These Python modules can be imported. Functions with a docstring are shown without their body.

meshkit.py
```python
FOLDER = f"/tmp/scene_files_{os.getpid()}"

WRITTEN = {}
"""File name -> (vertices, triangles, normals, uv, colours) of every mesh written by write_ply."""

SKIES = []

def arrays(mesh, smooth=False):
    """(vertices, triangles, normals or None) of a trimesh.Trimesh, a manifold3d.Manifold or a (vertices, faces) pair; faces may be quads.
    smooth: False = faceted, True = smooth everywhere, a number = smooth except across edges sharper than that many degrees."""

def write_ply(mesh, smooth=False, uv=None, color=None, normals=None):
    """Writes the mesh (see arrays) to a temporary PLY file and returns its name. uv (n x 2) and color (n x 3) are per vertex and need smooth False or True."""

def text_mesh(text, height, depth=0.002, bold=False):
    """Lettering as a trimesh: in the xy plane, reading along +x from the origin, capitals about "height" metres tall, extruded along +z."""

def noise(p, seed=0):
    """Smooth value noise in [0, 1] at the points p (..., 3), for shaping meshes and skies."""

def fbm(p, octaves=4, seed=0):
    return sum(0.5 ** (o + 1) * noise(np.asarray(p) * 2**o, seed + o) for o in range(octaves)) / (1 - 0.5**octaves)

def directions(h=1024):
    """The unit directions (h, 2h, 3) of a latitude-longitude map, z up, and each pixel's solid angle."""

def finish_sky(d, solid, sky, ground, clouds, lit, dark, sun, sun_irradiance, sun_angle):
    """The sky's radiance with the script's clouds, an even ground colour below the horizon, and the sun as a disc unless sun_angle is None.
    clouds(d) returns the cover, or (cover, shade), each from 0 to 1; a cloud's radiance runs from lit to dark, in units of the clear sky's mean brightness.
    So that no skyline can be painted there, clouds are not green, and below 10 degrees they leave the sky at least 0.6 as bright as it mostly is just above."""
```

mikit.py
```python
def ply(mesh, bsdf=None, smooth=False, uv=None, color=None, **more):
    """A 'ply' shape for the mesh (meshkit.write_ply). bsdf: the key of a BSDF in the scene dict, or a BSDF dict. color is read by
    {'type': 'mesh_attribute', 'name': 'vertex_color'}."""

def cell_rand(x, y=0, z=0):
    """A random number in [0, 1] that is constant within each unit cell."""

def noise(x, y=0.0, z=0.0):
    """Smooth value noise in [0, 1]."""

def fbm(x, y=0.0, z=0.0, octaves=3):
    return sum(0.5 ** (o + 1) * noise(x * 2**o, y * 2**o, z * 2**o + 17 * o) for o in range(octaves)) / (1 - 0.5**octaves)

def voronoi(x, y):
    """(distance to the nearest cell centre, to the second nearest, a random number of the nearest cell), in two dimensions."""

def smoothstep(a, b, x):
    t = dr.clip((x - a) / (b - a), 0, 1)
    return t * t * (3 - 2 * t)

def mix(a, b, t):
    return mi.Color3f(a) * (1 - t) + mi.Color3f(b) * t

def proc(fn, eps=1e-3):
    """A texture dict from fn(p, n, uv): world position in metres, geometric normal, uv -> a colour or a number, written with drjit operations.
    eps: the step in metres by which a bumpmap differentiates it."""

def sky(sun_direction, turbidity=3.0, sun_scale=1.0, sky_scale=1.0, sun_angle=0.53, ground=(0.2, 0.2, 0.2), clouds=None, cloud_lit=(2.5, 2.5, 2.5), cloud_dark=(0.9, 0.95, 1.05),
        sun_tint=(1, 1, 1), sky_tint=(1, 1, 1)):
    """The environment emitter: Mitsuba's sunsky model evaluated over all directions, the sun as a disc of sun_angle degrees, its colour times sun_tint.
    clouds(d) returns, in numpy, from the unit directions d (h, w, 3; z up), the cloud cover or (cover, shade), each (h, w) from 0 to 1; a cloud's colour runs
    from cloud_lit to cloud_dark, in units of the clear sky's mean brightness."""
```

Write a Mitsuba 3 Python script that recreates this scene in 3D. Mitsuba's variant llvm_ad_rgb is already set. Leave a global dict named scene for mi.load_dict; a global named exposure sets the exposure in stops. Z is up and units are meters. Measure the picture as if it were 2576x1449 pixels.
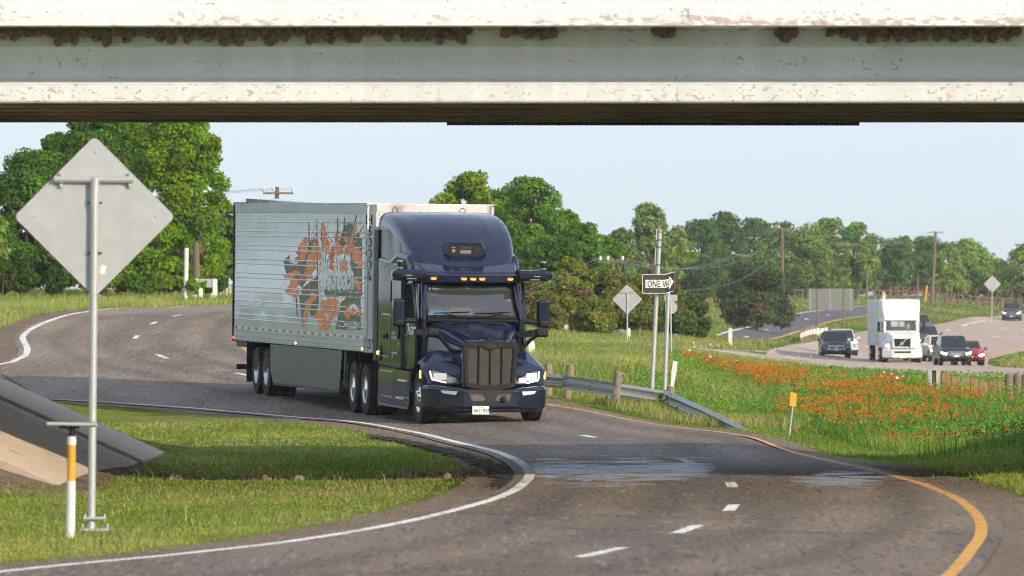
import math, random
import numpy as np, trimesh, shapely
import manifold3d as m3
import drjit as dr
import mitsuba as mi
import mikit, meshkit
from mikit import noise, fbm, voronoi, cell_rand, smoothstep, mix
from scipy.interpolate import RBFInterpolator
from shapely.geometry import Polygon, LineString, Point
from shapely import affinity

# ---------------------------------------------------------------- camera, light, exposure
F, HZ, ZC = 8533.0, 302.0, 2.37          # focal length in picture widths of 1024, level line, eye height above the road at the truck
T = mi.ScalarTransform4f
scene, labels = {}, {}
exposure = 2.4
scene['camera'] = {'type': 'thinlens', 'fov': 2 * math.degrees(math.atan(512 / F)), 'aperture_radius': 0.02, 'focus_distance': 169.0,
                   'near_clip': 1.0, 'far_clip': 8000.0,
                   'to_world': T().look_at(origin=[0, 0, ZC], target=[0, 1000, ZC + 1000 * 14 / F], up=[0, 0, 1]),
                   'medium': {'type': 'ref', 'id': 'haze_air'}}
SUN_EL, SUN_AZ = 20.5, 42.0
sd = [math.sin(math.radians(SUN_AZ)) * math.cos(math.radians(SUN_EL)), -math.cos(math.radians(SUN_AZ)) * math.cos(math.radians(SUN_EL)), math.sin(math.radians(SUN_EL))]
def fill_veil(d):      # added fill light: a thin, even milky veil over the whole sky
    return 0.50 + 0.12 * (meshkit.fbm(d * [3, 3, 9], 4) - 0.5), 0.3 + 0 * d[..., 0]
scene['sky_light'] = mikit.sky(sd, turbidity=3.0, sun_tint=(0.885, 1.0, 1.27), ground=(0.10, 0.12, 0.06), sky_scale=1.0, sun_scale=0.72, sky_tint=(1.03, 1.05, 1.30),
                               clouds=fill_veil, cloud_lit=(2.35, 2.5, 2.75), cloud_dark=(1.6, 1.75, 2.0))
scene['haze_air'] = {'type': 'homogeneous', 'albedo': {'type': 'rgb', 'value': [0.93, 0.95, 0.97]}, 'sigma_t': 0.0001}
rng = np.random.default_rng(7)

# ---------------------------------------------------------------- helpers
def uniq(k):
    if k not in scene and k not in names_used:
        names_used.add(k); return k
    i = 1
    while f'{k}_{i:03d}' in names_used: i += 1
    k = f'{k}_{i:03d}'; names_used.add(k); return k
names_used = set()
def nth(i): return f"{i}{'th' if 10 <= i % 100 <= 20 else {1: 'st', 2: 'nd', 3: 'rd'}.get(i % 10, 'th')}"

def tag(key, label=None, cat=None, group=None, kind=None):
    d = labels.setdefault(key, {})
    for a, b in (('label', label), ('category', cat), ('group', group), ('kind', kind)):
        if b: d[a] = b
    return key

def thing(name, label, cat, group=None):
    return tag(uniq(name), label, cat, group)

def M(v, f): return trimesh.Trimesh(np.asarray(v, float), np.asarray(f, int), process=False)
def cat(ms): return trimesh.util.concatenate([m for m in ms if m is not None])

def put(parent, name, mesh, mat, smooth=False, frame=None, label=None, kind=None, color=None):
    """one entry of the scene; its key is parent + '__' + name, numbered when taken"""
    key = uniq(f'{parent}__{name}' if parent else name)
    if hasattr(mesh, 'to_mesh'):
        q = mesh.to_mesh(); mesh = M(q.vert_properties[:, :3], q.tri_verts)
    if frame is not None:
        mesh = mesh.copy(); mesh.apply_transform(frame)
    scene[key] = mikit.ply(mesh, mat, smooth, color=color)
    if label or kind: tag(key, label, None, None, kind)
    return key

def rot(ax, deg): return trimesh.transformations.rotation_matrix(math.radians(deg), ax)
def tr(x, y, z): return trimesh.transformations.translation_matrix([x, y, z])
def moved(m, x=0, y=0, z=0, R=None):
    m = m.copy()
    if R is not None: m.apply_transform(R)
    m.apply_translation([x, y, z]); return m

def hull(pts): 
    h = trimesh.convex.convex_hull(np.asarray(pts, float)); return h
def bx(c, s, b=0.0):
    """box with centre c, size s and a chamfer b"""
    h = np.asarray(s, float) / 2
    if b <= 0: m = trimesh.creation.box(extents=s); m.apply_translation(c); return m
    b = min(b, h.min() * 0.95); P = []
    for sx in (-1, 1):
        for sy in (-1, 1):
            for sz in (-1, 1):
                for k in range(3):
                    q = h - b; q[k] = h[k]; P.append(q * (sx, sy, sz))
    m = hull(P); m.apply_translation(c); return m
ICO = {k: trimesh.creation.icosphere(subdivisions=k).vertices for k in (1, 2, 3)}
def hs(sph, n=2):
    """hull of spheres (x, y, z, r)"""
    return hull(np.vstack([ICO[n] * s[3] + np.array(s[:3]) for s in sph]))
def hsy(sph, n=2): return hs(sph + [(a, -b, c, r) for a, b, c, r in sph], n)
def mir(m):
    m = m.copy(); m.vertices[:, 1] *= -1; m.invert(); return m
def man(m): return m3.Manifold(m3.Mesh(np.asarray(m.vertices, np.float32), np.asarray(m.faces, np.uint32)))

def tube(points, r, sides=8, cap=True):
    p = np.asarray(points, float); n = len(p); r = np.broadcast_to(r, (n,))
    t = np.gradient(p, axis=0); t /= np.linalg.norm(t, axis=1, keepdims=True) + 1e-12
    a = np.cross(t, np.where(np.abs(t[:, 2:]) < 0.9, [0, 0, 1.0], [1.0, 0, 0])); a /= np.linalg.norm(a, axis=1, keepdims=True)
    b = np.cross(t, a); an = np.arange(sides) * 2 * np.pi / sides
    v = (p[:, None] + r[:, None, None] * (np.cos(an)[None, :, None] * a[:, None] + np.sin(an)[None, :, None] * b[:, None])).reshape(-1, 3)
    i, j = np.meshgrid(np.arange(n - 1), np.arange(sides), indexing='ij')
    q = np.stack([i * sides + j, i * sides + (j + 1) % sides, (i + 1) * sides + (j + 1) % sides, (i + 1) * sides + j], -1).reshape(-1, 4)
    f = np.vstack([q[:, [0, 1, 2]], q[:, [0, 2, 3]]])
    if cap:
        v = np.vstack([v, p[0], p[-1]]); k = np.arange(sides); k1 = (k + 1) % sides; e = (n - 1) * sides
        f = np.vstack([f, np.stack([k1, k, k * 0 + n * sides], 1), np.stack([e + k, e + k1, k * 0 + n * sides + 1], 1)])
    return M(v, f)
def rod(a, b, r, r2=None, sides=10): return tube([a, b], [r, r if r2 is None else r2], sides)
def lathe(prof, n=24, axis='z'):
    """prof: (radius, height) list"""
    p = np.asarray(prof, float); an = np.arange(n) * 2 * np.pi / n
    v = np.stack([p[:, None, 0] * np.cos(an), p[:, None, 0] * np.sin(an), np.repeat(p[:, 1:2], n, 1)], -1).reshape(-1, 3)
    i, j = np.meshgrid(np.arange(len(p) - 1), np.arange(n), indexing='ij')
    q = np.stack([i * n + j, i * n + (j + 1) % n, (i + 1) * n + (j + 1) % n, (i + 1) * n + j], -1).reshape(-1, 4)
    m = M(v, np.vstack([q[:, [0, 1, 2]], q[:, [0, 2, 3]]]))
    if axis == 'y': m.apply_transform(rot([1, 0, 0], -90))     # z -> y
    if axis == 'x': m.apply_transform(rot([0, 1, 0], 90))
    return m
def gridm(P, flip=False):
    P = np.asarray(P, float); n, m = P.shape[:2]
    i, j = np.meshgrid(np.arange(n - 1), np.arange(m - 1), indexing='ij')
    q = np.stack([i * m + j, i * m + j + 1, (i + 1) * m + j + 1, (i + 1) * m + j], -1).reshape(-1, 4)
    f = np.vstack([q[:, [0, 1, 2]], q[:, [0, 2, 3]]])
    return M(P.reshape(-1, 3), f[:, ::-1] if flip else f)
def extr(poly, h):
    poly = poly if hasattr(poly, 'exterior') else Polygon(poly)
    return trimesh.creation.extrude_polygon(poly, h, engine='earcut')
def side_prism(poly, y0, y1):
    """a polygon in (x, z) made solid between y0 and y1"""
    m = extr(poly, abs(y1 - y0)); v = m.vertices.copy()
    m.vertices = np.stack([v[:, 0], min(y0, y1) + v[:, 2], v[:, 1]], 1); m.invert(); return m
def front_prism(poly, x0, x1):
    """a polygon in (y, z) made solid between x0 and x1"""
    m = extr(poly, abs(x1 - x0)); v = m.vertices.copy()
    m.vertices = np.stack([min(x0, x1) + v[:, 2], v[:, 0], v[:, 1]], 1); return m
def frame(pos, yaw, pitch=0, roll=0):
    """vehicle frame: x forward, y to its left, z up; yaw 0 looks along world -y (towards the camera)"""
    return tr(*pos) @ rot([0, 0, 1], -90 + yaw) @ rot([0, 1, 0], pitch) @ rot([1, 0, 0], roll)

# ---------------------------------------------------------------- terrain
def P2(x, y): return x * 1024 / 2576, y * 1024 / 2576      # picture positions are noted on a 2576 wide print
CT = []
def ct(x, y, D, dz=0.0):
    a, b = P2(x, y); CT.append(((a - 512) * D / F, D, ZC - (b - HZ) * D / F + dz))
def cz(x, D, z):
    a, _ = P2(x, 0); CT.append(((a - 512) * D / F, D, z))
for x in (-600, 0, 700, 1300, 1900, 2500, 3100):
    for D in (60, 75, 90, 104): cz(x, D, 0.0)
for x in (700, 1300, 1900):
    for D in (118, 130, 146): cz(x, D, 0.0)
for x in (-600, -100): 
    for D, z in ((120, 0.1), (140, 0.1), (160, 0.18)): cz(x, D, z)
for x in (300, 700, 1100, 1500): 
    for D, z in ((158, -0.03), (165, -0.02), (172, 0.13), (185, 0.44), (195, 0.69)): cz(x, D, z)
for x in (-500, 0, 400, 800):
    for D, z in ((200, 0.82), (209, 1.05), (226, 1.44), (240, 1.77), (252, 1.95), (266, 2.05), (285, 2.17), (305, 2.30), (330, 2.62), (370, 2.9)): cz(x, D, z)
for x in (-500, 300, 1000):
    for D, z in ((450, 3.0), (600, 3.2), (900, 3.4), (1200, 3.4)): cz(x, D, z)
for x in (1450, 1650):
    for D, z in ((215, 0.75), (250, 0.80), (305, 0.72), (380, 0.85)): cz(x, D, z)
for D, z in ((450, 0.7), (600, 1.2), (800, 2.4), (1000, 3.0)): cz(1450, D, z)
# flower bank and ditch
for x, y, D, p in ((1750, 905, 245, .40), (1900, 925, 232, .42), (2050, 940, 220, .42), (2300, 965, 202, .40), (2560, 990, 192, .40), (2900, 990, 185, .4)): ct(x, y, D, -p)
for x, y, D, p in ((1800, 1000, 195, .4), (2000, 1010, 180, .45), (2200, 1040, 168, .5), (2500, 1060, 158, .5)): ct(x, y, D, -p)
cz(1950, 165, -.12); cz(2150, 150, -.28); cz(2350, 138, -.12); cz(2576, 134, .05); cz(2900, 140, 0.1); cz(2150, 128, -.06); cz(2500, 120, 0.02)
# highway and far side
for x, D, z in ((1750, 330, .25), (2000, 320, -.2), (2300, 310, -.45), (2600, 300, -.5), (2900, 300, -.5),
                (1750, 433, -.15), (2000, 433, -.6), (2250, 433, -1.0), (2600, 433, -1.2), (3000, 433, -.9),
                (1750, 525, -.25), (2000, 525, -1.0), (2600, 525, -1.45), (3000, 525, -1.2),
                (2150, 640, -.75), (2400, 640, -.7), (2700, 640, -.6), (2300, 800, .6), (2560, 780, .1), (2900, 800, .5),
                (2000, 640, .1), (1830, 560, 0.1), (1900, 640, .55), (2050, 740, 1.3), (2200, 850, 1.95), (1700, 600, .9), (1750, 800, 2.1),
                (2400, 850, 1.3), (2600, 930, 1.7), (2000, 950, 2.8), (2300, 950, 2.7), (2560, 1000, 2.6), (2900, 1000, 2.4), (2200, 1200, 3.2), (2800, 1200, 3.2), (1700, 1100, 3.2)): cz(x, D, z)
for x, y, D in ((2109, 902, 536), (2275, 914, 515), (2335, 880, 590), (2405, 919.5, 478), (2440, 921, 492), (2545, 810.5, 860)): ct(x, y, D)
CT = np.array(CT)
def _uv(X, Y):
    Yc = np.clip(Y, 60, 1200); u = np.clip(X / Yc * F / 100, -9, 9)
    return np.stack([u, np.log(Yc) * 8], -1)
_rbf = RBFInterpolator(_uv(CT[:, 0], CT[:, 1]), CT[:, 2], smoothing=0.02, kernel='thin_plate_spline')
# the smooth surface is tabulated once, then read back with a cubic so that every sheet of the setting shares it
from scipy.interpolate import RectBivariateSpline
_ug, _vg = np.linspace(-9, 9, 73), np.linspace(math.log(60) * 8, math.log(1200) * 8, 121)
_tab = _rbf(np.stack(np.meshgrid(_ug, _vg, indexing='ij'), -1).reshape(-1, 2)).reshape(73, 121)
_spl = RectBivariateSpline(_ug, _vg, _tab)
TOE = -5.42                                # foot of the concrete slope
def ground_h(X, Y):
    X, Y = np.asarray(X, float), np.asarray(Y, float); q = _uv(X, Y)
    z = _spl.ev(q[..., 0], q[..., 1])
    # the dip in the grass island, with an eroded bank
    z = z - 0.34 * np.exp(-((Y - 121.5) / 5.0) ** 2) * np.clip((-0.35 - X) / 2.0, 0, 1) * np.clip((X - TOE) / 1.3, 0, 1)
    # the bridge embankment that rises on the left
    k = np.clip((Y - 102.8) / 3.6, 0, 1) * np.clip((150 - Y) / 16, 0, 1)
    z = z + k * np.clip(TOE - X, 0, 9.6) * 0.31
    return z
def pix(x, y, lift=0.0, y0=56.0, y1=1150.0):
    """where the line of sight through a place on the print meets the ground"""
    a, b = P2(x, y); Ys = np.concatenate([np.arange(y0, 300, 0.25), np.arange(300, y1, 1.0)])
    X = (a - 512) * Ys / F; z = ZC - (b - HZ) * Ys / F; g = ground_h(X, Ys) + lift
    k = np.argmax(z < g)
    if not (z < g).any(): k = len(Ys) - 1
    if k == 0: return X[0], Ys[0], g[0]
    d0, d1 = z[k - 1] - g[k - 1], z[k] - g[k]; t = d0 / (d0 - d1) if d0 != d1 else 0
    Yy = Ys[k - 1] + t * (Ys[k] - Ys[k - 1]); Xx = (a - 512) * Yy / F
    return float(Xx), float(Yy), float(ground_h(Xx, Yy))
def at(x, y, D):
    a, b = P2(x, y); return np.array([(a - 512) * D / F, D, ZC - (b - HZ) * D / F])
def on_ground(x, D):
    a, _ = P2(x, 0); X = (a - 512) * D / F; return np.array([X, D, float(ground_h(X, D))])
def proj(p): return np.array([512 + p[0] * F / p[1], HZ - (p[2] - ZC) * F / p[1]]) * 2576 / 1024

# ---------------------------------------------------------------- materials
def bsdf(key, d): scene[key] = d; return key
def rgb(*c): return {'type': 'rgb', 'value': list(c)}
def pri(key, col, rough=0.5, two=True, **k):
    d = {'type': 'principled', 'base_color': col if isinstance(col, dict) else rgb(*col), 'roughness': rough, **k}
    return bsdf(key, {'type': 'twosided', 'b': d} if two else d)
def C3(a, b, t): return mix(a, b, t)

def f_ground(p, n, uv):
    a = fbm(p.x * 0.25, p.y * 0.09, 3.0, 3); b = noise(p.x * 1.7, p.y * 0.8); c = noise(p.x * 9.0, p.y * 5.0)
    g = C3((0.085, 0.145, 0.022), (0.20, 0.245, 0.050), smoothstep(0.3, 0.72, a + 0.25 * (b - 0.5)))
    g = C3(g, (0.28, 0.25, 0.11), 0.45 * smoothstep(0.5, 0.8, fbm(p.x * 0.6 + 31, p.y * 0.16, 1.0, 3)))
    g = C3(g, (0.14, 0.10, 0.065), smoothstep(0.62, 0.8, b) * smoothstep(190, 150, p.y) * 0.5)
    d = smoothstep(-5.0, -5.3, p.x) * smoothstep(103.0, 104.5, p.y) * smoothstep(135, 132, p.y)
    d = dr.maximum(d, smoothstep(115.2, 116.2, p.y) * smoothstep(119.0, 118.0, p.y) * smoothstep(-0.5, -1.0, p.x) * smoothstep(0.35, 0.5, noise(p.x * 2.2, p.y * 0.5, 4.0)))
    g = C3(g, C3((0.15, 0.115, 0.085), (0.26, 0.205, 0.155), b), d)
    return g * (0.72 + 0.5 * c)
bsdf('ground_grass', {'type': 'twosided', 'b': {'type': 'diffuse', 'reflectance': mikit.proc(f_ground)}})

def f_asphalt(p, n, uv):
    s = noise(p.x * 30, p.y * 1.6); s3 = noise(p.x * 15, p.y * 0.55, 5.0); s2 = noise(p.x * 11, p.y * 6); l = fbm(p.x * 0.5, p.y * 0.10, 7.0, 3)
    base = C3((0.102, 0.078, 0.056), (0.176, 0.136, 0.098), smoothstep(0.25, 0.75, l) * 0.6 + 0.4 * s2)
    base = C3(base, (0.30, 0.25, 0.21), 0.5 * smoothstep(0.72, 0.95, s))
    base = C3(base, (0.03, 0.027, 0.027), 0.6 * smoothstep(0.28, 0.1, s))
    base = base * (0.85 + 0.12 * s3)
    base = base * (1 + 0.38 * smoothstep(165, 215, p.y))  # far stretch of the same asphalt paler: grazing light put into the colour
    d = dr.abs(uv.x); tr_ = dr.exp(-dr.square((d - 0.75) / 0.3)) + dr.exp(-dr.square((d - 2.05) / 0.3))
    return base * (1 - 0.34 * tr_ * (0.55 + 0.6 * l)) * (1 - 0.2 * smoothstep(0.55, 0.7, fbm(p.x * 1.1, p.y * 0.05, 2.0, 2)) * smoothstep(0.2, 0.6, s2))
def f_asphalt_r(p, n, uv):
    return 0.50 + 0.22 * noise(p.x * 1.2, p.y * 0.12) + 0.12 * noise(p.x * 30, p.y * 20)
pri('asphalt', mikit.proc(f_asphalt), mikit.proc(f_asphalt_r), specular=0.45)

def f_gravel(p, n, uv):
    a, b, w = voronoi(p.x * 19, p.y * 11)
    c = C3((0.21, 0.165, 0.13), (0.42, 0.35, 0.29), w)
    c = C3(c, (0.075, 0.055, 0.045), smoothstep(0.16, 0.02, b - a))
    return C3(c, (0.16, 0.10, 0.06), 0.5 * fbm(p.x * 0.8, p.y * 0.4, 0.0, 3))
bsdf('gravel', {'type': 'twosided', 'b': {'type': 'diffuse', 'reflectance': mikit.proc(f_gravel)}})
def f_highway(p, n, uv):
    s = noise(p.x * 5, p.y * 0.6); l = fbm(p.x * 0.35, p.y * 0.012, 5.0, 3)
    return C3((0.27, 0.215, 0.175), (0.37, 0.30, 0.25), l) * (0.9 + 0.2 * s)
pri('highway_concrete', mikit.proc(f_highway), 0.7, specular=0.3)
def f_side(p, n, uv):
    return C3((0.055, 0.052, 0.055), (0.10, 0.092, 0.09), fbm(p.x * 0.5, p.y * 0.03, 5.0, 3)) * (0.85 + 0.3 * noise(p.x * 6, p.y))
pri('side_asphalt', mikit.proc(f_side), 0.6, specular=0.4)
def worn(col, dark):
    def f(p, n, uv):
        w = smoothstep(0.60, 0.78, noise(p.x * 14, p.y * 7) * 0.6 + 0.45 * fbm(p.x * 2.0, p.y * 0.7, 1.0, 2))
        return C3(col, dark, 0.7 * w) * (0.85 + 0.2 * noise(p.x * 40, p.y * 30))
    return mikit.proc(f)
pri('paint_white', worn((0.64, 0.63, 0.60), (0.16, 0.14, 0.12)), 0.6)
pri('paint_yellow', worn((0.56, 0.29, 0.045), (0.2, 0.13, 0.07)), 0.6)
pri('wet', (0.19, 0.175, 0.16), 0.38, specular=0.5)

def f_conc(p, n, uv):
    l = fbm(p.x * 0.7, p.z * 2.2, p.y * 0.3, 4); s = noise(p.x * 22, p.z * 22, p.y * 22)
    c = C3((0.33, 0.27, 0.215), (0.46, 0.38, 0.305), l) * (0.88 + 0.2 * s)
    return C3(c, (0.15, 0.115, 0.09), 0.6 * smoothstep(0.62, 0.8, fbm(p.x * 2.5, p.y * 1.2, p.z * 2.5, 3)))
pri('slope_concrete', mikit.proc(f_conc), 0.8, specular=0.25)
def f_paint(p, n, uv):
    # white coating that has flaked off to tan concrete in long patches, with specks of rust and mud
    band = fbm(p.x * 0.55, p.z * 5.0, p.y * 0.7, 3); fine = fbm(p.x * 11.0, p.z * 26.0, p.y * 3.0, 4)
    low = 0.20 * smoothstep(5.98, 5.80, p.z) * smoothstep(5.7, 5.76, p.z) + 0.07 * smoothstep(5.0, 4.88, p.z) * smoothstep(-1, 4, p.x) - 0.085 * smoothstep(5.3, 5.1, p.z) + 0.15 * smoothstep(6.08, 6.22, p.z)
    flake = smoothstep(0.56, 0.64, band * 0.50 + fine * 0.50 - 0.085 + low)
    streak = noise(p.x * 9.0, p.z * 0.7, p.y * 2.0)
    c = C3((0.71, 0.75, 0.81), (0.785, 0.825, 0.88), fbm(p.x * 0.6, p.z * 1.1, 2.0, 3)) * (0.90 + 0.13 * streak)
    c = C3(c, (0.47, 0.39, 0.32), 0.8 * flake)
    c = C3(c, (0.16, 0.125, 0.10), 0.45 * smoothstep(0.80, 0.86, noise(p.x * 24.0, p.z * 30.0, p.y * 4 + 9)) * smoothstep(0.45, 0.7, noise(p.x * 1.3, p.z * 3.0, 4.0)))
    return C3(c, (0.44, 0.30, 0.19), 0.4 * smoothstep(0.83, 0.88, noise(p.x * 22.0, p.z * 26.0, p.y * 4 + 30)) * smoothstep(5.12, 5.02, p.z))
pri('bridge_paint', mikit.proc(f_paint), 0.85, specular=0.2)
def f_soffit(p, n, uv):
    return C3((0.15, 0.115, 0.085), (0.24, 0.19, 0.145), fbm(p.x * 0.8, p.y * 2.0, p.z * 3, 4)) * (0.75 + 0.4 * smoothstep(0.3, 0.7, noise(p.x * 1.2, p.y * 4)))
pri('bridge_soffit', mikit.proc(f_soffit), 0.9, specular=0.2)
def f_mud(p, n, uv):
    a, b, w = voronoi(p.x * 60, p.z * 60)
    return C3((0.15, 0.11, 0.08), (0.29, 0.225, 0.165), 0.5 * w + 0.5 * noise(p.x * 40, p.z * 40, p.y * 40))
bsdf('mud', {'type': 'twosided', 'b': {'type': 'diffuse', 'reflectance': mikit.proc(f_mud)}})

# ---------------------------------------------------------------- ground and roads
def c7(x, y): return x * .537, 786 + y * .537
def c9(x, y): return (2000 + x / 1.229) * .6289, (1700 + y / 1.229) * .6289
def c6(x, y): return (x / 1.811) * .6289, (500 + y / 1.811) * .6289
def c5(x, y): return (2050 + x / 1.259) * .6289, (900 + y / 1.259) * .6289
def c3(x, y): return (2050 + x / 2.229) * .6289, (1100 + y / 2.229) * .6289
RL = 0.03
def path(pts, lift=RL): return [pix(x, y, lift)[:2] for x, y in pts]
W1 = [(-60, 1446)] + [c7(*q) for q in ((430, 1172), (700, 1148), (1000, 1116), (1300, 1082), (1600, 1037), (1900, 982), (2150, 922), (2350, 862), (2445, 810), (2482, 760), (2448, 712), (2350, 662), (2150, 611), (1900, 553), (1700, 518), (1400, 492), (1100, 466), (800, 441), (480, 420), (200, 404))]
W2 = [(-8, 918), c7(60, 230), c7(108, 208), c7(128, 180), c7(117, 145), c7(108, 112), c7(150, 76), c7(230, 40), c7(370, 2), c6(800, 1331), c6(1000, 1324), c6(1200, 1322), c6(1390, 1309), (640, 766), (760, 764)]
Y1 = [(760, 800), (690, 822), (640, 848), (614, 868), (632, 888), (740, 915), (960, 960), (1200, 992)] + [c3(*q) for q in ((290, 1152), (900, 1262), (1500, 1362), (2100, 1442))] + [c9(*q) for q in ((1400, 122), (1600, 172), (1800, 216), (1950, 256), (2100, 300), (2225, 352), (2312, 412), (2362, 480), (2360, 550), (2312, 620), (2265, 680), (2205, 742))] + [(2220, 1530), (2050, 1640)]
def smooth_path(P, step=0.8):
    P = np.asarray(P, float); d = np.r_[0, np.cumsum(np.linalg.norm(np.diff(P, axis=0), axis=1))]
    from scipy.interpolate import PchipInterpolator
    s = np.arange(0, d[-1], step); return np.stack([PchipInterpolator(d, P[:, k])(s) for k in (0, 1)], 1)
w1, w2, y1 = (smooth_path(path(q)) for q in (W1, W2, Y1))
LINE_OUT, LINE_FAR, FAR_END = y1, w2, None
far_end = [pix(x, y)[:2] for x, y in ((900, 770), (900, 790))]
near_end = [pix(x, y)[:2] for x, y in ((1500, 1860), (0, 1700), (-200, 1500))]
road_poly = Polygon(np.vstack([w1, w2, far_end, y1, near_end])).buffer(0).buffer(0.22)
if road_poly.geom_type != 'Polygon': road_poly = max(road_poly.geoms, key=lambda g: g.area)
shoulder_poly = road_poly.buffer(0.62)
# the edge of the asphalt has broken away along the inside of the bend
def sheet(poly, lift, size, z=ground_h):
    """the polygon as a thin sheet on the ground, cut into cells so that no long thin triangles arise"""
    x0, ya, xb, yb = poly.bounds
    bx_, by_ = np.meshgrid(np.arange(x0, xb, size), np.arange(ya, yb, size * 1.5), indexing='ij'); bx_, by_ = bx_.ravel(), by_.ravel()
    boxes = shapely.box(bx_, by_, bx_ + size, by_ + size * 1.5); shapely.prepare(poly)
    boxes = boxes[shapely.intersects(poly, boxes)]; full = shapely.contains_properly(poly, boxes)
    V, Fc, n = [], [], 0
    parts = list(boxes[full])
    for g in shapely.intersection(poly, boxes[~full]): parts += [k for k in getattr(g, 'geoms', [g]) if k.geom_type == 'Polygon' and k.area > 1e-5]
    for i, g in enumerate(parts):
        if len(g.exterior.coords) == 5 and not g.interiors:
            v, f = np.array(g.exterior.coords)[:4], np.array([[0, 1, 2], [0, 2, 3]])
        else: v, f = trimesh.creation.triangulate_polygon(g, engine='earcut')
        V.append(np.asarray(v)[:, :2]); Fc.append(np.asarray(f) + n); n += len(v)
    v, f = np.vstack(V), np.vstack(Fc)
    key, inv = np.unique(np.round(v, 5), axis=0, return_inverse=True); f = inv.ravel()[f]
    f = f[(f[:, 0] != f[:, 1]) & (f[:, 1] != f[:, 2]) & (f[:, 0] != f[:, 2])]
    a, b, c = key[f[:, 0]], key[f[:, 1]], key[f[:, 2]]
    neg = np.cross(b - a, c - a) < 0; f[neg] = f[neg][:, ::-1]
    return M(np.c_[key, z(key[:, 0], key[:, 1]) + lift], f)
dash_px = [(1480, 1098), (1725, 1160), (1840, 1220), (1840, 1278), (1730, 1332), (1515, 1390)]
dash_far = [c7(470, 0)[:2], c7(830, 15), c7(720, 50), c7(638, 116), c7(760, 207), (620, 944)]
centre = smooth_path(path([(580, 783), (510, 787), (440, 795), (385, 813), (343, 848), (405, 897), (605, 943), (900, 1000), (1240, 1045), (1500, 1100), (1725, 1160), (1825, 1200), (1850, 1245), (1840, 1278), (1730, 1332), (1515, 1390), (1200, 1450)]))
cl = LineString(centre)
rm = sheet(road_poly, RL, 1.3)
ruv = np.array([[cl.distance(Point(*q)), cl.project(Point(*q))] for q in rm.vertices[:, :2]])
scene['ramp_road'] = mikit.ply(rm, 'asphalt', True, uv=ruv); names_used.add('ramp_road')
tag('ramp_road', 'brown grey two lane ramp that bends round the grass island', None, None, 'structure')
put(None, 'road_shoulder', sheet(shoulder_poly.difference(road_poly.buffer(-0.4)), 0.012, 1.3), 'gravel', True)
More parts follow.
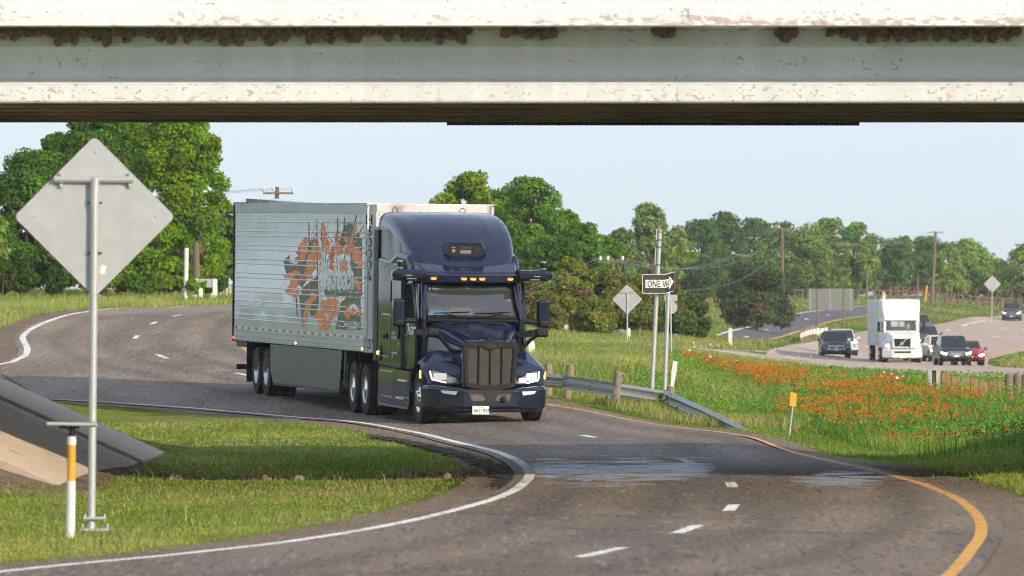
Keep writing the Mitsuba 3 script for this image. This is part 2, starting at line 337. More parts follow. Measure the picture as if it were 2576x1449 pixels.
tag('road_shoulder', 'strip of loose gravel along both edges of the ramp', None, None, 'structure')
def stripe(pts, w, name, mat, parent, label=None, lift=RL + 0.006, cap='flat'):
    ls = LineString(pts).buffer(w / 2, cap_style=cap)
    put(parent, name, sheet(ls, lift, 0.9), mat, True, label=label)
stripe(w1, 0.14, 'edge_line', 'paint_white', 'ramp_road', 'white edge line round the grass island')
stripe(w2, 0.16, 'edge_line', 'paint_white', 'ramp_road', 'white edge line round the far left bend')
stripe(y1, 0.125, 'edge_line', 'paint_yellow', 'ramp_road', 'yellow edge line on the outer side of the bend')
def dash(x, y, cl_, parent, length=3.05, w=0.14, lift=RL):
    q = Point(*pix(x, y, lift)[:2]); s = cl_.project(q); o = np.array(cl_.interpolate(s).coords[0]); q = np.array(q.coords[0])
    e0, e1 = (np.array(cl_.interpolate(min(max(s + t, 0), cl_.length)).coords[0]) for t in (-.5, .5)); d = (e1 - e0) / np.linalg.norm(e1 - e0)
    pts = [q + d * t for t in np.linspace(-length / 2, length / 2, 3)]
    put(parent, 'lane_dash', sheet(LineString(pts).buffer(w / 2, cap_style='flat'), lift + 0.006, 0.8), 'paint_white', True)
for x, y in dash_px + dash_far + [(1243, 1046)]: dash(x, y, cl, 'ramp_road')
# two wet streaks
wet = []
for cx, cy, rx, ry, n in ((1545, 1188, 205, 30, 300), (2110, 1208, 85, 18, 60)):
    for _ in range(n):
        x, y = cx + rng.uniform(-1, 1) * rx, cy + rng.normal() * ry * 0.5
        q = np.array(pix(x, y, RL)[:2]); wet.append(affinity.rotate(affinity.scale(Point(*q).buffer(1, 10), rng.uniform(.06, .42), rng.uniform(.06, 0.34)), 0))
wp = shapely.union_all(wet).intersection(road_poly.buffer(-0.3))
put('ramp_road', 'wet_patch', sheet(wp, RL + 0.003, 0.8), 'wet', True, label='wet patches that mirror the sky', kind='stuff')
# tar filled cracks across the lanes
for a, b in (((1150, 1290), (1900, 1307)), ((1400, 1330), (2300, 1345)), ((1000, 1262), (1300, 1258)), ((1960, 1196), (2420, 1216))):
    n = 14; pts = np.array([pix(a[0] + (b[0] - a[0]) * t, a[1] + (b[1] - a[1]) * t, RL)[:2] for t in np.linspace(0, 1, n)]); pts[:, 1] += rng.normal(0, .12, n)
    put('ramp_road', 'crack_seal', sheet(LineString(pts).buffer(0.08).intersection(road_poly), RL + 0.0045, 0.8), 'tar', True)
edge = [pix(x, y, RL)[:2] for x, y in ((930, 1094), (1030, 1112), (1130, 1136), (1215, 1162), (1262, 1186), (1272, 1206), (1245, 1228))]
eg = LineString(smooth_path(edge, .5)); er = np.random.default_rng(5)
frag = shapely.union_all([Point(*eg.interpolate(s_).coords[0]).buffer(er.uniform(.06, .26)) for s_ in np.arange(0, eg.length, .22)]).difference(road_poly.buffer(-.02))
put('ramp_road', 'broken_edge', sheet(frag, .034, .5), 'tar', True, label='dark crumbling asphalt edge inside the bend')
pri('tar', (0.034, 0.030, 0.028), 0.9, specular=0.1)

# highway, exit ramp, side road
hw_up = [(700, 588), (850, 608), (1000, 626), (1150, 636), (1290, 630), (1420, 600), (1500, 590), (1600, 562), (1720, 545), (1810, 528), (2070, 508), (2200, 488), (2330, 462), (2480, 450), (2700, 436), (2900, 428)]
hw_lo = [(2900, 560), (2640, 622), (2500, 650), (2400, 676), (2390, 700), (2440, 714), (2700, 726), (2900, 800), (2600, 800), (2050, 765), (1500, 712), (1000, 668), (740, 612)]
hw_poly = Polygon([pix(*c5(*q), RL, 290)[:2] for q in hw_up + hw_lo]).buffer(0)
sr_px = [(1020, 556), (1080, 538), (1150, 520), (1300, 475), (1480, 436), (1700, 410), (1815, 402), (2080, 392), (2090, 398), (1950, 412), (1815, 450), (1700, 472), (1560, 502), (1430, 542), (1340, 570), (1290, 576), (1200, 578), (1100, 572)]
sr_poly = Polygon([pix(*c5(*q), RL, 290)[:2] for q in sr_px]).buffer(0)
put(None, 'highway', sheet(hw_poly, RL, 4.0), 'highway_concrete', True); tag('highway', 'pale tan highway on the right with several lanes', None, None, 'structure')
put(None, 'side_road', sheet(sr_poly, RL, 4.0), 'side_asphalt', True); tag('side_road', 'dark entrance ramp that climbs away behind the large road sign', None, None, 'structure')
def c5path(pts, lift=RL): return smooth_path([pix(*c5(*q), lift, 290)[:2] for q in pts], 3.0)
for pts, w, m, l in (([(1120, 630), (1300, 640), (1510, 657), (1800, 705), (2090, 758), (2300, 800)], .42, 'paint_white', 'white line along the near side of the highway'),
                  ([(820, 606), (1150, 648), (1500, 690), (2000, 742)], .3, 'paint_white', 'white line along the edge of the exit lane'),
                  ([(1690, 627), (1810, 606), (2110, 546), (2430, 483), (2700, 445)], .45, 'paint_white', 'white line along the far side of the highway'),
                  ([(2900, 545), (2640, 598), (2500, 632), (2400, 660)], .36, 'paint_yellow', 'yellow line beside the grass median')):
    stripe(c5path(pts), w, 'edge_line', m, 'highway', l)
for pts, w, m in (([(1030, 556), (1150, 523), (1300, 478), (1480, 439), (1700, 413), (1815, 405)], .2, 'paint_white'), ([(1300, 573), (1340, 566), (1430, 538), (1560, 498), (1700, 468), (1815, 446)], .2, 'paint_yellow')):
    stripe(c5path(pts), w, 'edge_line', m, 'side_road', None)
hc = LineString(c5path([(1900, 690), (2110, 600), (2300, 552), (2500, 512), (2700, 470)])); hc2 = LineString(c5path([(2080, 640), (2300, 590), (2576, 540), (2800, 500)]))
for q in ((2480, 521), (2420, 533), (2350, 545), (2290, 557), (2200, 572), (1985, 665), (1880, 690), (2410, 497)): dash(*c5(*q), hc, 'highway', 4.2, .32)
for q in ((2570, 525), (2500, 546), (2425, 563), (2360, 578), (2300, 592), (2080, 650), (2000, 690)): dash(*c5(*q), hc2, 'highway', 4.2, .32)
sc_ = LineString(c5path([(1150, 575), (1280, 528), (1380, 498), (1480, 474), (1700, 436)]))
for q in ((1180, 563), (1280, 528), (1380, 498), (1480, 474), (1590, 452)): dash(*c5(*q), sc_, 'side_road', 4.0, .28)

def axis(*seg):
    return np.unique(np.concatenate([np.arange(a, b, s) for a, b, s in seg]))
gx = axis((-1600, -200, 100), (-200, -60, 10), (-60, -20, 2.5), (-20, -12, .8), (-12, 10, .45), (10, 24, .8), (24, 70, 2.5), (70, 220, 10), (220, 1601, 100))
gy = axis((-300, 0, 50), (0, 60, 8), (60, 270, .8), (270, 420, 2), (420, 1020, 5), (1020, 1300, 30), (1300, 1901, 100))
GX, GY = np.meshgrid(gx, gy, indexing='ij'); GZ = ground_h(GX, GY)
for poly, e in ((road_poly, .3), (hw_poly, 1.5), (sr_poly, 1.5)):
    GZ -= 0.06 * shapely.contains_xy(poly.buffer(-e), GX, GY)
gm = gridm(np.stack([GX, GY, GZ], -1))
if gm.face_normals[:, 2].mean() < 0: gm.invert()
put(None, 'ground', gm, 'ground_grass', True); tag('ground', 'grassy verges and fields on both sides of the roads', None, None, 'structure')
NO_GRASS = shapely.union_all([road_poly.buffer(0.12), hw_poly, sr_poly])

# concrete slope under the bridge
sx = np.linspace(TOE, TOE - 9.2, 24); sy = np.linspace(106.3, 131.5, 30)
SX, SY = np.meshgrid(sx, sy, indexing='ij'); SZ = ground_h(SX, SY)
SXX = SX + (np.clip((SY - 106.3) / 25, 0, 1) - .5) * 0.12
top = np.stack([SXX, SY, (TOE - SX) * 0.455 + .0], -1)
slab = top[:, :22]; kerb_ = top[:, 21:]; kerb_ = kerb_ + [0, 0.25, 0.05]
def thick(P, d):
    lo = P - [0, 0, d]; rim = lambda a, b: gridm(np.stack([a, b], 0))
    return cat([gridm(P, True), rim(P[0], lo[0]), rim(P[-1], lo[-1]), rim(P[:, 0], lo[:, 0]), rim(P[:, -1], lo[:, -1])])
t = thing('concrete_slope', 'sloping concrete slab at the left that rises under the bridge', 'embankment')
put(t, 'slab', thick(slab, .3), 'slope_concrete', 35)
put(t, 'edge_strip', thick(kerb_, .35), 'slope_concrete', 35, label='raised concrete strip along the far edge of the slope')

# ---------------------------------------------------------------- bridge
BX0, BX1, BY = -46.0, 46.0, 106.0
def along_x(poly, x0=BX0, x1=BX1):
    """a profile in (y, z) run along x"""
    return front_prism(poly, x0, x1)
t = thing('overpass_bridge', 'weathered white concrete overpass crossing the whole top of the picture', 'bridge')
OV = 1.22
put(t, 'deck', along_x([(BY - OV + .06, 5.78), (126.2, 5.78), (126.2, 5.98), (BY - OV + .06, 5.98)]), 'bridge_paint', False)  # deck and far parapet reach unseen past the girders to lengthen the shadow
put(t, 'parapet', along_x([(BY - OV, 5.765), (BY - OV + .055, 5.765), (BY - OV + .055, 5.985), (BY - OV + .5, 5.985), (BY - OV + .34, 7.05), (BY - OV + .03, 7.05), (BY - OV + .03, 6.02), (BY - OV + .012, 6.0), (BY - OV, 5.985)]), 'bridge_paint', False, label='flaking white parapet of the near side')
put(t, 'parapet', along_x([(126.2, 5.8), (126.25, 5.8), (126.25, 7.05), (125.9, 7.05), (125.75, 5.985), (126.2, 5.985)]), 'bridge_paint', False, label='parapet of the far side')
half = [(.0, 4.85), (.26, 4.85), (.28, 4.87), (.28, 5.06), (.1, 5.155), (.085, 5.20), (.085, 5.47), (.15, 5.52), (.2, 5.54), (.2, 5.777)]
prof = half + [(-a, b) for a, b in half[::-1]]
for k in range(6):
    y = BY + .28 + k * 2.27
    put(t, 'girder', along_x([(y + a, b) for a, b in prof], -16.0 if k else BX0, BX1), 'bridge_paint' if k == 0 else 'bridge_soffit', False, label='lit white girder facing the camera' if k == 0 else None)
for k in range(5):
    for x in (-9.0, 3.0, 15.0):
        y = BY + .28 + k * 2.27
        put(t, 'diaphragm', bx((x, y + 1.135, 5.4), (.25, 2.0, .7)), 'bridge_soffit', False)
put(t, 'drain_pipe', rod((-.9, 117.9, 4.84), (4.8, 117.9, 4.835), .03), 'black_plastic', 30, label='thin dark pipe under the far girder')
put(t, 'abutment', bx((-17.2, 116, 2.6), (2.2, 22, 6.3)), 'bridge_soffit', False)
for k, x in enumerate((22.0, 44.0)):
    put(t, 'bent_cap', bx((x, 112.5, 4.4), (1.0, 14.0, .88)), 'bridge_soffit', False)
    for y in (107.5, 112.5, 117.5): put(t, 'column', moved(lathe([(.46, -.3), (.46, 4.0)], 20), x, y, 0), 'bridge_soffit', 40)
pri('black_plastic', (0.012, 0.012, 0.013), 0.45)

def nest(r, seed):
    g = np.random.default_rng(seed)
    n = r * g.uniform(.34, .5)
    pr = [(0.02, -r * .9)] + [(r * math.sin(a), -r * math.cos(a)) for a in np.linspace(.3, 2.45, 9)] + [(n * 1.1, r * .98), (n * 1.02, r * 1.12), (n * .8, r * 1.13), (n * .66, r * 1.0), (n * .62, r * .5), (0.001, r * .45)]
    m = lathe(pr, 14); v = m.vertices
    d = (meshkit.noise(v * 34 + seed * 7.7) - .5) * r * .75
    m.vertices = v + trimesh.util.unitize(v + 1e-9) * d[:, None]; return m
spots = []
for x in np.arange(4, 1190, 17.5): spots.append((x + rng.uniform(-5, 5), 0))
for x in np.arange(12, 1190, 26):
    if rng.random() < .72: spots.append((x + rng.uniform(-8, 8), 1))
for x in np.arange(60, 1190, 70):
    if rng.random() < .5: spots.append((x + rng.uniform(-20, 20), 2))
spots += [(x, 0) for x in (1272, 1290, 1312, 1330, 1352, 1375, 1392, 1650, 1668, 1686, 1960, 1978, 1996)] + [(1365, 1), (1975, 1)]
for x in np.arange(2086, 2576, 19): spots.append((x + rng.uniform(-6, 6), 0))
for x in np.arange(2090, 2576, 34):
    if rng.random() < .6: spots.append((x + rng.uniform(-8, 8), 1))
cnt_ = [0, 0, 0]
spots.sort()
for i, (x, row) in enumerate(spots):
    r = rng.uniform(.050, .074) * (1.0, .93, .85)[row]
    D = BY - .02 - r * .35; X = (x * 1024 / 2576 - 512) * D / F
    z = (5.775 - r * .75, 5.70 - r * .6, 5.655 - r * .6)[row] + rng.uniform(-.02, .01)
    yaw, tip = rng.uniform(-45, 45), rng.uniform(15, 85)
    cnt_[row] += 1
    k = thing('mud_nest', f"brown swallow mud nest under the bridge deck, {nth(cnt_[row])} from the left in the {('top', 'second', 'lowest')[row]} row", 'bird nest', 'mud nests under the bridge deck')
    scene[k] = mikit.ply(moved(nest(r, i), X, D, z, rot([0, 0, 1], yaw) @ rot([1, 0, 0], tip + 30)), 'mud', 40)

# ---------------------------------------------------------------- vehicle materials
def f_navy(p, n, uv):
    s = noise(p.x * 260, p.y * 130, p.z * 260)
    d = fbm(p.x * 3.1, p.y * 1.7, p.z * 3.1, 3)
    return C3((0.0026, 0.0072, 0.030), (0.0055, 0.013, 0.052), s) + 0.004 * smoothstep(0.55, 0.85, d) + mi.Color3f(0.05) * smoothstep(0.93, 0.97, noise(p.x * 47, p.y * 23, p.z * 47)) * smoothstep(0.4, 0.7, d)
pri('navy_paint', mikit.proc(f_navy), 0.10, specular=0.55, clearcoat=1.0, clearcoat_gloss=0.96)
pri('navy_gloss', (0.0032, 0.008, 0.030), 0.05, specular=0.6, clearcoat=1.0, clearcoat_gloss=0.98)
pri('satin_black', (0.007, 0.007, 0.008), 0.45, specular=0.3)
pri('dark_trim', (0.020, 0.021, 0.023), 0.5, specular=0.3)
def f_tyre(p, n, uv): return C3((0.011, 0.011, 0.012), (0.034, 0.031, 0.028), fbm(p.x * 9, p.y * 9, p.z * 9, 3))
pri('rubber', mikit.proc(f_tyre), 0.75, specular=0.3)
pri('chrome', (0.80, 0.80, 0.80), 0.09, metallic=1.0)
pri('alloy', (0.62, 0.62, 0.62), 0.24, metallic=1.0)
pri('galvanised', (0.47, 0.48, 0.49), 0.45, metallic=0.35)
pri('amber_lens', (0.75, 0.22, 0.02), 0.25, clearcoat=1.0)
pri('red_lens', (0.55, 0.03, 0.02), 0.25, clearcoat=1.0)
pri('white_vinyl', (0.72, 0.73, 0.73), 0.35)
pri('black_vinyl', (0.015, 0.015, 0.016), 0.4)
pri('lamp_shell', (0.17, 0.185, 0.20), 0.10, clearcoat=1.0)
pri('cabin_grey', (0.085, 0.095, 0.10), 0.7)
pri('cabin_dark', (0.03, 0.032, 0.035), 0.7)
pri('blue_cloth', (0.07, 0.19, 0.33), 0.8)
bsdf('clear_pane', {'type': 'thindielectric', 'int_ior': 1.8})
bsdf('painted_sheen', {'type': 'twosided', 'b': {'type': 'diffuse', 'reflectance': rgb(.36, .43, .45)}})  # pale film painted in for the sky reflection on the glass
bsdf('window_glass', {'type': 'blendbsdf', 'weight': 0.09, 'a': {'type': 'ref', 'id': 'clear_pane'}, 'b': {'type': 'ref', 'id': 'painted_sheen'}})
pri('dark_glass', (0.010, 0.012, 0.013), 0.05, specular=0.7, clearcoat=1.0)
def f_mesh(p, n, uv):
    h = dr.cos(uv.x * 2 * math.pi / 0.03) * dr.cos(uv.y * 2 * math.pi / 0.03)
    return C3((0.008, 0.008, 0.008), (0.060, 0.053, 0.047), smoothstep(0.0, 0.5, h) * (0.45 + 0.9 * fbm(uv.x * 5, uv.y * 5, 0, 3)))
pri('grille_mesh', mikit.proc(f_mesh), 0.5)
f_mesh2 = lambda p, n, uv: f_mesh(p, n, uv) * 3.2 + mi.Color3f(0.02, 0.016, 0.012)
pri('sunlit_mesh', mikit.proc(f_mesh2), 0.5)  # lit copy of the grille mesh, sunlight put into its colour
def emit(key, col, k): return {'type': 'area', 'radiance': rgb(*[c * k for c in col])}
def lamp(parent, name, mesh, col, k, fr, label=None, mat='lamp_shell'):
    key = put(parent, name, mesh, mat, False, fr, label); scene[key]['emitter'] = emit(key, col, k); return key
def f_trim(p, n, uv): return C3((0.42, 0.43, 0.43), (0.60, 0.61, 0.61), fbm(p.x * 2, p.y * 0.6, p.z * 2, 3)) * (0.9 + 0.2 * noise(p.x * 40, p.y * 3, p.z * 40))
pri('brushed_aluminium', mikit.proc(f_trim), 0.34, metallic=0.8)

def front_x(h, y, z):
    """x of the foremost point of a convex mesh over (y, z)"""
    n, o = h.face_normals, h.triangles[:, 0]; k = n[:, 0] > 1e-4; n, o = n[k], o[k]
    d = (n * o).sum(1)
    return np.min((d[None] - y[:, None] * n[None, :, 1] - z[:, None] * n[None, :, 2]) / n[None, :, 0], 1)
def decal(h, poly, off, thick=0.02, size=0.05, pane=0):
    """a plate whose outline is given in (y, z), laid on the front of a convex mesh"""
    poly = poly if hasattr(poly, 'exterior') else Polygon(poly)
    v, f = trimesh.creation.triangulate_polygon(poly.segmentize(size), engine='earcut')
    v, f = trimesh.remesh.subdivide(np.c_[v, v[:, :1] * 0], f); v, f = trimesh.remesh.subdivide(v, f)
    m = M(v, f); m.merge_vertices(); v, f = np.array(m.vertices), np.array(m.faces); n = len(v)
    neg = np.cross(v[f[:, 1], :2] - v[f[:, 0], :2], v[f[:, 2], :2] - v[f[:, 0], :2]) < 0; f[neg] = f[neg][:, ::-1]
    e = trimesh.grouping.group_rows(np.sort(np.vstack([f[:, :2], f[:, 1:], f[:, ::2]]), 1), require_count=1)
    ed = np.vstack([f[:, :2], f[:, 1:], f[:, [2, 0]]])[e]
    x = front_x(h, v[:, 0], v[:, 1]) + off
    if pane: return M(np.c_[x, v[:, :2]], f)
    A = np.c_[x, v[:, :2]]; B = np.c_[x - thick, v[:, :2]]
    q = np.vstack([np.c_[ed, ed[:, 1] + n], np.c_[ed[:, 0], ed[:, 1] + n, ed[:, 0] + n]])
    return M(np.vstack([A, B]), np.vstack([f, f[:, ::-1] + n, q]))
def wheel_parts(r, w, rim_r, deep=0.07):
    """lathes about the y axis, the outer face at -y"""
    tyre = lathe([(rim_r, -w * .46), (rim_r + .03, -w * .5), (r * .86, -w * .52), (r * .96, -w * .485), (r * .985, -w * .46), (r, -w * .40), (r, -w * .31), (r - .012, -w * .30), (r - .012, -w * .27), (r, -w * .26), (r, -w * .09), (r - .012, -w * .08), (r - .012, -w * .05), (r, -w * .04), (r, w * .04), (r - .012, w * .05), (r - .012, w * .08), (r, w * .09), (r, w * .26), (r - .012, w * .27), (r - .012, w * .3), (r, w * .31), (r, w * .40), (r * .985, w * .46), (r * .96, w * .485), (r * .86, w * .52), (rim_r, w * .46)], 40, 'y')
    return tyre
def rim_front(rim_r, w):      # convex steer wheel with hand holes
    d = lathe([(rim_r, -w * .5), (rim_r - .012, -w * .5), (rim_r - .03, -w * .40), (rim_r * .78, -w * .36), (rim_r * .62, -w * .46), (rim_r * .5, -w * .60), (rim_r * .33, -w * .62), (rim_r * .33, -w * .3), (.001, -w * .3)], 40, 'y'); return d
def rim_rear(rim_r, w):       # deep dished drive wheel
    return lathe([(rim_r, -w * .5), (rim_r - .012, -w * .5), (rim_r - .02, -w * .42), (rim_r * .82, w * .02), (rim_r * .74, w * .05), (rim_r * .45, w * .05), (rim_r * .42, -w * .28), (rim_r * .3, -w * .34), (.001, -w * .36)], 40, 'y')
def make_wheel(parent, x, side, z, r, w, fr, kind, ymid, mat='alloy'):
    """side -1: right-hand side of the vehicle"""
    rim_r = r * .56; tyre = wheel_parts(r, w, rim_r); rim = (rim_front if kind == 'steer' else rim_rear)(rim_r, w)
    if kind == 'cover': rim = lathe([(rim_r, -w * .5), (rim_r - .015, -w * .5), (rim_r - .02, -w * .44), (rim_r * .8, -w * .42), (rim_r * .45, -w * .44), (rim_r * .3, -w * .5), (.001, -w * .55)], 40, 'y')
    bolts = []
    if kind != 'cover':
        for a in np.arange(10) * 2 * np.pi / 10:
            bolts.append(moved(lathe([(.018, 0), (.018, -.03), (.001, -.04)], 6, 'y'), rim_r * .56 * math.cos(a), -w * (.50 if kind == 'steer' else -.04), rim_r * .56 * math.sin(a)))
        for a in np.arange(10) * 2 * np.pi / 10 + .3:
            bolts.append(moved(lathe([(.036, 0), (.034, -.004), (.001, -.004)], 10, 'y'), rim_r * .8 * math.cos(a), -w * (.36 if kind == 'steer' else -.0), rim_r * .8 * math.sin(a)))
    G = fr @ tr(x, ymid * (-side) * -1 if side < 0 else ymid, z) @ (np.eye(4) if side < 0 else rot([0, 0, 1], 180))
    if side < 0: G = fr @ tr(x, -ymid, z)
    wk = put(parent, 'wheel', tyre, 'rubber', 40, G)
    put(wk, 'rim', rim, mat, 40, G)
    if bolts: put(wk, 'wheel_nuts', cat(bolts), 'dark_trim', 30, G, kind='stuff')
    return wk

# ---------------------------------------------------------------- tractor
TYAW, TP = 11.5, math.degrees(0.0225)
TPOS = np.array([-0.42, 163.9, 0.02])
TF = frame(TPOS, TYAW, TP, -0.5)
tk = thing('semi_tractor', 'glossy dark navy tractor unit with sensor pods beside its roof, driving towards the camera', 'truck')
def L(name, mesh, mat, smooth=35, parent=None, label=None, kind=None): return put(parent or tk, name, mesh, mat, smooth, TF, label, kind)
# hood
ss = np.array([.10, .13, .2, .35, .6, .9, 1.2, 1.5, 1.75, 1.95, 2.05]); hwid = np.interp(ss, [.1, .13, .2, .6, 1.2, 2.05], [.49, .515, .535, .58, .72, .97]); hh = np.interp(ss, [.1, .13, .2, .4, 1.0, 1.7, 2.05], [1.52, 1.56, 1.60, 1.65, 1.77, 1.915, 1.975])
def sect(a, top, base, n, th):
    c, s = np.cos(th), np.sin(th)
    return np.sign(c) * a * np.abs(c) ** (2 / n), base + (top - base) * np.abs(s) ** (2 / n)
th = np.linspace(0, np.pi, 121); rows = []
for s, a, h in zip(ss, hwid, hh):
    y, z = sect(a, h, .72, 4.6 + 2.2 * s, th)
    crest = np.clip((s - .15) / .8, 0, 1)
    z = z + crest * (0.028 * np.exp(-(y / (a * .36)) ** 6) + 0.012 * np.exp(-((np.abs(y) - a * .66) / .05) ** 2) - .02) * (z > h - .25)
    rows.append(np.stack([-s + 0 * y, y, z], 1))
hood = gridm(np.array(rows)); hood.fix_normals()
if hood.face_normals[np.argmax(hood.triangles_center[:, 2]), 2] < 0: hood.invert()
L('hood', hood, 'navy_paint', 40)
L('cowl', bx((-1.95, 0, 1.955), (.22, 1.84, .09), .03), 'satin_black')
# cab shell, hollow, with openings
cab_h = hsy([(-1.92, .92, 1.0, .05), (-1.86, .965, 1.98, .04), (-2.22, .90, 2.70, .05), (-2.35, .90, 2.86, .06), (-3.2, 1.05, 2.94, .06), (-3.2, 1.08, 1.0, .05), (-2.6, 1.06, 1.95, .04)])
cab_in = hsy([(-1.90, .86, 1.3, .05), (-1.84, .90, 1.98, .04), (-2.22, .84, 2.62, .05), (-3.1, .98, 2.80, .06), (-3.1, 1.0, 1.3, .05)])
cab = man(cab_h) - man(cab_in)
cab -= man(hull([(-1.5, a * .89, 2.045) for a in (-1, 1)] + [(-1.5, a * .86, 2.655) for a in (-1, 1)] + [(-2.16, a * .89, 2.045) for a in (-1, 1)] + [(-2.36, a * .86, 2.655) for a in (-1, 1)]))
win = side_prism(Polygon([(-2.12, 2.02), (-2.95, 1.97), (-2.98, 2.60), (-2.40, 2.62)]).buffer(.03), -1.4, 1.4)
cab -= man(win)
q = cab.to_mesh(); L('cab', M(q.vert_properties[:, :3], q.tri_verts), 'navy_gloss', 30)
# windscreen
vs, ws = np.linspace(-.915, .915, 21), np.linspace(0, 1, 9)
G = np.array([[(-(1.845 + .36 * t + .10 * (v / .9) ** 2), v * (1 - .03 * t), 2.03 + .64 * t) for v in vs] for t in ws])
gl = gridm(G)
if gl.face_normals[:, 0].mean() < 0: gl.invert()
wsx = lambda v, z: -(1.845 + .36 * (z - 2.03) / .64 + .10 * (v / .9) ** 2)
L('windscreen', gl, 'window_glass', True)
fr = []
for a, b, c, d in ((-.93, .93, 2.005, 2.05), (-.93, .93, 2.61, 2.70)):
    fr.append(gridm(np.array([[(wsx(v, z) + .012, v, z) for v in np.linspace(a, b, 15)] for z in (c, d)])))
for sgn in (-1, 1):
    fr.append(gridm(np.array([[(wsx(sgn * v, z) + .012, sgn * v * (1 - .03 * (z - 2.03) / .64), z) for z in np.linspace(2.0, 2.7, 6)] for v in (.865, .94)])))
L('windscreen_seal', cat(fr), 'satin_black', False)
for sgn in (-1, 1):
    pil = hull([(-1.84, sgn * .93, 1.98), (-1.9, sgn * .99, 1.98), (-2.02, sgn * 1.02, 1.98), (-2.18, sgn * .90, 2.72), (-2.3, sgn * .97, 2.72), (-2.4, sgn * .97, 2.72)])
    L('windscreen_pillar', pil, 'navy_gloss', 30)
    sw = side_prism(Polygon([(-2.12, 2.02), (-2.95, 1.97), (-2.98, 2.60), (-2.40, 2.62)]).buffer(.03), sgn * 1.02, sgn * 1.028)
    L('side_window', sw, 'dark_glass', False)
    d = side_prism(Polygon([(-2.02, 1.05), (-3.08, 1.05), (-3.1, 2.72), (-2.38, 2.74), (-2.06, 2.06)]).difference(Polygon([(-2.12, 2.02), (-2.95, 1.97), (-2.98, 2.60), (-2.40, 2.62)]).buffer(.05)), sgn * 1.055, sgn * 1.105)
    dk = L('door', d, 'navy_gloss', False)
    L('door_handle', bx((-2.92, sgn * 1.115, 1.62), (.17, .03, .05), .012), 'chrome', 30, dk)
    L('handle_recess', bx((-3.25, sgn * 1.205, 1.68), (.12, .03, .26), .01), 'satin_black', 30, dk)
for sgn in (-1, 1):
    wp_ = [rod((wsx(sgn * .1, 2.06) + .05, .1 + sgn * .32 - .1, 2.03), (wsx(sgn * .1, 2.13) + .045, sgn * .32 - .52 * (1 if sgn < 0 else -.2) + .2, 2.10), .011, sides=6),
           rod((wsx(.3, 2.1) + .03, sgn * .40 - .36, 2.085), (wsx(.3, 2.1) + .03, sgn * .40 + .34, 2.115), .012, sides=6)]
    L('wiper', cat(wp_), 'satin_black', False)
# interior
L('dashboard', cat([bx((-2.28, 0, 1.84), (.55, 1.66, .30), .06), bx((-2.35, .42, 1.98), (.3, .5, .1), .03)]), 'cabin_grey', 30)
L('cabin_wall', bx((-3.04, 0, 2.0), (.04, 1.86, 1.5)), 'cabin_grey', False)
for y in (-.48, .48):
    st = L('seat', cat([bx((-2.98, y, 1.85), (.14, .46, .75), .06), bx((-2.7, y, 1.5), (.5, .48, .14), .05)]), 'cabin_dark', 30)
    L('headrest', bx((-2.95, y, 2.3), (.1, .26, .18), .04), 'cabin_dark', 30, st)
L('steering_wheel', moved(trimesh.creation.torus(.23, .016, 32, 8), -2.42, .45, 2.0, rot([0, 1, 0], 55)), 'satin_black', 40)
L('mirror_shade', bx((-2.27, 0, 2.58), (.05, 1.6, .13), .01), 'cabin_dark', False)
L('toll_tag', cat([bx((wsx(-.05, 2.6) - .02, -.05, 2.585), (.01, .09, .07))]), 'blue_cloth', False, label='small blue tag behind the windscreen')
bag = moved(hs([(0, -.2, 0, .055), (0, .2, -.01, .05), (-.1, -.1, .05, .06), (-.1, .18, .03, .055)]), -2.12, -.62, 2.03)
bg = thing('cloth_bundle', 'folded blue cloth lying on the dashboard of the navy truck', 'cloth'); scene[bg] = mikit.ply(moved(bag, R=TF) if False else (lambda m: (m.apply_transform(TF), m)[1])(bag.copy()), 'blue_cloth', 40)
# lettering on the windscreen
def lettering(text, h, mat, G, parent, name='lettering', bold=False, sx=1.0, label=None):
    m = meshkit.text_mesh(text, h, 0.002, bold); m.apply_scale([sx, 1, 1])
    return put(parent, name, m, mat, False, G, label)
# plane with x to the reader's right (vehicle +y), y up, normal forward
FRONT = np.array([[0, 0, 1, 0], [1, 0, 0, 0], [0, 1, 0, 0], [0, 0, 0, 1.0]])
SIDE_R = np.array([[1, 0, 0, 0], [0, 0, -1, 0], [0, 1, 0, 0], [0, 0, 0, 1.0]])      # on the right-hand side: reads towards the front
def on_screen(v, z): return TF @ tr(wsx(v, z + .02) + .012, v, z) @ rot([0, 0, 1], -8 * np.sign(v)) @ rot([0, 1, 0], -29) @ FRONT
lettering('A579M', .052, 'white_vinyl', on_screen(-.80, 2.605), tk, bold=True)
lettering('00652', .052, 'white_vinyl', on_screen(-.80, 2.535), tk, bold=True)
# roof: brow, shoulders, fairing, visor
brow = hsy([(-2.05, .78, 2.78, .06), (-2.15, .86, 2.84, .06), (-3.3, 1.06, 2.96, .07), (-2.55, .93, 2.98, .06), (-3.3, 1.05, 3.08, .08)])
L('cab_roof', brow, 'navy_paint', 50)
for sgn in (-1, 1):
    L('roof_shoulder', hs([(-2.72, sgn * .98, 2.95, .09), (-2.95, sgn * 1.02, 3.10, .1), (-3.6, sgn * 1.08, 3.14, .11), (-4.3, sgn * 1.08, 3.0, .12), (-2.8, sgn * 1.0, 2.8, .09), (-4.3, sgn * 1.08, 2.8, .12)]), 'navy_paint', 50)
fs = np.array([2.45, 2.47, 2.52, 2.62, 2.78, 3.0, 3.3, 3.65, 4.05, 4.45, 4.85, 5.2, 5.42])
fT = np.interp(fs, [2.45, 2.5, 2.78, 3.1, 3.5, 4.0, 4.5, 5.0, 5.42], [2.94, 3.02, 3.22, 3.44, 3.66, 3.84, 3.94, 3.99, 3.995])
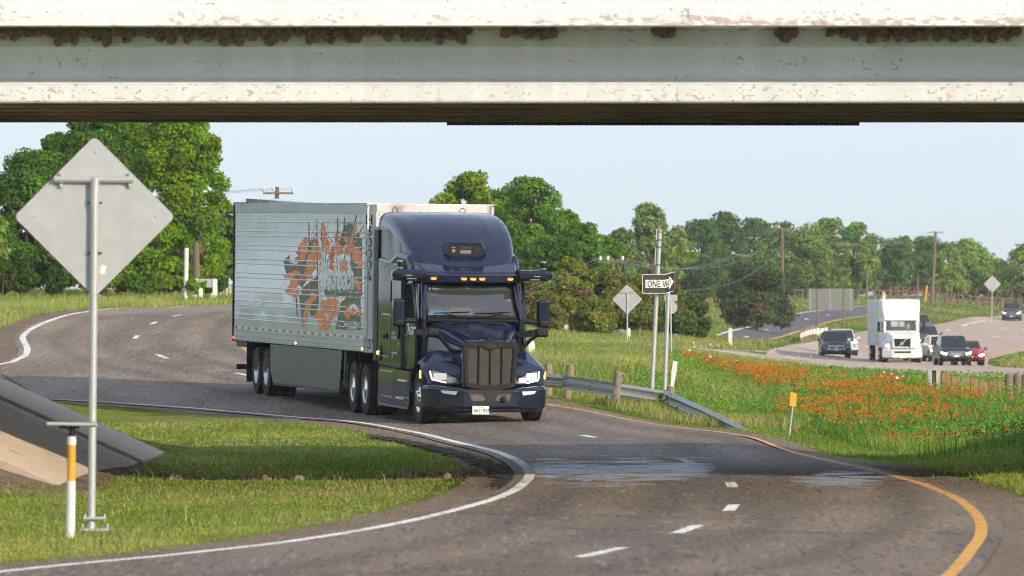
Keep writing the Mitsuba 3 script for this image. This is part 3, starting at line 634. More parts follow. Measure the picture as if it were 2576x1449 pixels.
fa = np.interp(fs, [2.45, 2.5, 2.78, 3.1, 3.5, 4.0, 4.6, 5.42], [.70, .80, .96, 1.05, 1.10, 1.135, 1.16, 1.175])
rows = []
for s, a, h in zip(fs, fa, fT):
    y, z = sect(a, h, 2.9, 4.4 + 7.0 * ((s - 2.45) / 3) ** .5, th)
    lift = np.clip((s - 2.6) / 1.0, 0, 1) * np.clip((5.3 - s) / .8, 0, 1)
    z = z + lift * (.034 * np.exp(-(np.abs(y) / .15) ** 1.3) + .026 * np.exp(-((np.abs(y) - .60) / .10) ** 2)) * (z > h - .3)
    rows.append(np.stack([-s + .10 * np.clip(1 - (s - 2.45) / .6, 0, 1) * (1 - (y / a) ** 2), y, z], 1))
fair = gridm(np.array(rows))
if fair.face_normals[np.argmax(fair.triangles_center[:, 2]), 2] < 0: fair.invert()
fk = L('roof_fairing', fair, 'navy_paint', 50)
L('trailing_edge', gridm(np.array([[(-5.42, y, z) for y, z in zip(*sect(1.175, 3.995, 2.9, 11.4, th))], [(-5.50, y * 1.015, z + .012) for y, z in zip(*sect(1.175, 3.995, 2.9, 11.4, th))]])), 'navy_gloss', True, fk)
yy = np.linspace(-.80, .80, 41); L('seam', tube([(-2.47 + .10 * (1 - (y / .8) ** 2) + .012, y, 2.965 - .0 * y) for y in yy], .016, 6), 'satin_black', 40, fk)
for y in (-.13, .13): L('bolt_cap', moved(lathe([(.026, 0), (.024, .01), (.001, .014)], 12, 'x'), -2.56, y, 3.075, rot([0, 1, 0], -40)), 'chrome', 40, fk)
vis = []
vy = np.linspace(-.985, .985, 17); vx = lambda y: -1.86 - .16 * (y / .98) ** 2 - .06 * (np.abs(y) / .98) ** 6
for rows_ in ([(-.05, 2.685), (-.035, 2.70), (.0, 2.82), (-.06, 2.86), (-.30, 2.88)],): vis.append(gridm(np.array([[(vx(y) + dx, y, z) for y in vy] for dx, z in rows_])))
vis.append(gridm(np.array([[(vx(y) + dx, y, z) for y in vy] for dx, z in ((-.05, 2.685), (-.07, 2.69), (-.04, 2.80), (-.30, 2.83))])))
vk = L('sun_visor', cat(vis), 'navy_paint', 40)
for y in (-.76, -.18, 0, .18, .76):
    m = hull([(vx(y) + dx, y + dy, z) for dx, k in ((.0, 1), (.045, .8)) for dy, z in ((-.065 * k, 2.775), (.065 * k, 2.775), (-.048 * k, 2.73), (.048 * k, 2.73))])
    lk = L('marker_lamp', m, 'amber_lens', False, vk); scene[lk]['emitter'] = emit(lk, (1, .36, .04), .25)
# sensor pods
def pod(sgn):
    y0, y1 = .93, 1.56
    h = hull([(-2.0 + dx, sgn * y, z) for y, k in ((y0, 1.0), (1.44, 1.0)) for dx, z in ((.10, 2.72), (.16, 2.78), (.16, 2.86), (.10, 2.93), (-.25, 2.93), (-.25, 2.70))] + [(-2.0 + dx, sgn * y1, z) for dx, z in ((.02, 2.75), (.06, 2.79), (.06, 2.85), (.02, 2.89), (-.2, 2.89), (-.2, 2.73))])
    k = L('sensor_pod', h, 'navy_gloss', 20)
    L('camera_window', bx((-1.835, sgn * 1.27, 2.815), (.02, .28, .045), .008), 'satin_black', False, k)
    L('light_bar', bx((-1.845, sgn * 1.22, 2.752), (.03, .20, .028), .008), 'lamp_shell', False, k)
    L('end_camera', bx((-1.95, sgn * 1.565, 2.82), (.06, .03, .09), .01), 'satin_black', False, k)
    lettering('Aurora', .026, 'white_vinyl', TF @ tr(-1.824, sgn * 1.27 - .06, 2.806) @ FRONT, k)
    yl = sgn * 1.42
    lk = L('laser_scanner', moved(lathe([(.062, 0), (.062, .045), (.056, .05), (.056, .10), (.060, .105), (.060, .15), (.05, .165), (.001, .17)], 20), -2.0, yl, 2.93), 'satin_black', 40, k)
    L('scanner_cap', moved(lathe([(.064, 0), (.064, .02), (.05, .035), (.001, .04)], 20), -2.0, yl, 3.075), 'alloy', 40, lk)
    L('scanner_band', moved(lathe([(.064, 0), (.064, .03)], 20), -2.0, yl, 2.945), 'alloy', 40, lk)
pod(-1); pod(1)
pk = L('roof_sensor', hull([(-2.70 + dx, y, z) for dx, k in ((0.0, 1), (.05, .93)) for y, z in ((-.41 * k, 3.23), (-.41 * k, 3.31), (-.33 * k, 3.455 - (1 - k) * .1), (.33 * k, 3.455 - (1 - k) * .1), (.41 * k, 3.31), (.41 * k, 3.23), (.33 * k, 3.16 + (1 - k) * .1), (-.33 * k, 3.16 + (1 - k) * .1))] + [(-3.5, y, z) for y, z in ((-.36, 3.28), (.36, 3.28), (-.3, 3.47), (.3, 3.47))]), 'navy_gloss', 20, None, 'navy sensor housing on the roof fairing')
L('face', hull([(-2.645, y, z) for y, z in ((-.36, 3.25), (-.36, 3.30), (-.29, 3.385), (.29, 3.385), (.36, 3.30), (.36, 3.25), (.29, 3.20), (-.29, 3.20))] + [(-2.68, 0, 3.3)]), 'satin_black', False, pk)
L('lens', bx((-2.64, 0, 3.265), (.02, .22, .07), .006), 'lamp_shell', False, pk); L('lens', bx((-2.64, .24, 3.29), (.02, .14, .11), .006), 'dark_glass', False, pk); L('lens', bx((-2.64, -.24, 3.29), (.02, .065, .065), .006), 'copper', False, pk); L('lens', bx((-2.64, 0, 3.35), (.02, .2, .045), .006), 'cabin_dark', False, pk)
lettering('Aurora', .02, 'white_vinyl', TF @ tr(-2.63, -.28, 3.345) @ FRONT, pk)
pri('copper', (.35, .15, .06), .4)
# sleeper
slp = hsy([(-3.12, 1.12, 1.02, .06), (-5.38, 1.14, 1.02, .06), (-3.12, 1.12, 2.95, .07), (-5.38, 1.14, 3.05, .07)])
sk = L('sleeper', slp, 'navy_gloss', 30)
for sgn in (-1, 1):
    L('side_extender', bx((-5.62, sgn * 1.205, 2.35), (.40, .03, 2.6), .01), 'dark_trim', False)
    hatch = Polygon([(-4.15, 1.22), (-4.95, 1.22), (-4.95, 1.95), (-4.15, 1.95)]).buffer(.06)
    L('hatch_frame', side_prism(hatch.difference(hatch.buffer(-.025)), sgn * 1.198, sgn * 1.212), 'chrome', False, sk)
    L('air_slot', bx((-4.05, sgn * 1.205, 2.45), (.06, .02, .42), .008), 'satin_black', False, sk)
    L('latch', cat([bx((-4.6, sgn * 1.21, 1.60), (.34, .03, .05), .01), bx((-4.45, sgn * 1.21, 1.56), (.08, .04, .08), .01), bx((-4.75, sgn * 1.21, 1.56), (.08, .04, .08), .01)]), 'satin_black', False, sk)
    lk = L('side_marker', bx((-5.25, sgn * 1.22, 1.22), (.12, .05, .07), .01), 'amber_lens', False, sk); scene[lk]['emitter'] = emit(lk, (1, .36, .04), 1.8)
    L('bracket', cat([bx((-5.02, sgn * 1.215, 1.22), (.2, .03, .06)), bx((-5.02, sgn * 1.215, 1.22), (.07, .03, .28))]), 'satin_black', False, sk)
for i, (txt, z, hgt) in enumerate((('WARNING THIS VEHICLE', 1.93, .035), ('MAKES WIDE TURNS', 1.87, .035), ('KEEP BACK 100 FT', 1.80, .035), ('CALL FOR', 1.62, .06), ('ASSISTANCE', 1.53, .06), ('AURORA OPERATIONS', 1.24, .04), ('USDOT', 1.17, .04))[3:]):
    lettering(txt, hgt, 'white_vinyl', TF @ tr(-3.92, -1.206, z) @ SIDE_R, sk)
lettering('KEY', .04, 'white_vinyl', TF @ tr(-3.32, -1.194, 1.44) @ SIDE_R, sk)
lettering('Aurora', .20, 'white_vinyl', TF @ tr(-2.78, -1.107, 1.66) @ SIDE_R, dk.replace('door_001', 'door'), bold=True)
L('lower_frame', cat([bx((-4.2, 0, .82), (2.6, 2.1, .36), .04), bx((-2.2, 0, .8), (1.2, 1.5, .5), .04), bx((-5.5, 0, .78), (6.5, .9, .3))]), 'satin_black', False)
# side skirts with steps
for sgn in (-1, 1):
    prof_ = [(-2.05, .30), (-2.05, .86), (-2.2, .94), (-5.1, .96), (-5.3, .9), (-5.38, .22), (-5.3, .17), (-2.15, .22)]
    body = side_prism(prof_, sgn * 1.10, sgn * 1.20)
    k = L('side_skirt', body, 'navy_gloss', False)
    rec = side_prism(Polygon([(-3.75, .42), (-3.75, .84), (-5.0, .86), (-5.12, .8), (-5.0, .42)]).buffer(.02), sgn * 1.195, sgn * 1.206)
    L('inset_panel', rec, 'navy_paint', False, k)
    L('trim', cat([bx((-4.4, sgn * 1.21, .885), (1.3, .012, .03)), bx((-4.3, sgn * 1.21, .39), (1.2, .012, .03)), bx((-3.7, sgn * 1.21, .22), (3.0, .012, .03))]), 'chrome', False, k)
    for z, y in ((.74, 1.16), (.40, 1.2)): L('step', bx((-2.62, sgn * y, z), (.85, .18, .05), .012), 'alloy', False, k)
    L('step_recess', bx((-2.62, sgn * 1.196, .57), (.8, .02, .26), .005), 'dark_trim', False, k)
    L('seam', bx((-3.42, sgn * 1.2, .56), (.02, .012, .72)), 'satin_black', False, k)
# fenders
FEN = {}
for sgn in (-1, 1):
    fh = hs([(-.98, sgn * .84, 1.26, .13), (-1.35, sgn * .86, 1.25, .13), (-.62, sgn * .78, 1.10, .13), (-.80, sgn * 1.13, .98, .10), (-1.15, sgn * 1.15, 1.07, .10), (-1.62, sgn * 1.15, .95, .10), (-1.86, sgn * 1.14, .62, .08), (-.40, sgn * .50, .80, .09), (-.68, sgn * 1.10, .74, .09), (-.36, sgn * .48, .98, .09), (-1.8, sgn * .62, 1.2, .10), (-.75, sgn * .55, 1.2, .1)], 3)
    FEN[sgn] = fh
    cut = man(fh) - man(moved(trimesh.creation.cylinder(.615, .75, sections=48), -1.15, sgn * 1.16, .52, rot([1, 0, 0], 90))) 
    q = cut.to_mesh(); k = L('fender', M(q.vert_properties[:, :3], q.tri_verts), 'navy_paint', 38)
    L('arch_liner', moved(gridm(np.array([[(.612 * math.cos(a), y, .612 * math.sin(a)) for a in np.linspace(-.15, math.pi + .1, 30)] for y in (-.33, .33)])), -1.15, sgn * 1.05 - sgn * .25, .52), 'satin_black', True, k)
    hl = np.array([(1.09, 1.02), (.95, 1.01), (.61, .885), (.52, .76), (.765, .765), (1.06, .825)]) * (sgn, 1)
    hk = L('headlight', decal(fh, Polygon(hl).buffer(.012), .006, .05), 'satin_black', 30)
    L('lens', decal(fh, Polygon(hl).buffer(-.008), .014, .03), 'lamp_shell', 30, hk)
    for c, w_, h_, e, col in (((.90, .90), .20, .10, 0.10 if sgn < 0 else .8, (1, .97, .92)), ((.70, .84), .12, .06, .02 if sgn < 0 else .6, (1, .97, .92))):
        pz = decal(fh, shapely.box(sgn * c[0] - w_ / 2, c[1] - h_ / 2, sgn * c[0] + w_ / 2, c[1] + h_ / 2).buffer(.015), .022, .02)
        lamp(hk, 'projector', pz, col, e, TF)
    dl = decal(fh, LineString(np.array([(1.075, .99), (1.045, .84), (.80, .785)]) * (sgn, 1)).buffer(.014), .024, .02)
    lamp(hk, 'daytime_lamp', dl, (1, .72, .50) if sgn < 0 else (1, .95, .9), 0.45 if sgn < 0 else 1.2, TF)
    am = L('side_repeater', bx((-.80, sgn * 1.225, .93), (.05, .03, .16), .008), 'amber_lens', False, k); scene[am]['emitter'] = emit(am, (1, .36, .04), .8)
# grille
gsur = Polygon([(-.53, 1.50), (-.50, 1.57), (-.2, 1.585), (.2, 1.585), (.50, 1.57), (.53, 1.50), (.475, .76), (.42, .715), (0, .64), (-.42, .715), (-.475, .76)])
gin = Polygon([(-.46, 1.47), (-.14, 1.485), (-.10, 1.45), (0, 1.425), (.10, 1.45), (.14, 1.485), (.46, 1.47), (.42, .80), (0, .735), (-.42, .80)])
gk = L('grille', front_prism(gsur.buffer(.01).difference(gin), -.16, -.03), 'satin_black', False)
gv, gf = trimesh.creation.triangulate_polygon(gin.buffer(.02), engine='earcut')
gkey = uniq(gk + '__mesh'); gmesh = M(np.c_[np.full(len(gv), -.085), gv], gf); gmesh.apply_transform(TF)
scene[gkey] = mikit.ply(gmesh, 'grille_mesh', False, uv=gv)
for y in (-.225, 0, .225): L('bar', bx((-.065, y, 1.12 if y else 1.09), (.05, .028, .70 if y else .68), .008), 'satin_black', False, gk)
L('emblem', moved(trimesh.creation.cylinder(1, .03, sections=32), 0, 0, 0, np.diag([.10, .055, 1, 1])).apply_transform(tr(-.02, 0, 1.50) @ rot([0, 1, 0], 90) @ rot([0, 0, 1], 90)), 'dark_trim', False, gk)
L('hood_cap', hull([(-.06 + a, b, c) for a in (0, -.14) for b, c in ((-.075, 1.58), (.075, 1.58), (-.055, 1.66), (.055, 1.66))]), 'satin_black', False, gk)
# bumper
bum = [hs([(-.10, y, z, .07) for y in (-.5, .5) for z in (.36, .62)])]
for sgn in (-1, 1):
    w_ = hs([(-.10, sgn * .48, .36, .07), (-.10, sgn * .48, .62, .07), (-.30, sgn * .92, .34, .08), (-.30, sgn * .92, .645, .08), (-.62, sgn * 1.13, .36, .08), (-.62, sgn * 1.14, .66, .08), (-.45, sgn * 1.08, .36, .08), (-.45, sgn * 1.09, .655, .08)])
    bum.append(w_)
    L('bumper_wing', w_, 'navy_gloss', 35)
    fk_ = L('fog_lamp', decal(w_, Polygon(np.array([(.60, .645), (.98, .655), (.95, .60), (.88, .55), (.62, .53)]) * (sgn, 1)), .004, .02), 'satin_black', False)
    lamp(fk_, 'lens', decal(w_, Polygon(np.array([(.63, .63), (.94, .64), (.90, .585), (.66, .555)]) * (sgn, 1)), .012, .02), (1, .98, .95), 0.04 if sgn < 0 else .15, TF)
    L('tow_opening', decal(w_, shapely.box(*sorted([sgn * .50, sgn * .585]), 0, 0) if False else Polygon([(sgn * .50, .47), (sgn * .585, .47), (sgn * .585, .55), (sgn * .50, .55)]), .003, .01), 'black_plastic', False)
    L('side_vent', decal(w_, Polygon(np.array([(.99, .53), (1.03, .53), (.96, .34), (.93, .36)]) * (sgn, 1)), .004, .01), 'satin_black', False)
bc = L('bumper', bum[0], 'navy_gloss', 35)
L('intake', front_prism([(-.45, .66), (.45, .66), (.40, .42), (.30, .40), (-.30, .40), (-.40, .42)], -.05, -.012), 'dark_trim', False, bc)
for sgn in (-1, 1):
    q = np.array([(.40, .585), (.16, .565), (.10, .50), (.13, .45), (.36, .45)]) * (sgn, 1); v_, f_ = trimesh.creation.triangulate_polygon(Polygon(q), engine='earcut')
    kk = uniq(bc + '__intake_mesh'); m = M(np.c_[np.full(len(v_), -.008), v_], f_); m.apply_transform(TF); scene[kk] = mikit.ply(m, 'sunlit_mesh', False, uv=v_)
L('radar', cat([hs([(.0, .26, .47, .05), (.03, .26, .50, .05)]), moved(lathe([(.055, 0), (.055, .06), (.03, .07)], 14), .03, .26, .44)]), 'navy_gloss', 40, bc)
L('chin', hsy([(-.16, .5, .27, .04), (-.34, .9, .27, .04), (-.62, 1.08, .28, .04)]), 'navy_gloss', 35)
pl = L('number_plate', bx((.0, -.19, .27), (.01, .33, .165), .004), 'white_vinyl', False)
lettering('TEXAS', .024, 'black_vinyl', TF @ tr(.006, -.19 - .052, .318) @ FRONT, pl); lettering('R67-5531', .062, 'black_vinyl', TF @ tr(.006, -.19 - .132, .232) @ FRONT, pl, bold=True, sx=.80)
# mirrors
for sgn in (-1, 1):
    k = L('mirror', hs([(-1.98, sgn * y, z, .05) for y in (1.37, 1.5) for z in (1.90, 2.31)] + [(-2.12, sgn * y, z, .04) for y in (1.36, 1.5) for z in (1.90, 2.31)]), 'navy_gloss', 40)
    L('lower_shell', hs([(-1.98, sgn * y, z, .052) for y in (1.37, 1.5) for z in (1.87, 1.93)] + [(-2.12, sgn * y, 1.88, .045) for y in (1.36, 1.5)]), 'satin_black', 40, k)
    L('arm', tube([(-2.05, sgn * .98, 1.93), (-2.03, sgn * 1.2, 1.925), (-2.03, sgn * 1.4, 1.915)], [.05, .035, .04]), 'satin_black', 40, k)
    k = L('hood_mirror', hs([(-.36, sgn * y, z, .045) for y in (.99, 1.15) for z in (1.72, 1.80)] + [(-.46, sgn * y, z, .035) for y in (.99, 1.15) for z in (1.72, 1.80)]), 'satin_black', 40)
    L('arm', tube([(-.42, sgn * .98, 1.70), (-.5, sgn * .88, 1.62), (-.56, sgn * .70, 1.44), (-.56, sgn * .60, 1.36)], [.035, .035, .045, .06]), 'satin_black', 40, k)
    k = L('side_camera', cat([bx((-1.5, sgn * 1.14, 1.72), (.16, .16, .12), .02), hull([(-1.52, sgn * 1.18, 1.80), (-1.52, sgn * 1.05, 1.66), (-1.6, sgn * .8, 1.62), (-1.6, sgn * .78, 1.72), (-1.44, sgn * .82, 1.64), (-1.42, sgn * 1.15, 1.66)])]), 'satin_black', 30)
# wheels
def gz(x, y): 
    p = TF @ np.array([x, y, 0, 1]); return p
def wheel_z(fr_, x, y, r):
    """height above the vehicle's own base plane at which the tyre meets the road"""
    p = fr_ @ np.array([x, y, 0, 1.0]); return float(ground_h(p[0], p[1])) + RL - p[2] + r - .012
for sgn in (-1, 1):
    make_wheel(tk, -1.15, sgn, wheel_z(TF, -1.15, sgn * 1.04, .52), .52, .30, TF, 'steer', 1.04, 'chrome')
    for x in (-6.70, -8.05):
        for ym, kd in ((1.07, 'cover'), (.74, 'drive')): make_wheel(tk, x, sgn, wheel_z(TF, x, sgn * .9, .51), .51, .27, TF, kd, ym, 'chrome')
    for a0, a1, x in ((-.3, .75, -8.05), (2.3, 2.75, -8.05), (.35, .8, -6.7)):
        L('quarter_fender', cat([gridm(np.array([[(x - .58 * math.cos(a), sgn * y, .55 + .58 * math.sin(a)) for a in np.linspace(a0, a1, 12)] for y in (.62, 1.23)])), gridm(np.array([[(x - rr * math.cos(a), sgn * 1.23, .55 + rr * math.sin(a)) for a in np.linspace(a0, a1, 12)] for rr in (.50, .58)]))]), 'dark_trim', True)
L('axle', cat([rod((-x, -1.0, .52), (-x, 1.0, .52), .09) for x in (1.15, 6.7, 8.05)]), 'satin_black', 40)
L('fifth_wheel', bx((-7.3, 0, 1.05), (1.0, 1.0, .12), .02), 'satin_black', False)
for sgn in (-1, 1): L('exhaust_stack', rod((-5.6, sgn * .7, 1.0), (-5.6, sgn * .7, 3.7), .07), 'dark_trim', 40)

# ---------------------------------------------------------------- trailer
RYAW, RP = 11.4, math.degrees(0.0108)
fdir = np.array([math.sin(math.radians(TYAW)), -math.cos(math.radians(TYAW))])
RPOS = np.array([TPOS[0] - fdir[0] * 6.15, TPOS[1] - fdir[1] * 6.15, 0.185])
RF = frame(RPOS, RYAW, RP, -0.5)
rk = thing('box_trailer', 'long silver box trailer with orange and olive brush stroke artwork behind the navy tractor', 'trailer')
def R(name, mesh, mat, smooth=35, parent=None, label=None, kind=None): return put(parent or rk, name, mesh, mat, smooth, RF, label, kind)
LEN, HW, B0, B1 = 15.95, 1.29, 1.17, 4.12
def f_skin(p, n, uv):
    return C3((0.50, 0.53, 0.54), (0.56, 0.58, 0.585), fbm(uv.x * 0.6, uv.y * 1.5, 0, 3)) * (0.94 + 0.08 * noise(uv.x * 0.9, uv.y * 30))
def f_ripple(p, n, uv):
    # panels riveted every 0.61 m bulge a little between the rivet lines
    c = dr.abs(dr.sin(uv.x * math.pi / 0.61)); r = dr.abs(dr.sin(uv.y * math.pi / 0.3))
    return 0.0010 * c * (0.6 + 0.4 * r) + 0.0045 * fbm(uv.x * 1.1, uv.y * 2.1, 0.0, 2)
bsdf('trailer_skin', {'type': 'bumpmap', 'tex': mikit.proc(f_ripple, 5e-3), 'scale': 1.0, 'b': {'type': 'principled', 'base_color': mikit.proc(f_skin), 'roughness': 0.10, 'specular': 0.7, 'clearcoat': 1.0, 'clearcoat_gloss': 0.97, 'metallic': 0.25}})
for k, c in dict(olive=(.040, .044, .012), orange=(.84, .19, .008), red=(.55, .04, .012), rust=(.34, .10, .02), pale=(.78, .80, .78)).items():
    bsdf('art_' + k, {'type': 'twosided', 'b': {'type': 'bumpmap', 'tex': mikit.proc(f_ripple, 5e-3), 'scale': 1.0, 'b': {'type': 'principled', 'base_color': rgb(*c), 'roughness': 0.3, 'specular': 0.3}}})
def side_uv(P): return np.c_[P[:, 0], P[:, 2]]
# skin panels, 1.22 m wide each, on both sides
xe = np.r_[-LEN + .12, np.arange(-LEN + 1.22, -.3, 1.22), -.2]
zlo, zhi = 1.50, 3.94
for sgn in (-1, 1):
    for a, b in zip(xe[:-1], xe[1:]):
        n = 7; P = np.array([[(x, sgn * (HW - .002), z) for x in np.linspace(a + .003, b - .003, n)] for z in np.linspace(zlo, zhi, 11)])
        m = gridm(P, sgn > 0); uv_ = side_uv(m.vertices); m.apply_transform(RF); kk = uniq(rk + '__side_panel'); scene[kk] = mikit.ply(m, 'trailer_skin', True, uv=uv_)
R('body', bx((-LEN / 2 - .05, 0, (B0 + B1) / 2), (LEN - .1, 2 * HW - .03, B1 - B0 - .02)), 'trailer_white', False)
def f_tw(p, n, uv):
    soot = dr.exp(-dr.square((p.x + 2.25) / 0.22) - dr.square((p.z - 4.25) / 0.14))
    return C3((0.60, 0.60, 0.59), (0.70, 0.70, 0.69), fbm(p.x * 1.5, p.y * 0.4, p.z * 1.5, 3)) * (1 - 0.8 * soot * noise(p.x * 9, p.y, p.z * 5))
pri('trailer_white', mikit.proc(f_tw), 0.35, specular=0.5)
for sgn in (-1, 1):
    R('top_rail', bx((-LEN / 2, sgn * (HW - .005), 4.03), (LEN - .3, .045, .19), .008), 'brushed_aluminium', False)
    R('top_edge', bx((-LEN / 2, sgn * (HW - .004), B1 + .012), (LEN, .06, .022), .004), 'brushed_aluminium', False)
    R('bottom_rail', bx((-LEN / 2, sgn * (HW - .006), 1.30), (LEN - .3, .045, .24), .006), 'brushed_aluminium', False)
    R('tape_strip', bx((-LEN / 2, sgn * (HW - .004), 1.46), (LEN - .3, .04, .085), .004), 'brushed_aluminium', False)
    for d in (.37, .57, .67, .87, .97, 1.17, 1.27, 1.47, 1.57, 1.77, 1.87, 2.07, 2.17, 2.37, 2.47):
        m = tube([(x, sgn * HW, B1 - d) for x in np.linspace(-LEN + .12, -.22, 30)], .015, 8); uv_ = side_uv(m.vertices); m.apply_transform(RF); kk = uniq(rk + '__rib'); scene[kk] = mikit.ply(m, 'trailer_rib' if sgn < 0 else 'trailer_white', True, uv=uv_)
    tp = []
    for i, x in enumerate(np.arange(-LEN + .5, -.5, .86)):
        R('reflector', bx((x, sgn * (HW + .018), 1.46), (.28, .006, .052)), 'tape_red', False); R('reflector', bx((x + .30, sgn * (HW + .018), 1.46), (.26, .006, .052)), 'white_vinyl', False, label=None)
    rv = [moved(trimesh.creation.cylinder(.014, .008, sections=6), x, sgn * (HW + .018), z, rot([1, 0, 0], 90)) for z in (1.21, 1.27, 1.38) for x in np.arange(-LEN + .3, -.3, .2)]
    R('rivets', cat(rv), 'dark_trim', False, None, None, 'stuff')
    R('corner_post', hull([(-.26, sgn * (HW + .012), z) for z in (B0, B1)] + [(-.17, sgn * (HW + .006), z) for z in (B0, B1)] + [(-.02, sgn * (HW - .11), z) for z in (B0, B1)] + [(.0, sgn * (HW - .17), z) for z in (B0, B1)] + [(-.26, sgn * (HW - .17), z) for z in (B0, B1)]), 'brushed_aluminium', 30)
    for x in (-.35, -8.0, -LEN + .15):
        am = R('side_lamp', bx((x, sgn * (HW + .025), 1.235), (.05, .02, .05), .008), 'amber_lens' if x > -15 else 'red_lens', False); scene[am]['emitter'] = emit(am, (1, .36, .04) if x > -15 else (1, .05, .03), 2.5)
def f_rib(p, n, uv):
    # the printed film runs over the ribs too
    k = smoothstep(-5.9, -4.9, uv.x + 0.9 * (noise(uv.x * 2.3, uv.y * 2.0) - 0.5) - 0.5 * dr.abs(uv.y - 2.7))
    a = C3((0.05, 0.052, 0.022), (0.60, 0.17, 0.03), smoothstep(0.42, 0.58, noise(uv.x * 3.1, uv.y * 2.6, 3.0)))
    return C3((0.62, 0.64, 0.65), C3(a, (0.7, 0.72, 0.7), smoothstep(0.66, 0.74, noise(uv.x * 6.0, uv.y * 1.5, 8.0))), k)
pri('trailer_rib', mikit.proc(f_rib), 0.25, metallic=.25); pri('tape_red', (.45, .13, .05), .4)
am = R('corner_lamp', bx((-.08, -HW + .03, B1 + .015), (.06, .05, .04), .01), 'amber_lens', False); scene[am]['emitter'] = emit(am, (1, .3, .03), 3)
R('front_wall', bx((-.01, 0, (B0 + B1) / 2), (.05, 2 * HW - .34, B1 - B0), .004), 'trailer_white', False)
R('front_rivets', cat([moved(trimesh.creation.cylinder(.012, .01, sections=6), .018, y, z, rot([0, 1, 0], 90)) for y in (-1.06, 1.06) for z in np.arange(1.3, 4.1, .09)]), 'dark_trim', False, kind='stuff')
R('top_band', bx((.03, 0, 4.04), (.03, 2 * HW - .36, .15), .006), 'trailer_white', False)
for y in (-.75, .62): R('grab_ring', moved(trimesh.creation.torus(.055, .008, 16, 6), .05, y, 4.0, rot([0, 1, 0], 90)), 'satin_black', 40)
R('roof', bx((-LEN / 2, 0, B1 + .004), (LEN - .05, 2 * HW - .06, .03)), 'trailer_white', False)
R('refrigeration_unit', bx((.28, 0, 3.05), (.5, 1.75, 1.6), .06), 'dark_trim', False)
R('roof_panel', hull([(-LEN + .6, y, B1 + h) for y in (-1.15, -.3) for h in (.015, .13)] + [(-7.4, y, B1 + .03) for y in (-1.15, -.3)]), 'dark_glass', False, label='thin dark panel lying along the roof edge')
R('rear_frame', bx((-LEN - .02, 0, (B0 + B1) / 2 + .02), (.07, 2 * HW + .05, B1 - B0 + .06), .01), 'dark_trim', False)
R('rear_sill', bx((-LEN + .7, 0, 1.10), (1.4, 2.45, .12)), 'satin_black', False)
R('underride_guard', cat([bx((-LEN + .02, 0, .60), (.1, 2.44, .11), .01), bx((-LEN + .1, -.6, .88), (.08, .1, .5)), bx((-LEN + .1, .6, .88), (.08, .1, .5))]), 'satin_black', False)
R('axle_frame', bx((-LEN + 3.6, 0, 1.0), (4.6, 1.1, .26)), 'satin_black', False); R('coupler_plate', bx((-2.0, 0, 1.12), (3.6, 1.2, .12)), 'satin_black', False); R('landing_gear', bx((-3.2, 0, .75), (.16, 1.7, .8)), 'satin_black', False)
for sgn in (-1, 1):
    sk_ = R('side_fairing', side_prism([(-2.85, 1.16), (-3.15, .34), (-11.0, .34), (-11.35, .62), (-11.4, 1.16)], sgn * 1.24, sgn * 1.262), 'skirt_grey', False)
    R('bottom_strip', bx((-7.1, sgn * 1.25, .33), (7.8, .035, .05)), 'satin_black', False, sk_)
    R('fasteners', cat([moved(trimesh.creation.cylinder(.02, .006, sections=8), x, sgn * 1.265, z, rot([1, 0, 0], 90)) for x0, z in ((-11, 1.08), (-9.3, .78), (-7.4, .80), (-6, 1.06), (-4.5, .78), (-10.8, .55)) for x in (x0, x0 - .12)]), 'satin_black', False, sk_, None, 'stuff')
    R('support_leg', cat([bx((-2.75, sgn * 1.12, .82), (.26, .2, .78), .02), bx((-2.62, sgn * 1.15, .6), (.12, .2, .4), .02)]), 'dark_trim', False)
    R('mud_flap', bx((-LEN + 1.75, sgn * .98, .68), (.03, .62, .75)), 'satin_black', False)
    for x in (-12.05, -13.30):
        for ym, kd in ((1.10, 'cover' if False else 'drive'), (.76, 'drive')): make_wheel(rk, x, sgn, wheel_z(RF, x, sgn * .9, .50), .50, .27, RF, kd, ym, 'alloy')
R('axle', cat([rod((x, -1.0, .55), (x, 1.0, .55), .08) for x in (-12.05, -13.3)]), 'satin_black', 40)
pri('skirt_grey', (0.042, 0.044, 0.038), 0.36, specular=.45)
# artwork on the right-hand side: outlines measured on the photograph, laid on the wall
RFi = np.linalg.inv(RF)
def wall(x, y, off=.0):
    """from the enlarged print of the trailer side to (along, height) on the wall"""
    px, py = (880 + x / 2.684) * .6289, (780 + y / 2.684) * .6289
    d = at(px, py, 1000.0) - [0, 0, ZC]; o = np.array([0, 0, ZC])
    lo, ld = (RFi @ np.r_[o, 1])[:3], RFi[:3, :3] @ d
    t = (-HW - .004 - lo[1]) / ld[1]; p = lo + t * ld; return p[0], p[2]
def art(pts, mat, depth):
    pg = Polygon([wall(*q) for q in pts]).buffer(0)
    pg = pg.intersection(shapely.box(-LEN + .2, zlo + .01, -.27, zhi - .01))
    if pg.is_empty: return
    for g in getattr(pg, 'geoms', [pg]):
        if g.geom_type != 'Polygon' or g.area < 1e-4: continue
        m = side_prism(g, -HW - .001, -HW - depth); uv_ = side_uv(m.vertices); m.apply_transform(RF)
        kk = uniq(rk + '__artwork'); scene[kk] = mikit.ply(m, mat, False, uv=uv_)
ag = np.random.default_rng(11)
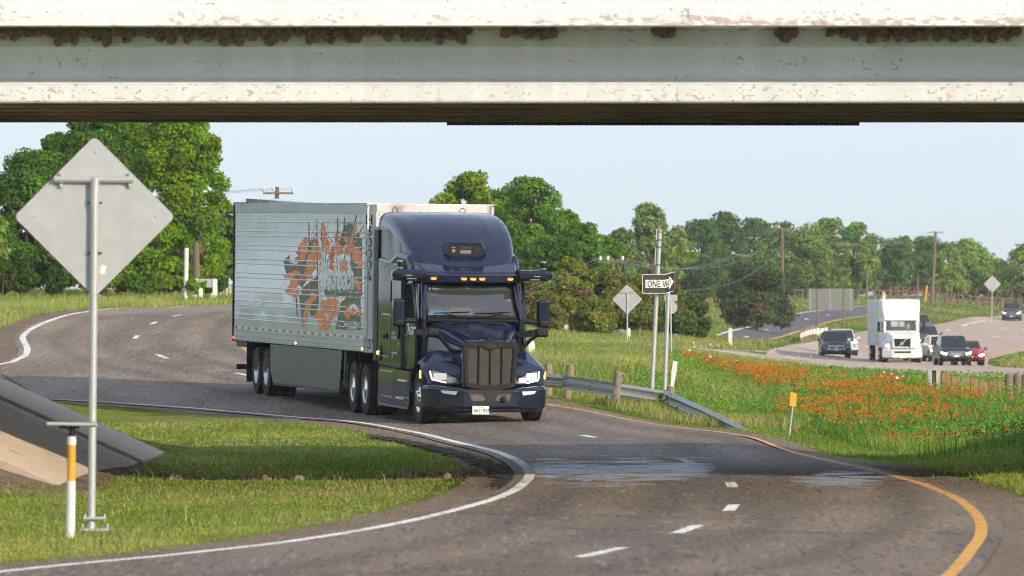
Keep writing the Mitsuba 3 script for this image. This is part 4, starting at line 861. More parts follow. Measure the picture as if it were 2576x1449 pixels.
def brush(p0, p1, w0, w1, mat, depth, n=7, rag=.5):
    """a brush stroke with ragged ends"""
    p0, p1 = np.array(p0, float), np.array(p1, float); d = p1 - p0; nrm = np.array([-d[1], d[0]]) / np.linalg.norm(d)
    t = np.linspace(0, 1, n); up = [p0 + d * a + nrm * (w0 + (w1 - w0) * a) * (.5 + .18 * ag.normal()) for a in t]; lo = [p0 + d * a - nrm * (w0 + (w1 - w0) * a) * (.5 + .18 * ag.normal()) for a in t]
    end = [p1 + nrm * w1 * b + d * (rag * ag.uniform(0, .25) * (i % 2)) for i, b in enumerate(np.linspace(.5, -.5, 7))]
    art(up + end + lo[::-1], mat, depth)
E = .003
art([(680, 705), (748, 640), (742, 715), (800, 745), (905, 700), (960, 520), (985, 460), (1000, 600), (985, 760), (940, 900), (880, 1000), (790, 900), (720, 880), (690, 770)], 'art_olive', E)
art([(870, 1010), (1060, 850), (1060, 1200), (985, 1310), (930, 1180), (880, 1250)], 'art_olive', E)
art([(850, 1080), (930, 1030), (960, 1180), (930, 1330), (880, 1350), (858, 1200)], 'art_olive', E)
art([(1270, 530), (1300, 420), (1340, 330), (1385, 305), (1425, 315), (1415, 400), (1370, 520), (1310, 560)], 'art_olive', E)
art([(1405, 640), (1440, 440), (1480, 410), (1525, 470), (1525, 1080), (1500, 1100), (1280, 1100), (1130, 1090), (1100, 1000), (1400, 900)], 'art_olive', E)
art([(1240, 1440), (1290, 1160), (1380, 1080), (1510, 1120), (1510, 1440)], 'art_olive', E)
art([(1310, 1320), (1505, 1320), (1505, 1449), (1300, 1449)], 'art_olive', E * 1.6)
art([(980, 1300), (990, 1180), (1060, 1160), (1030, 1290)], 'art_olive', E)
for a in (((830, 720), (900, 540), 60, 95, 'art_red'), ((1010, 620), (1020, 480), 40, 60, 'art_red'), ((1275, 540), (1245, 430), 45, 36, 'art_red'), ((1190, 800), (1215, 560), 30, 40, 'art_red'), ((900, 880), (800, 930), 40, 30, 'art_red'), ((1455, 930), (1500, 1030), 30, 30, 'art_red')): brush(*a, E * 2)
for a in (((880, 690), (930, 470), 60, 60), ((960, 900), (1030, 560), 85, 75), ((1130, 470), (1100, 310), 60, 26), ((1150, 640), (1130, 470), 80, 70), ((1060, 700), (1040, 520), 70, 50), ((860, 830), (700, 880), 40, 60), ((820, 900), (740, 1060), 70, 70), ((840, 1000), (800, 1100), 40, 60),
          ((1300, 640), (1260, 500), 110, 60), ((1370, 640), (1420, 480), 80, 100), ((1400, 500), (1455, 330), 50, 30), ((1460, 560), (1500, 760), 60, 90), ((1340, 880), (1330, 700), 60, 60), ((1440, 880), (1500, 1020), 60, 40), ((960, 1150), (880, 1400), 70, 26), ((1010, 1050), (930, 1230), 75, 60),
          ((1190, 1110), (1130, 1260), 90, 110), ((1240, 1120), (1230, 1290), 60, 70), ((1120, 1200), (1040, 1330), 60, 80), ((1130, 1300), (1070, 1449), 70, 60), ((1200, 1290), (1130, 1449), 50, 40), ((1420, 1180), (1340, 1290), 70, 60), ((1470, 1250), (1360, 1300), 70, 60), ((1460, 1200), (1500, 1290), 60, 50), ((1220, 880), (1240, 760), 40, 60)): brush(*a, 'art_orange', E * 3)
for _ in range(58):      # thin dry-brush marks and spatter over and around the big strokes
    an = ag.uniform(0, 2 * math.pi); rr_ = ag.uniform(.15, 1.0); cx, cy = 1150 + 400 * rr_ * math.cos(an) * (1.0 if math.cos(an) < 0 else .85), 850 + 470 * rr_ * math.sin(an)
    di = math.radians(-72 + ag.normal() * 22); ln = ag.uniform(35, 120)
    brush((cx, cy), (cx + ln * math.cos(di), cy + ln * math.sin(di)), ag.uniform(5, 13), ag.uniform(3, 9), ('art_orange', 'art_red', 'art_olive', 'art_orange', 'art_rust')[ag.integers(5)], E * 3.4, 5, .8)
for a in (((1040, 260), (1050, 900)), ((955, 285), (960, 620)), ((1262, 250), (1265, 420)), ((1340, 240), (1310, 620)), ((1470, 215), (1330, 700)), ((1545, 330), (1400, 560)), ((1085, 360), (1110, 620)), ((1190, 470), (1215, 520)), ((880, 1340), (905, 1400)), ((820, 1080), (830, 1300)), ((1440, 820), (1455, 900))):
    p, q = np.array(a[0]), np.array(a[1]); art([p + (-2, 0), p + (2, 0), (p + q) / 2 + (5, 0), q + (2, 0), q + (-2, 0), (p + q) / 2 + (-5, 0)], 'art_olive', E * 4)
art([(1380, 1260), (1400, 1190), (1440, 1165), (1480, 1200), (1500, 1260), (1470, 1240), (1430, 1215)], 'art_pale', E * 4)
for x, y0, y1 in ((1100, 640, 900), (1128, 560, 1010), (1150, 700, 930), (1248, 620, 880), (1285, 640, 900), (1392, 620, 900), (1078, 1000, 1165), (1180, 960, 1040)):
    art([(x - 3, y0), (x + 3, y0), (x + 8, (y0 + y1) / 2), (x + 4, y1), (x - 4, y1), (x - 8, (y0 + y1) / 2)], 'art_pale', E * 5)
def wall_text(text, x0, x1, ytop, ybase, mat, depth, bold=False):
    m = meshkit.text_mesh(text, 1.0, 1.0, bold); b = m.bounds; v = m.vertices.copy()
    u = (v[:, 0] - b[0, 0]) / (b[1, 0] - b[0, 0]); w = v[:, 1]
    P = np.array([wall(x0 + (x1 - x0) * a, ybase + (ytop - ybase) * c) for a, c in zip(u, w)])
    v = np.stack([P[:, 0], -HW - .001 - depth * v[:, 2], P[:, 1]], 1); m = M(v, m.faces); uv_ = side_uv(v); m.apply_transform(RF)
    kk = uniq(rk + '__lettering'); scene[kk] = mikit.ply(m, mat, False, uv=uv_)
wall_text('Hirschbach', 1062, 1440, 760, 1010, 'art_pale', E * 6, True)
wall_text("WHAT'S YOUR", 1335, 1500, 1372, 1404, 'art_pale', E * 4, True); wall_text('DRIVE?', 1375, 1490, 1410, 1440, 'art_pale', E * 4, True)
# number on the corner post
cp = np.array([(-.17, -(HW + .006)), (-.02, -(HW - .11))]); cd = cp[1] - cp[0]; ca = math.degrees(math.atan2(cd[1], cd[0]))
for i, ch in enumerate('H30004'):
    z = 3.80 - i * .225; m = meshkit.text_mesh(ch, .18, .003, True); m.apply_translation([-m.bounds[:, 0].mean(), 0, 0]); m.apply_scale([1.15, 1, 1])
    c = cp.mean(0); put(rk, 'lettering', m, 'black_vinyl', False, RF @ tr(c[0], c[1], z - .08) @ rot([0, 0, 1], ca) @ SIDE_R)
m = meshkit.text_mesh("53'", .18, .003, True); m.apply_translation([-m.bounds[:, 0].mean(), 0, 0]); m.apply_scale([.70, 1, 1]); put(rk, 'lettering', m, 'black_vinyl', False, RF @ tr(cp.mean(0)[0], cp.mean(0)[1], 1.25) @ rot([0, 0, 1], ca) @ SIDE_R)

# ---------------------------------------------------------------- road signs, posts, rails, poles
def f_alu(p, n, uv): return C3((0.39, 0.405, 0.43), (0.46, 0.475, 0.50), fbm(p.x * 1.2, p.y, p.z * 1.2, 3)) * (0.94 + 0.1 * noise(p.x * 6 + p.z * 9, p.z * 3 - p.x * 9))
pri('sign_back', mikit.proc(f_alu), 0.5, specular=0.5, metallic=0.15)
def f_wood(p, n, uv): return C3((0.17, 0.135, 0.10), (0.33, 0.28, 0.22), fbm(p.x * 22, p.y * 22, p.z * 1.6, 3)) * (0.8 + 0.35 * noise(p.x * 60, p.y * 60, p.z * 3))
pri('weathered_wood', mikit.proc(f_wood), 0.85, specular=0.2)
def f_wood2(p, n, uv): return C3((0.22, 0.13, 0.065), (0.42, 0.27, 0.15), fbm(p.x * 9, p.y * 9, p.z * 2.6, 3)) * (0.75 + 0.4 * noise(p.x * 30, p.y * 30, p.z * 3))
pri('brown_wood', mikit.proc(f_wood2), 0.85, specular=0.2)
def f_rail(p, n, uv): return C3((0.30, 0.31, 0.32), (0.42, 0.43, 0.44), fbm(p.x * 2, p.y * 0.5, p.z * 14, 3))
pri('rail_steel', mikit.proc(f_rail), 0.42, metallic=0.65)
pri('plastic_white', (0.70, 0.70, 0.69), 0.45); pri('plastic_yellow', (0.68, 0.32, 0.03), 0.45); pri('sign_yellow', (0.75, 0.40, 0.03), 0.5)
pri('sign_black', (0.014, 0.012, 0.012), 0.4); pri('pole_wood', (0.17, 0.125, 0.10), 0.85); pri('rust_red', (0.17, 0.055, 0.042), 0.7); pri('wire', (0.16, 0.16, 0.16), 0.6)
pri('dull_metal', (0.19, 0.21, 0.205), 0.55, metallic=.2); pri('old_rail', (0.14, 0.12, 0.10), 0.85)
pri('plastic_orange', (0.65, 0.13, 0.03), 0.5)

def rounded_diamond(h, r):
    return affinity.rotate(shapely.box(-h / 2 ** .5, -h / 2 ** .5, h / 2 ** .5, h / 2 ** .5).buffer(-r).buffer(r), 45)
def sheet_yz(poly, th=0.004):     # a plate facing the camera: x right, z up, thickness along y
    m = extr(poly, th); v = m.vertices; m.vertices = np.stack([v[:, 0], v[:, 2], v[:, 1]], 1); m.invert(); return m
def vertical(x, z0, z1, r, y=0, r2=None): return rod((x, y, z0), (x, y, z1), r, r2, 14)
def at_post(px, py): return np.array(pix(px, py))
def diamond_sign(name, x, y, half_px, base_xy, label, D=None, r_post=.03, cross=True, yaw=0):
    b = np.array(pix(*base_xy)) if D is None else on_ground(base_xy[0], D)
    D = b[1]; c = at(x, y, D); h = half_px * 1024 / 2576 * D / F
    t = thing(name, label, 'road sign'); G = tr(*c) @ rot([0, 0, 1], yaw)
    put(t, 'plate', moved(sheet_yz(rounded_diamond(h, h * .07)), 0, .045, 0), 'sign_back', False, G)
    zb = b[2] - c[2]; top = h * .46
    put(t, 'post', tube([((b[0] - c[0]), 0, zb - .1), (0, 0, top)], r_post, 14), 'galvanised', 40, G)
    if cross:
        put(t, 'crossbar', rod((-h * .50, 0, top), (h * .48, 0, top), r_post * .85, sides=14), 'galvanised', 40, G)
    return t, G, h, top, zb, c, b
t, G, h, top, zb, c, b = diamond_sign('diamond_sign', 238, 545, 203, (230, 1340), 'large grey diamond sign back on a tube post in the left foreground', None, .041, True, 3)
put(t, 'post_sleeve', vertical(0, top - .27, top + .02, .05), 'galvanised', 40, G)
for x in (-h * .41, h * .44): put(t, 'clamp', cat([lathe([(.046, -.02), (.046, .02)], 16, 'x').apply_transform(tr(x, 0, top)), bx((x, .02, top + .055), (.03, .05, .03)), bx((x, .02, top - .06), (.03, .05, .04))]), 'galvanised', 40, G)
for z in (-.375, top - .24): put(t, 'bolt', rod((-.075, .0, z), (.075, .0, z), .011, sides=8), 'dark_trim', 40, G)
put(t, 'base_plate', cat([bx((-.0, 0, zb + .03), (.30, .26, .03), .005), bx((0, 0, zb + .15), (.24, .2, .025), .005)]), 'galvanised', False, G)
put(t, 'base_bolts', cat([rod((x, y, zb - .02), (x, y, zb + .09), .017, sides=8) for x in (-.13, .13) for y in (-.1, .1)] + [rod((x, 0, zb + .12), (x, 0, zb + .19), .016, sides=8) for x in (-.1, .1)]), 'alloy', 30, G, None, 'stuff')

put(t, 'sticker', moved(bx((.20, .041, -h * .62), (.05, .003, .09)), R=rot([0, 1, 0], 12)), 'plastic_white', False, G, 'small pale scuffed sticker low on the sign back')
put(t, 'rivets', cat([moved(lathe([(.012, 0), (.01, -.005), (.001, -.006)], 8, 'y'), x, .043, z) for x, z in ((0, h * .8), (0, -h * .8), (-h * .3, top), (h * .3, top), (-h * .75, 0), (h * .75, 0))]), 'alloy', 30, G, None, 'stuff')
# delineator with a small solar panel
D = 85.6; b = on_ground(177, D); b[2] = at(177, 1358, D)[2]; z = lambda y: at(177, y, D)[2] - b[2]
t = thing('solar_delineator', 'white and orange marker post with a flat dark panel on top beside the foreground sign', 'marker post')
G = tr(*b) @ rot([0, 1, 0], .8)
put(t, 'post', lathe([(.048, -.1), (.044, z(1210))], 20), 'plastic_white', 40, G)
put(t, 'orange_band', lathe([(.043, z(1210)), (.041, z(1119))], 20), 'plastic_yellow', 40, G)
put(t, 'white_band', lathe([(.044, z(1119)), (.044, z(1098)), (.001, z(1097))], 20), 'plastic_white', 40, G)
put(t, 'neck', lathe([(.03, z(1098)), (.03, z(1074))], 16), 'satin_black', 40, G)
put(t, 'panel_frame', bx((.0, 0, z(1068)), (.50, .34, .035), .008), 'galvanised', False, G @ rot([1, 0, 0], -3)); put(t, 'solar_panel', bx((0, 0, z(1068) + .021), (.47, .31, .006)), 'dark_glass', False, G @ rot([1, 0, 0], -3))
put(t, 'panel_bracket', bx((-.03, 0, z(1074)), (.2, .12, .03), .005), 'satin_black', False, G)

# guard rail on the outside of the bend
posts = [c3(318, 1078), c3(495, 1103), c3(915, 1188), c3(1400, 1243)]
pb = [np.array(pix(*q)) for q in posts]
ptop = [c3(322, 782), c3(517, 790), c3(947, 857), c3(1412, 990)]
rtop = [c3(280, 876), c3(480, 898), c3(930, 964), c3(1370, 1032)]; rbot = [c3(285, 1000), c3(470, 1016), c3(895, 1083), c3(1345, 1156)]
t = thing('guard_rail', 'grey steel guard rail on wooden posts that slopes into the ground beside the bend', 'guard rail')
up, lo = [], []
for q, a, c in zip(pb, rtop, rbot): up.append(at(*a, q[1])); lo.append(at(*c, q[1]))
d0 = up[0] - up[1]; up.insert(0, up[0] + d0 * 3.0); lo.insert(0, lo[0] + d0 * 3.0)
eD = pix(1895, 1084)[1]; end_u = at(*c3(2110, 1392), eD + .3); end_l = end_u - [0, 0, .22]
mid_u = at(*c3(1730, 1196), (pb[-1][1] + eD) / 2 + .6); mid_l = mid_u - [0, 0, (up[-1] - lo[-1])[2] * .95]
prof_w = [(0, 0), (.02, .03), (.03, .10), (.06, .16), (.07, .22), (.05, .30), (.012, .38), (0, .5)]
prof_w = prof_w + [(a, 1 - b) for a, b in prof_w[::-1][1:]]
def beam(seg):
    A, B = np.array([s[0] for s in seg]), np.array([s[1] for s in seg]); P = []
    for u, l in zip(A, B):
        d = (A[-1] - A[0]); n = np.array([-d[1], d[0], 0]); n /= np.linalg.norm(n)
        if n[1] > 0: n = -n
        P.append([u + (l - u) * f + n * (a * 1.1 - .045) for a, f in prof_w])
    P = np.array(P); Q = P.copy(); n = np.cross(A[-1] - A[0], [0, 0, 1]); n /= np.linalg.norm(n); Q = P + n * .004
    return cat([gridm(P), gridm(Q, True)])
def lerp2(a, b, t): return (a[0] + (b[0] - a[0]) * t, a[1] + (b[1] - a[1]) * t)
prs = list(zip(up, lo)); fin = (end_u, end_l); mid = (mid_u, mid_l)
for k, seg in enumerate(([prs[0], prs[1], lerp2(prs[1], prs[2], .9)], [lerp2(prs[1], prs[2], .85), prs[2], prs[3], prs[4]], [lerp2(prs[3], prs[4], .97), mid, fin])):
    put(t, 'rail', beam(seg), 'rail_steel', 25, label=('level end of the rail behind the truck', 'middle length of the rail', 'last length of the rail running down into the grass')[k])
for q, a in zip(pb, ptop):
    zt = at(*a, q[1] + .12); q2 = q + [0, .16, 0]; lean = zt - q2; lean[1] = 0
    m = tube([q2 - lean * .15, q2 + lean * .93, q2 + lean * .985, q2 + lean], [.088, .086, .07, .03], 16); put(t, 'post', m, 'weathered_wood', 40)
put(t, 'bolts', cat([moved(ico_, *(u * (1 - f) + l * f + [0, -.06, 0])) for ico_ in [trimesh.creation.icosphere(1, .014)] for (u, l) in (prs[2], lerp2(prs[1], prs[2], .86), lerp2(prs[2], prs[3], .5), lerp2(prs[3], prs[4], .95), lerp2(prs[3], prs[4], .9)) for f in (.25, .5, .75)]), 'dark_trim', 40, None, None, 'stuff')
# white paddle on the last post
q = pb[-1]; G = None
t = thing('marker_paddle', 'tall white paddle marker leaning behind the last guard rail post', 'marker post')
pts = [c3(1398, 1095), c3(1436, 1090), c3(1440, 985), c3(1466, 850), c3(1470, 768), c3(1432, 765), c3(1420, 850), c3(1408, 985)]
P = np.array([at(*p_, q[1] + .2) for p_ in pts]); o = P.mean(0); m = sheet_yz(Polygon(P[:, [0, 2]] - o[[0, 2]]), .02); put(t, 'blade', moved(m, o[0], o[1], o[2]), 'plastic_white', False)
put(t, 'fixing', moved(trimesh.creation.icosphere(1, .02), *(at(*c3(1418, 1035), q[1] + .18))), 'dark_trim', 40)

# one way sign, bent round the second pole
b1, b2 = np.array(pix(*c5(697, 918))), np.array(pix(*c5(763, 928)))
t = thing('one_way_sign', 'bent black and white ONE WAY arrow sign on two leaning grey poles', 'road sign')
top1 = at(*c5(742, 22), b1[1]); put(t, 'pole', tube([b1 - [0, 0, .1], top1], .048, 14), 'galvanised', 40)
top2 = at(*c5(784, 340), b2[1]); top2b = b2 + (top2 - b2) * 1.08; put(t, 'pole', tube([b2 - [0, 0, .1], top2b], .046, 14), 'galvanised', 40)
for f in (.985, .94, .90, .80): put(t, 'band', moved(lathe([(.055, -.012), (.055, .012)], 14), *(b1 + (top1 - b1) * f)), 'dark_trim', 40)
put(t, 'broken_strip', cat([tube([b1 + (top1 - b1) * f + [-.07, -.02, 0] for f in (.80, .83, .90)], .014, 6), tube([b1 + (top1 - b1) * f + [-.065, -.02, 0] for f in (.94, .98, 1.006)], .016, 6)]), 'galvanised', 40)
for q in (b1, b2): put(t, 'base', cat([bx(q + [0, 0, .03], (.26, .22, .03)), bx(q + [0, 0, .13], (.22, .18, .02))] + [rod(q + [x, 0, 0], q + [x, 0, .2], .014, sides=6) for x in (-.1, .1)]), 'galvanised', False)
sc1 = 1024 / 2576 * b1[1] / F
SO = at(*c5(653, 345), b1[1] - .30); SW1 = np.linalg.norm((at(*c5(768, 345), b1[1]) - at(*c5(653, 345), b1[1]))) ; SH = at(*c5(653, 248), b1[1])[2] - SO[2]
FOLD = SW1 / math.cos(math.radians(14)); SWT = FOLD + .47
def bend(m):
    v = m.vertices.copy(); m = m.copy(); a1, a2 = math.radians(14), math.radians(64)
    d1, d2 = np.array([math.cos(a1), -math.sin(a1) * -1, 0]), np.array([math.cos(a2), math.sin(a2), 0])
    d1 = np.array([math.cos(a1), math.sin(a1), 0.0]); n1, n2 = np.array([d1[1], -d1[0], 0]), np.array([d2[1], -d2[0], 0])
    x = v[:, 0]; u1, u2 = np.minimum(x, FOLD), np.maximum(x - FOLD, 0)
    k = np.clip((x - FOLD) / .02 + .5, 0, 1)[:, None]
    m.vertices = SO + u1[:, None] * d1 + u2[:, None] * d2 + v[:, 1:2] * [0, 0, 1] + v[:, 2:3] * (n1 * (1 - k) + n2 * k) + (u2 * .12)[:, None] * [0, 0, 1]
    return m
def sign_plate(poly, z0, th):
    poly = shapely.segmentize(poly, .03); out = []
    for x in np.arange(-.02, SWT + .05, .04):
        g = poly.intersection(shapely.box(x, -1, x + .04, 2)) 
        out += [k for k in getattr(g, 'geoms', [g]) if k.geom_type == 'Polygon' and k.area > 1e-6]
    m = cat([moved(extr(k, th), 0, 0, z0) for k in out]); return bend(m)
full = shapely.box(0, 0, SWT, SH).buffer(-.04).buffer(.04)
put(t, 'plate', sign_plate(full, 0, .004), 'plastic_white', False); put(t, 'black_face', sign_plate(full.buffer(-.012), .005, .003), 'sign_black', False)
ay = SH / 2; ah = SH * .205; x0 = SH * .17; xh = SWT - .28
arrow = Polygon([(x0, ay - ah), (xh, ay - ah), (xh, ay - ah * 1.75), (SWT - .05, ay), (xh, ay + ah * 1.75), (xh, ay + ah), (x0, ay + ah)])
put(t, 'arrow', sign_plate(arrow, .009, .003), 'plastic_white', False)
tm = meshkit.text_mesh('ONE WAY', SH * .32, .003, True); sxx = (xh + .10 - x0 - .05) / tm.bounds[1, 0]; tm.apply_scale([sxx, 1, 1]); tm.apply_translation([x0 + .035, ay - SH * .16, .0135])
put(t, 'lettering', bend(tm), 'sign_black', False)

diamond_sign('diamond_sign', 1578, 753, 38, (1578, 877), 'small grey diamond sign back in the grass left of the ONE WAY sign', None, .028)
diamond_sign('diamond_sign', *c5(2417, 297), 22, c5(2412, 425), 'tiny grey diamond sign back beside the far highway at the right edge', 800.0, .05, False)
b = np.array(pix(*c3(1418, 768))); D = b[1]; k = 1024 / 2576 * .6289 / 2.229 * D / F / .6289 * .6289
m_px = lambda n: n / 2.229 / 4 * D / F
t = thing('stop_sign_back', 'round grey sign back under a rectangular one on a single thin post', 'road sign')
c = at(*c3(1415, 290), D)
put(t, 'plate', moved(sheet_yz(Polygon([(m_px(59) * math.cos(a), m_px(59) * math.sin(a)) for a in np.arange(8) * math.pi / 4 + math.pi / 8])), *(c + [0, .03, 0])), 'sign_back', False)
put(t, 'upper_plate', moved(sheet_yz(shapely.box(-m_px(57), -m_px(28), m_px(57), m_px(28))), *(at(*c3(1413, 204), D) + [0, .03, 0])), 'sign_back', False)
put(t, 'post', tube([b - [0, 0, .1], at(*c3(1408, 180), D)], .024, 10), 'galvanised', 40)
# small grey sign back and white marker posts in the verge
b = np.array(pix(*c3(988, 550))); D = b[1]; c = at(*c3(988, 490), D)
t = thing('small_sign_back', 'small grey notched sign back low in the grass by the bushes', 'road sign')
put(t, 'plate', moved(sheet_yz(shapely.box(-m_px(27), -m_px(32), m_px(27), m_px(34)).difference(shapely.box(-m_px(28), m_px(14), -m_px(16), m_px(30)))), *(c + [0, .03, 0])), 'sign_back', False); put(t, 'post', tube([b - [0, 0, .1], c + [0, 0, .1]], .03, 8), 'galvanised', 40)
def marker(base, top_y, w, label, band=None, D=None, cvt=c3):
    b = np.array(pix(*cvt(*base))) if D is None else on_ground(cvt(*base)[0], D)
    b[2] = min(b[2], at(*cvt(*base), b[1])[2]); h = at(*cvt(base[0], top_y), b[1])[2] - b[2]; r = w
    t = thing('marker_post', label, 'marker post', None)
    put(t, 'post', moved(hull([(x * r, y * r * .4, z) for x in (-1, 1) for y in (-1, 1) for z in (-.1, h - r)] + [(x * r * .7, y * r * .3, h) for x in (-1, 1) for y in (-1, 1)]), *b), 'plastic_white', 30)
    if band: put(t, 'band', moved(bx((0, -.002, h * band), (r * 2.1, r * .95, h * .12)), *b), 'plastic_orange', False)
marker((475, 500), 378, .10, 'thin white marker post on the grass hill right of the truck')
marker((915, 552), 490, .09, 'short white marker post at the foot of the utility pole by the bushes')
marker((1033, 582), 474, .09, 'white marker post just right of the small diamond sign post')
marker((1322, 537), 440, .11, 'white marker post between the two poles of the ONE WAY sign')
marker((1942, 628), 474, .12, 'white marker post by the start of the dark entrance ramp')
marker((172, 742), 585, .085, 'white marker post half hidden behind the right hood mirror')
marker((1455, 1272), 1180, .07, 'white marker post with an orange band by the white cabinet', .2, None, c6)
marker((1540, 1275), 1222, .06, 'short orange and white tube right of the banded marker post', .7, 312.0, c6)
marker((965, 272), 197, .16, 'white and orange post in front of the far fence above the white semi', .8, 900.0, lambda x, y: ((3200 + x / 2.875) * .6289, (1100 + y / 2.875) * .6289))
c1 = lambda x, y: ((3200 + x / 2.875) * .6289, (1100 + y / 2.875) * .6289)
marker((205, 695), 605, .09, 'white post beside the left leg of the large road sign', None, None, c1)
marker((305, 662), 603, .1, 'white post between the legs of the large road sign', None, None, c1)
# yellow object marker
b = np.array(pix(*c5(1390, 1062))); D = b[1]
t = thing('object_marker', 'yellow plate on a thin grey post at the edge of the wildflowers', 'marker post')
tp = at(*c5(1412, 910), D); put(t, 'post', tube([b - [0, 0, .1], tp], .017, 8), 'galvanised', 40)
P = np.array([at(*c5(*q), D - .03) for q in ((1400, 840), (1432, 850), (1428, 917), (1395, 908))]); o = P.mean(0)
put(t, 'plate', moved(sheet_yz(Polygon(P[:, [0, 2]] - o[[0, 2]]).buffer(-.012).buffer(.012), .004), *o), 'sign_yellow', False)

# large road sign seen from behind
D = 670.0; t = thing('large_sign_back', 'wide grey slatted back of a highway sign on two posts', 'road sign'); kx = D / F / 4 / 1.259
c = at(*c5(1604, 375), D); W, H = 228 * kx, 108 * kx
for i in range(12): put(t, 'slat', moved(bx((0, .05, -H / 2 + H * (i + .5) / 12), (W, .03, H / 12 - .004), .008), *c), 'dull_metal', False)
for x in (1535, 1668): put(t, 'post', tube([on_ground(c5(x, 0)[0], D) - [0, .0, .2], at(*c5(x, 322), D)],   .07, 8), 'pole_wood', 40)
for x in (1500, 1600, 1705): put(t, 'stiffener', moved(bx((0, .0, 0), (.05, .04, H)), *at(*c5(x, 375), D)), 'galvanised', False)
# curved barrier with posts beside the dark SUV
t = thing('end_barrier', 'short curved pale guard rail with thin posts left of the black SUV', 'guard rail')
pts = [np.array(pix(*c5(x, y), 0, 300)) for x, y in ((1450, 602), (1480, 588), (1515, 578), (1570, 572))]
put(t, 'rail', cat([gridm(np.array([[p_ + [0, 0, z], p_ + [0, .06, z]] for p_ in pts])) for z in (.42, .78)] + [gridm(np.array([[p_ + [0, -.03, .42], p_ + [0, -.03, .78]] for p_ in pts]))]), 'plastic_white', False)
for f in np.linspace(.2, 3, 8):
    i = min(int(f), 2); p_ = pts[i] + (pts[i + 1] - pts[i]) * (f - i); put(t, 'post', rod(p_ + [0, .15, -.1], p_ + [0, .15, 1.05], .07, sides=8), 'weathered_wood', 40)

# timber end of the highway barrier in the flowers
c2 = lambda x, y: ((2900 + x / 2.07) * .6289, (1300 + y / 2.07) * .6289)
D = 203.0; t = thing('timber_barrier', 'row of sawn brown timber blocks with a steel end plate behind the wildflowers', 'guard rail')
for i, (a, b_, y0) in enumerate(((1712, 1775, 376), (1790, 1852, 383), (1795, 1868, 425), (1870, 1944, 428), (1946, 2026, 434), (2028, 2096, 442), (2098, 2174, 468), (2176, 2248, 470), (2250, 2318, 474))):
    p0, p1 = at(*c2(a, y0), D + .12 * i), at(*c2(b_, y0), D + .12 * i); g0 = on_ground(c2(a, 0)[0], D)[2] - .1
    put(t, 'timber', bx(((p0[0] + p1[0]) / 2, p0[1], (p0[2] + g0) / 2), (p1[0] - p0[0] - .012, .16, p0[2] - g0), .01), 'brown_wood', False)
p0, p1 = at(*c2(1678, 368), D - .1), at(*c2(1712, 368), D - .1); put(t, 'end_plate', bx(((p0[0] + p1[0]) / 2, D - .1, p0[2] - .35), (p1[0] - p0[0], .2, .7)), 'galvanised', False)
p0, p1 = at(*c2(1678, 368), D - .1), at(*c2(1850, 368), D - .1); put(t, 'top_plate', bx(((p0[0] + p1[0]) / 2, D - .1, p0[2]), (p1[0] - p0[0], .2, .02)), 'galvanised', False)
p0 = at(*c2(1765, 400), D - .15); put(t, 'bracket', bx(p0 + [0, 0, -.15], (.1, .06, .45)), 'galvanised', False)
for x, nm in ((2352, 'round weathered post right of the timber blocks, first of three'), (2424, 'round weathered post second from the timber blocks at the right edge'), (2490, 'round weathered post cut by the right edge of the picture')):
    k = thing('round_post', nm, 'post'); p_ = at(*c2(x, 402), D + 1); g0 = on_ground(c2(x, 0)[0], D + 1)[2]
    scene[k] = mikit.ply(tube([(p_[0], D + 1, g0 - .1), (p_[0], D + 1, p_[2] - .05), (p_[0], D + 1, p_[2] - .015), (p_[0], D + 1, p_[2])], [.105, .1, .085, .03], 16), 'weathered_wood', 40)

# utility poles and wires
tops = {}
def pole(key, top, base, arm, label, D, r=.13):
    t = thing('utility_pole', label, 'utility pole'); g = on_ground(base[0], D); a = at(*top, D)
    put(t, 'pole', tube([[g[0], D, g[2] - .3], a], [r, r * .7], 10), 'pole_wood', 40)
    if arm:
        x0, x1, y = arm; p0, p1 = at(x0, y, D), at(x1, y, D); put(t, 'crossarm', bx((p0 + p1) / 2 + [0, -.12, 0], (p1[0] - p0[0], .09, .085)), 'pole_wood', False)
        for f in (0.02, .35, .98):
            q = p0 + (p1 - p0) * f; put(t, 'insulator', moved(lathe([(.04, 0), (.07, .08), (.05, .18), (.001, .2)], 8), *(q + [0, -.12, .06])), 'plastic_white', 40)
        tops[key] = [p0 + (p1 - p0) * f + [0, -.12, .2] for f in (0.02, .35, .98)] + [a + (g - a) * .22]
pole('a', c5(503, 178), c5(512, 550), (*[c5(x, 0)[0] for x in (440, 556)], c5(0, 185)[1]), 'brown utility pole standing in the bushes right of the truck', 385.0)
pole('b', c5(1357, 12), c5(1362, 320), (*[c5(x, 0)[0] for x in (1305, 1408)], c5(0, 18)[1]), 'utility pole with a crossarm behind the dark round bush', 640.0, .15)
pole('c', c5(2131, 32), c5(2112, 372), (*[c5(x, 0)[0] for x in (2088, 2176)], c5(0, 38)[1]), 'tallest leaning utility pole at the right by the far fence', 900.0, .2)
pole('d', c5(1786, 226), c5(1784, 362), None, 'pale branchless pole right of the large road sign', 900.0, .15)
pole('e', c5(2042, 255), c5(2038, 362), None, 'short brown pole left of the tallest utility pole', 920.0, .15)
pole('g', c5(2213, 285), c5(2208, 365), None, 'short thin pole right of the tallest utility pole', 920.0, .13)
pole('f', (697, 470), (697, 740), (662, 738, 486), 'utility pole rising behind the roof of the trailer', 365.0, .13)
pole('h', c6(1418, 850), c6(1428, 1130), None, 'thick brown pole standing in the trees left of the trailer', 317.0, .17)
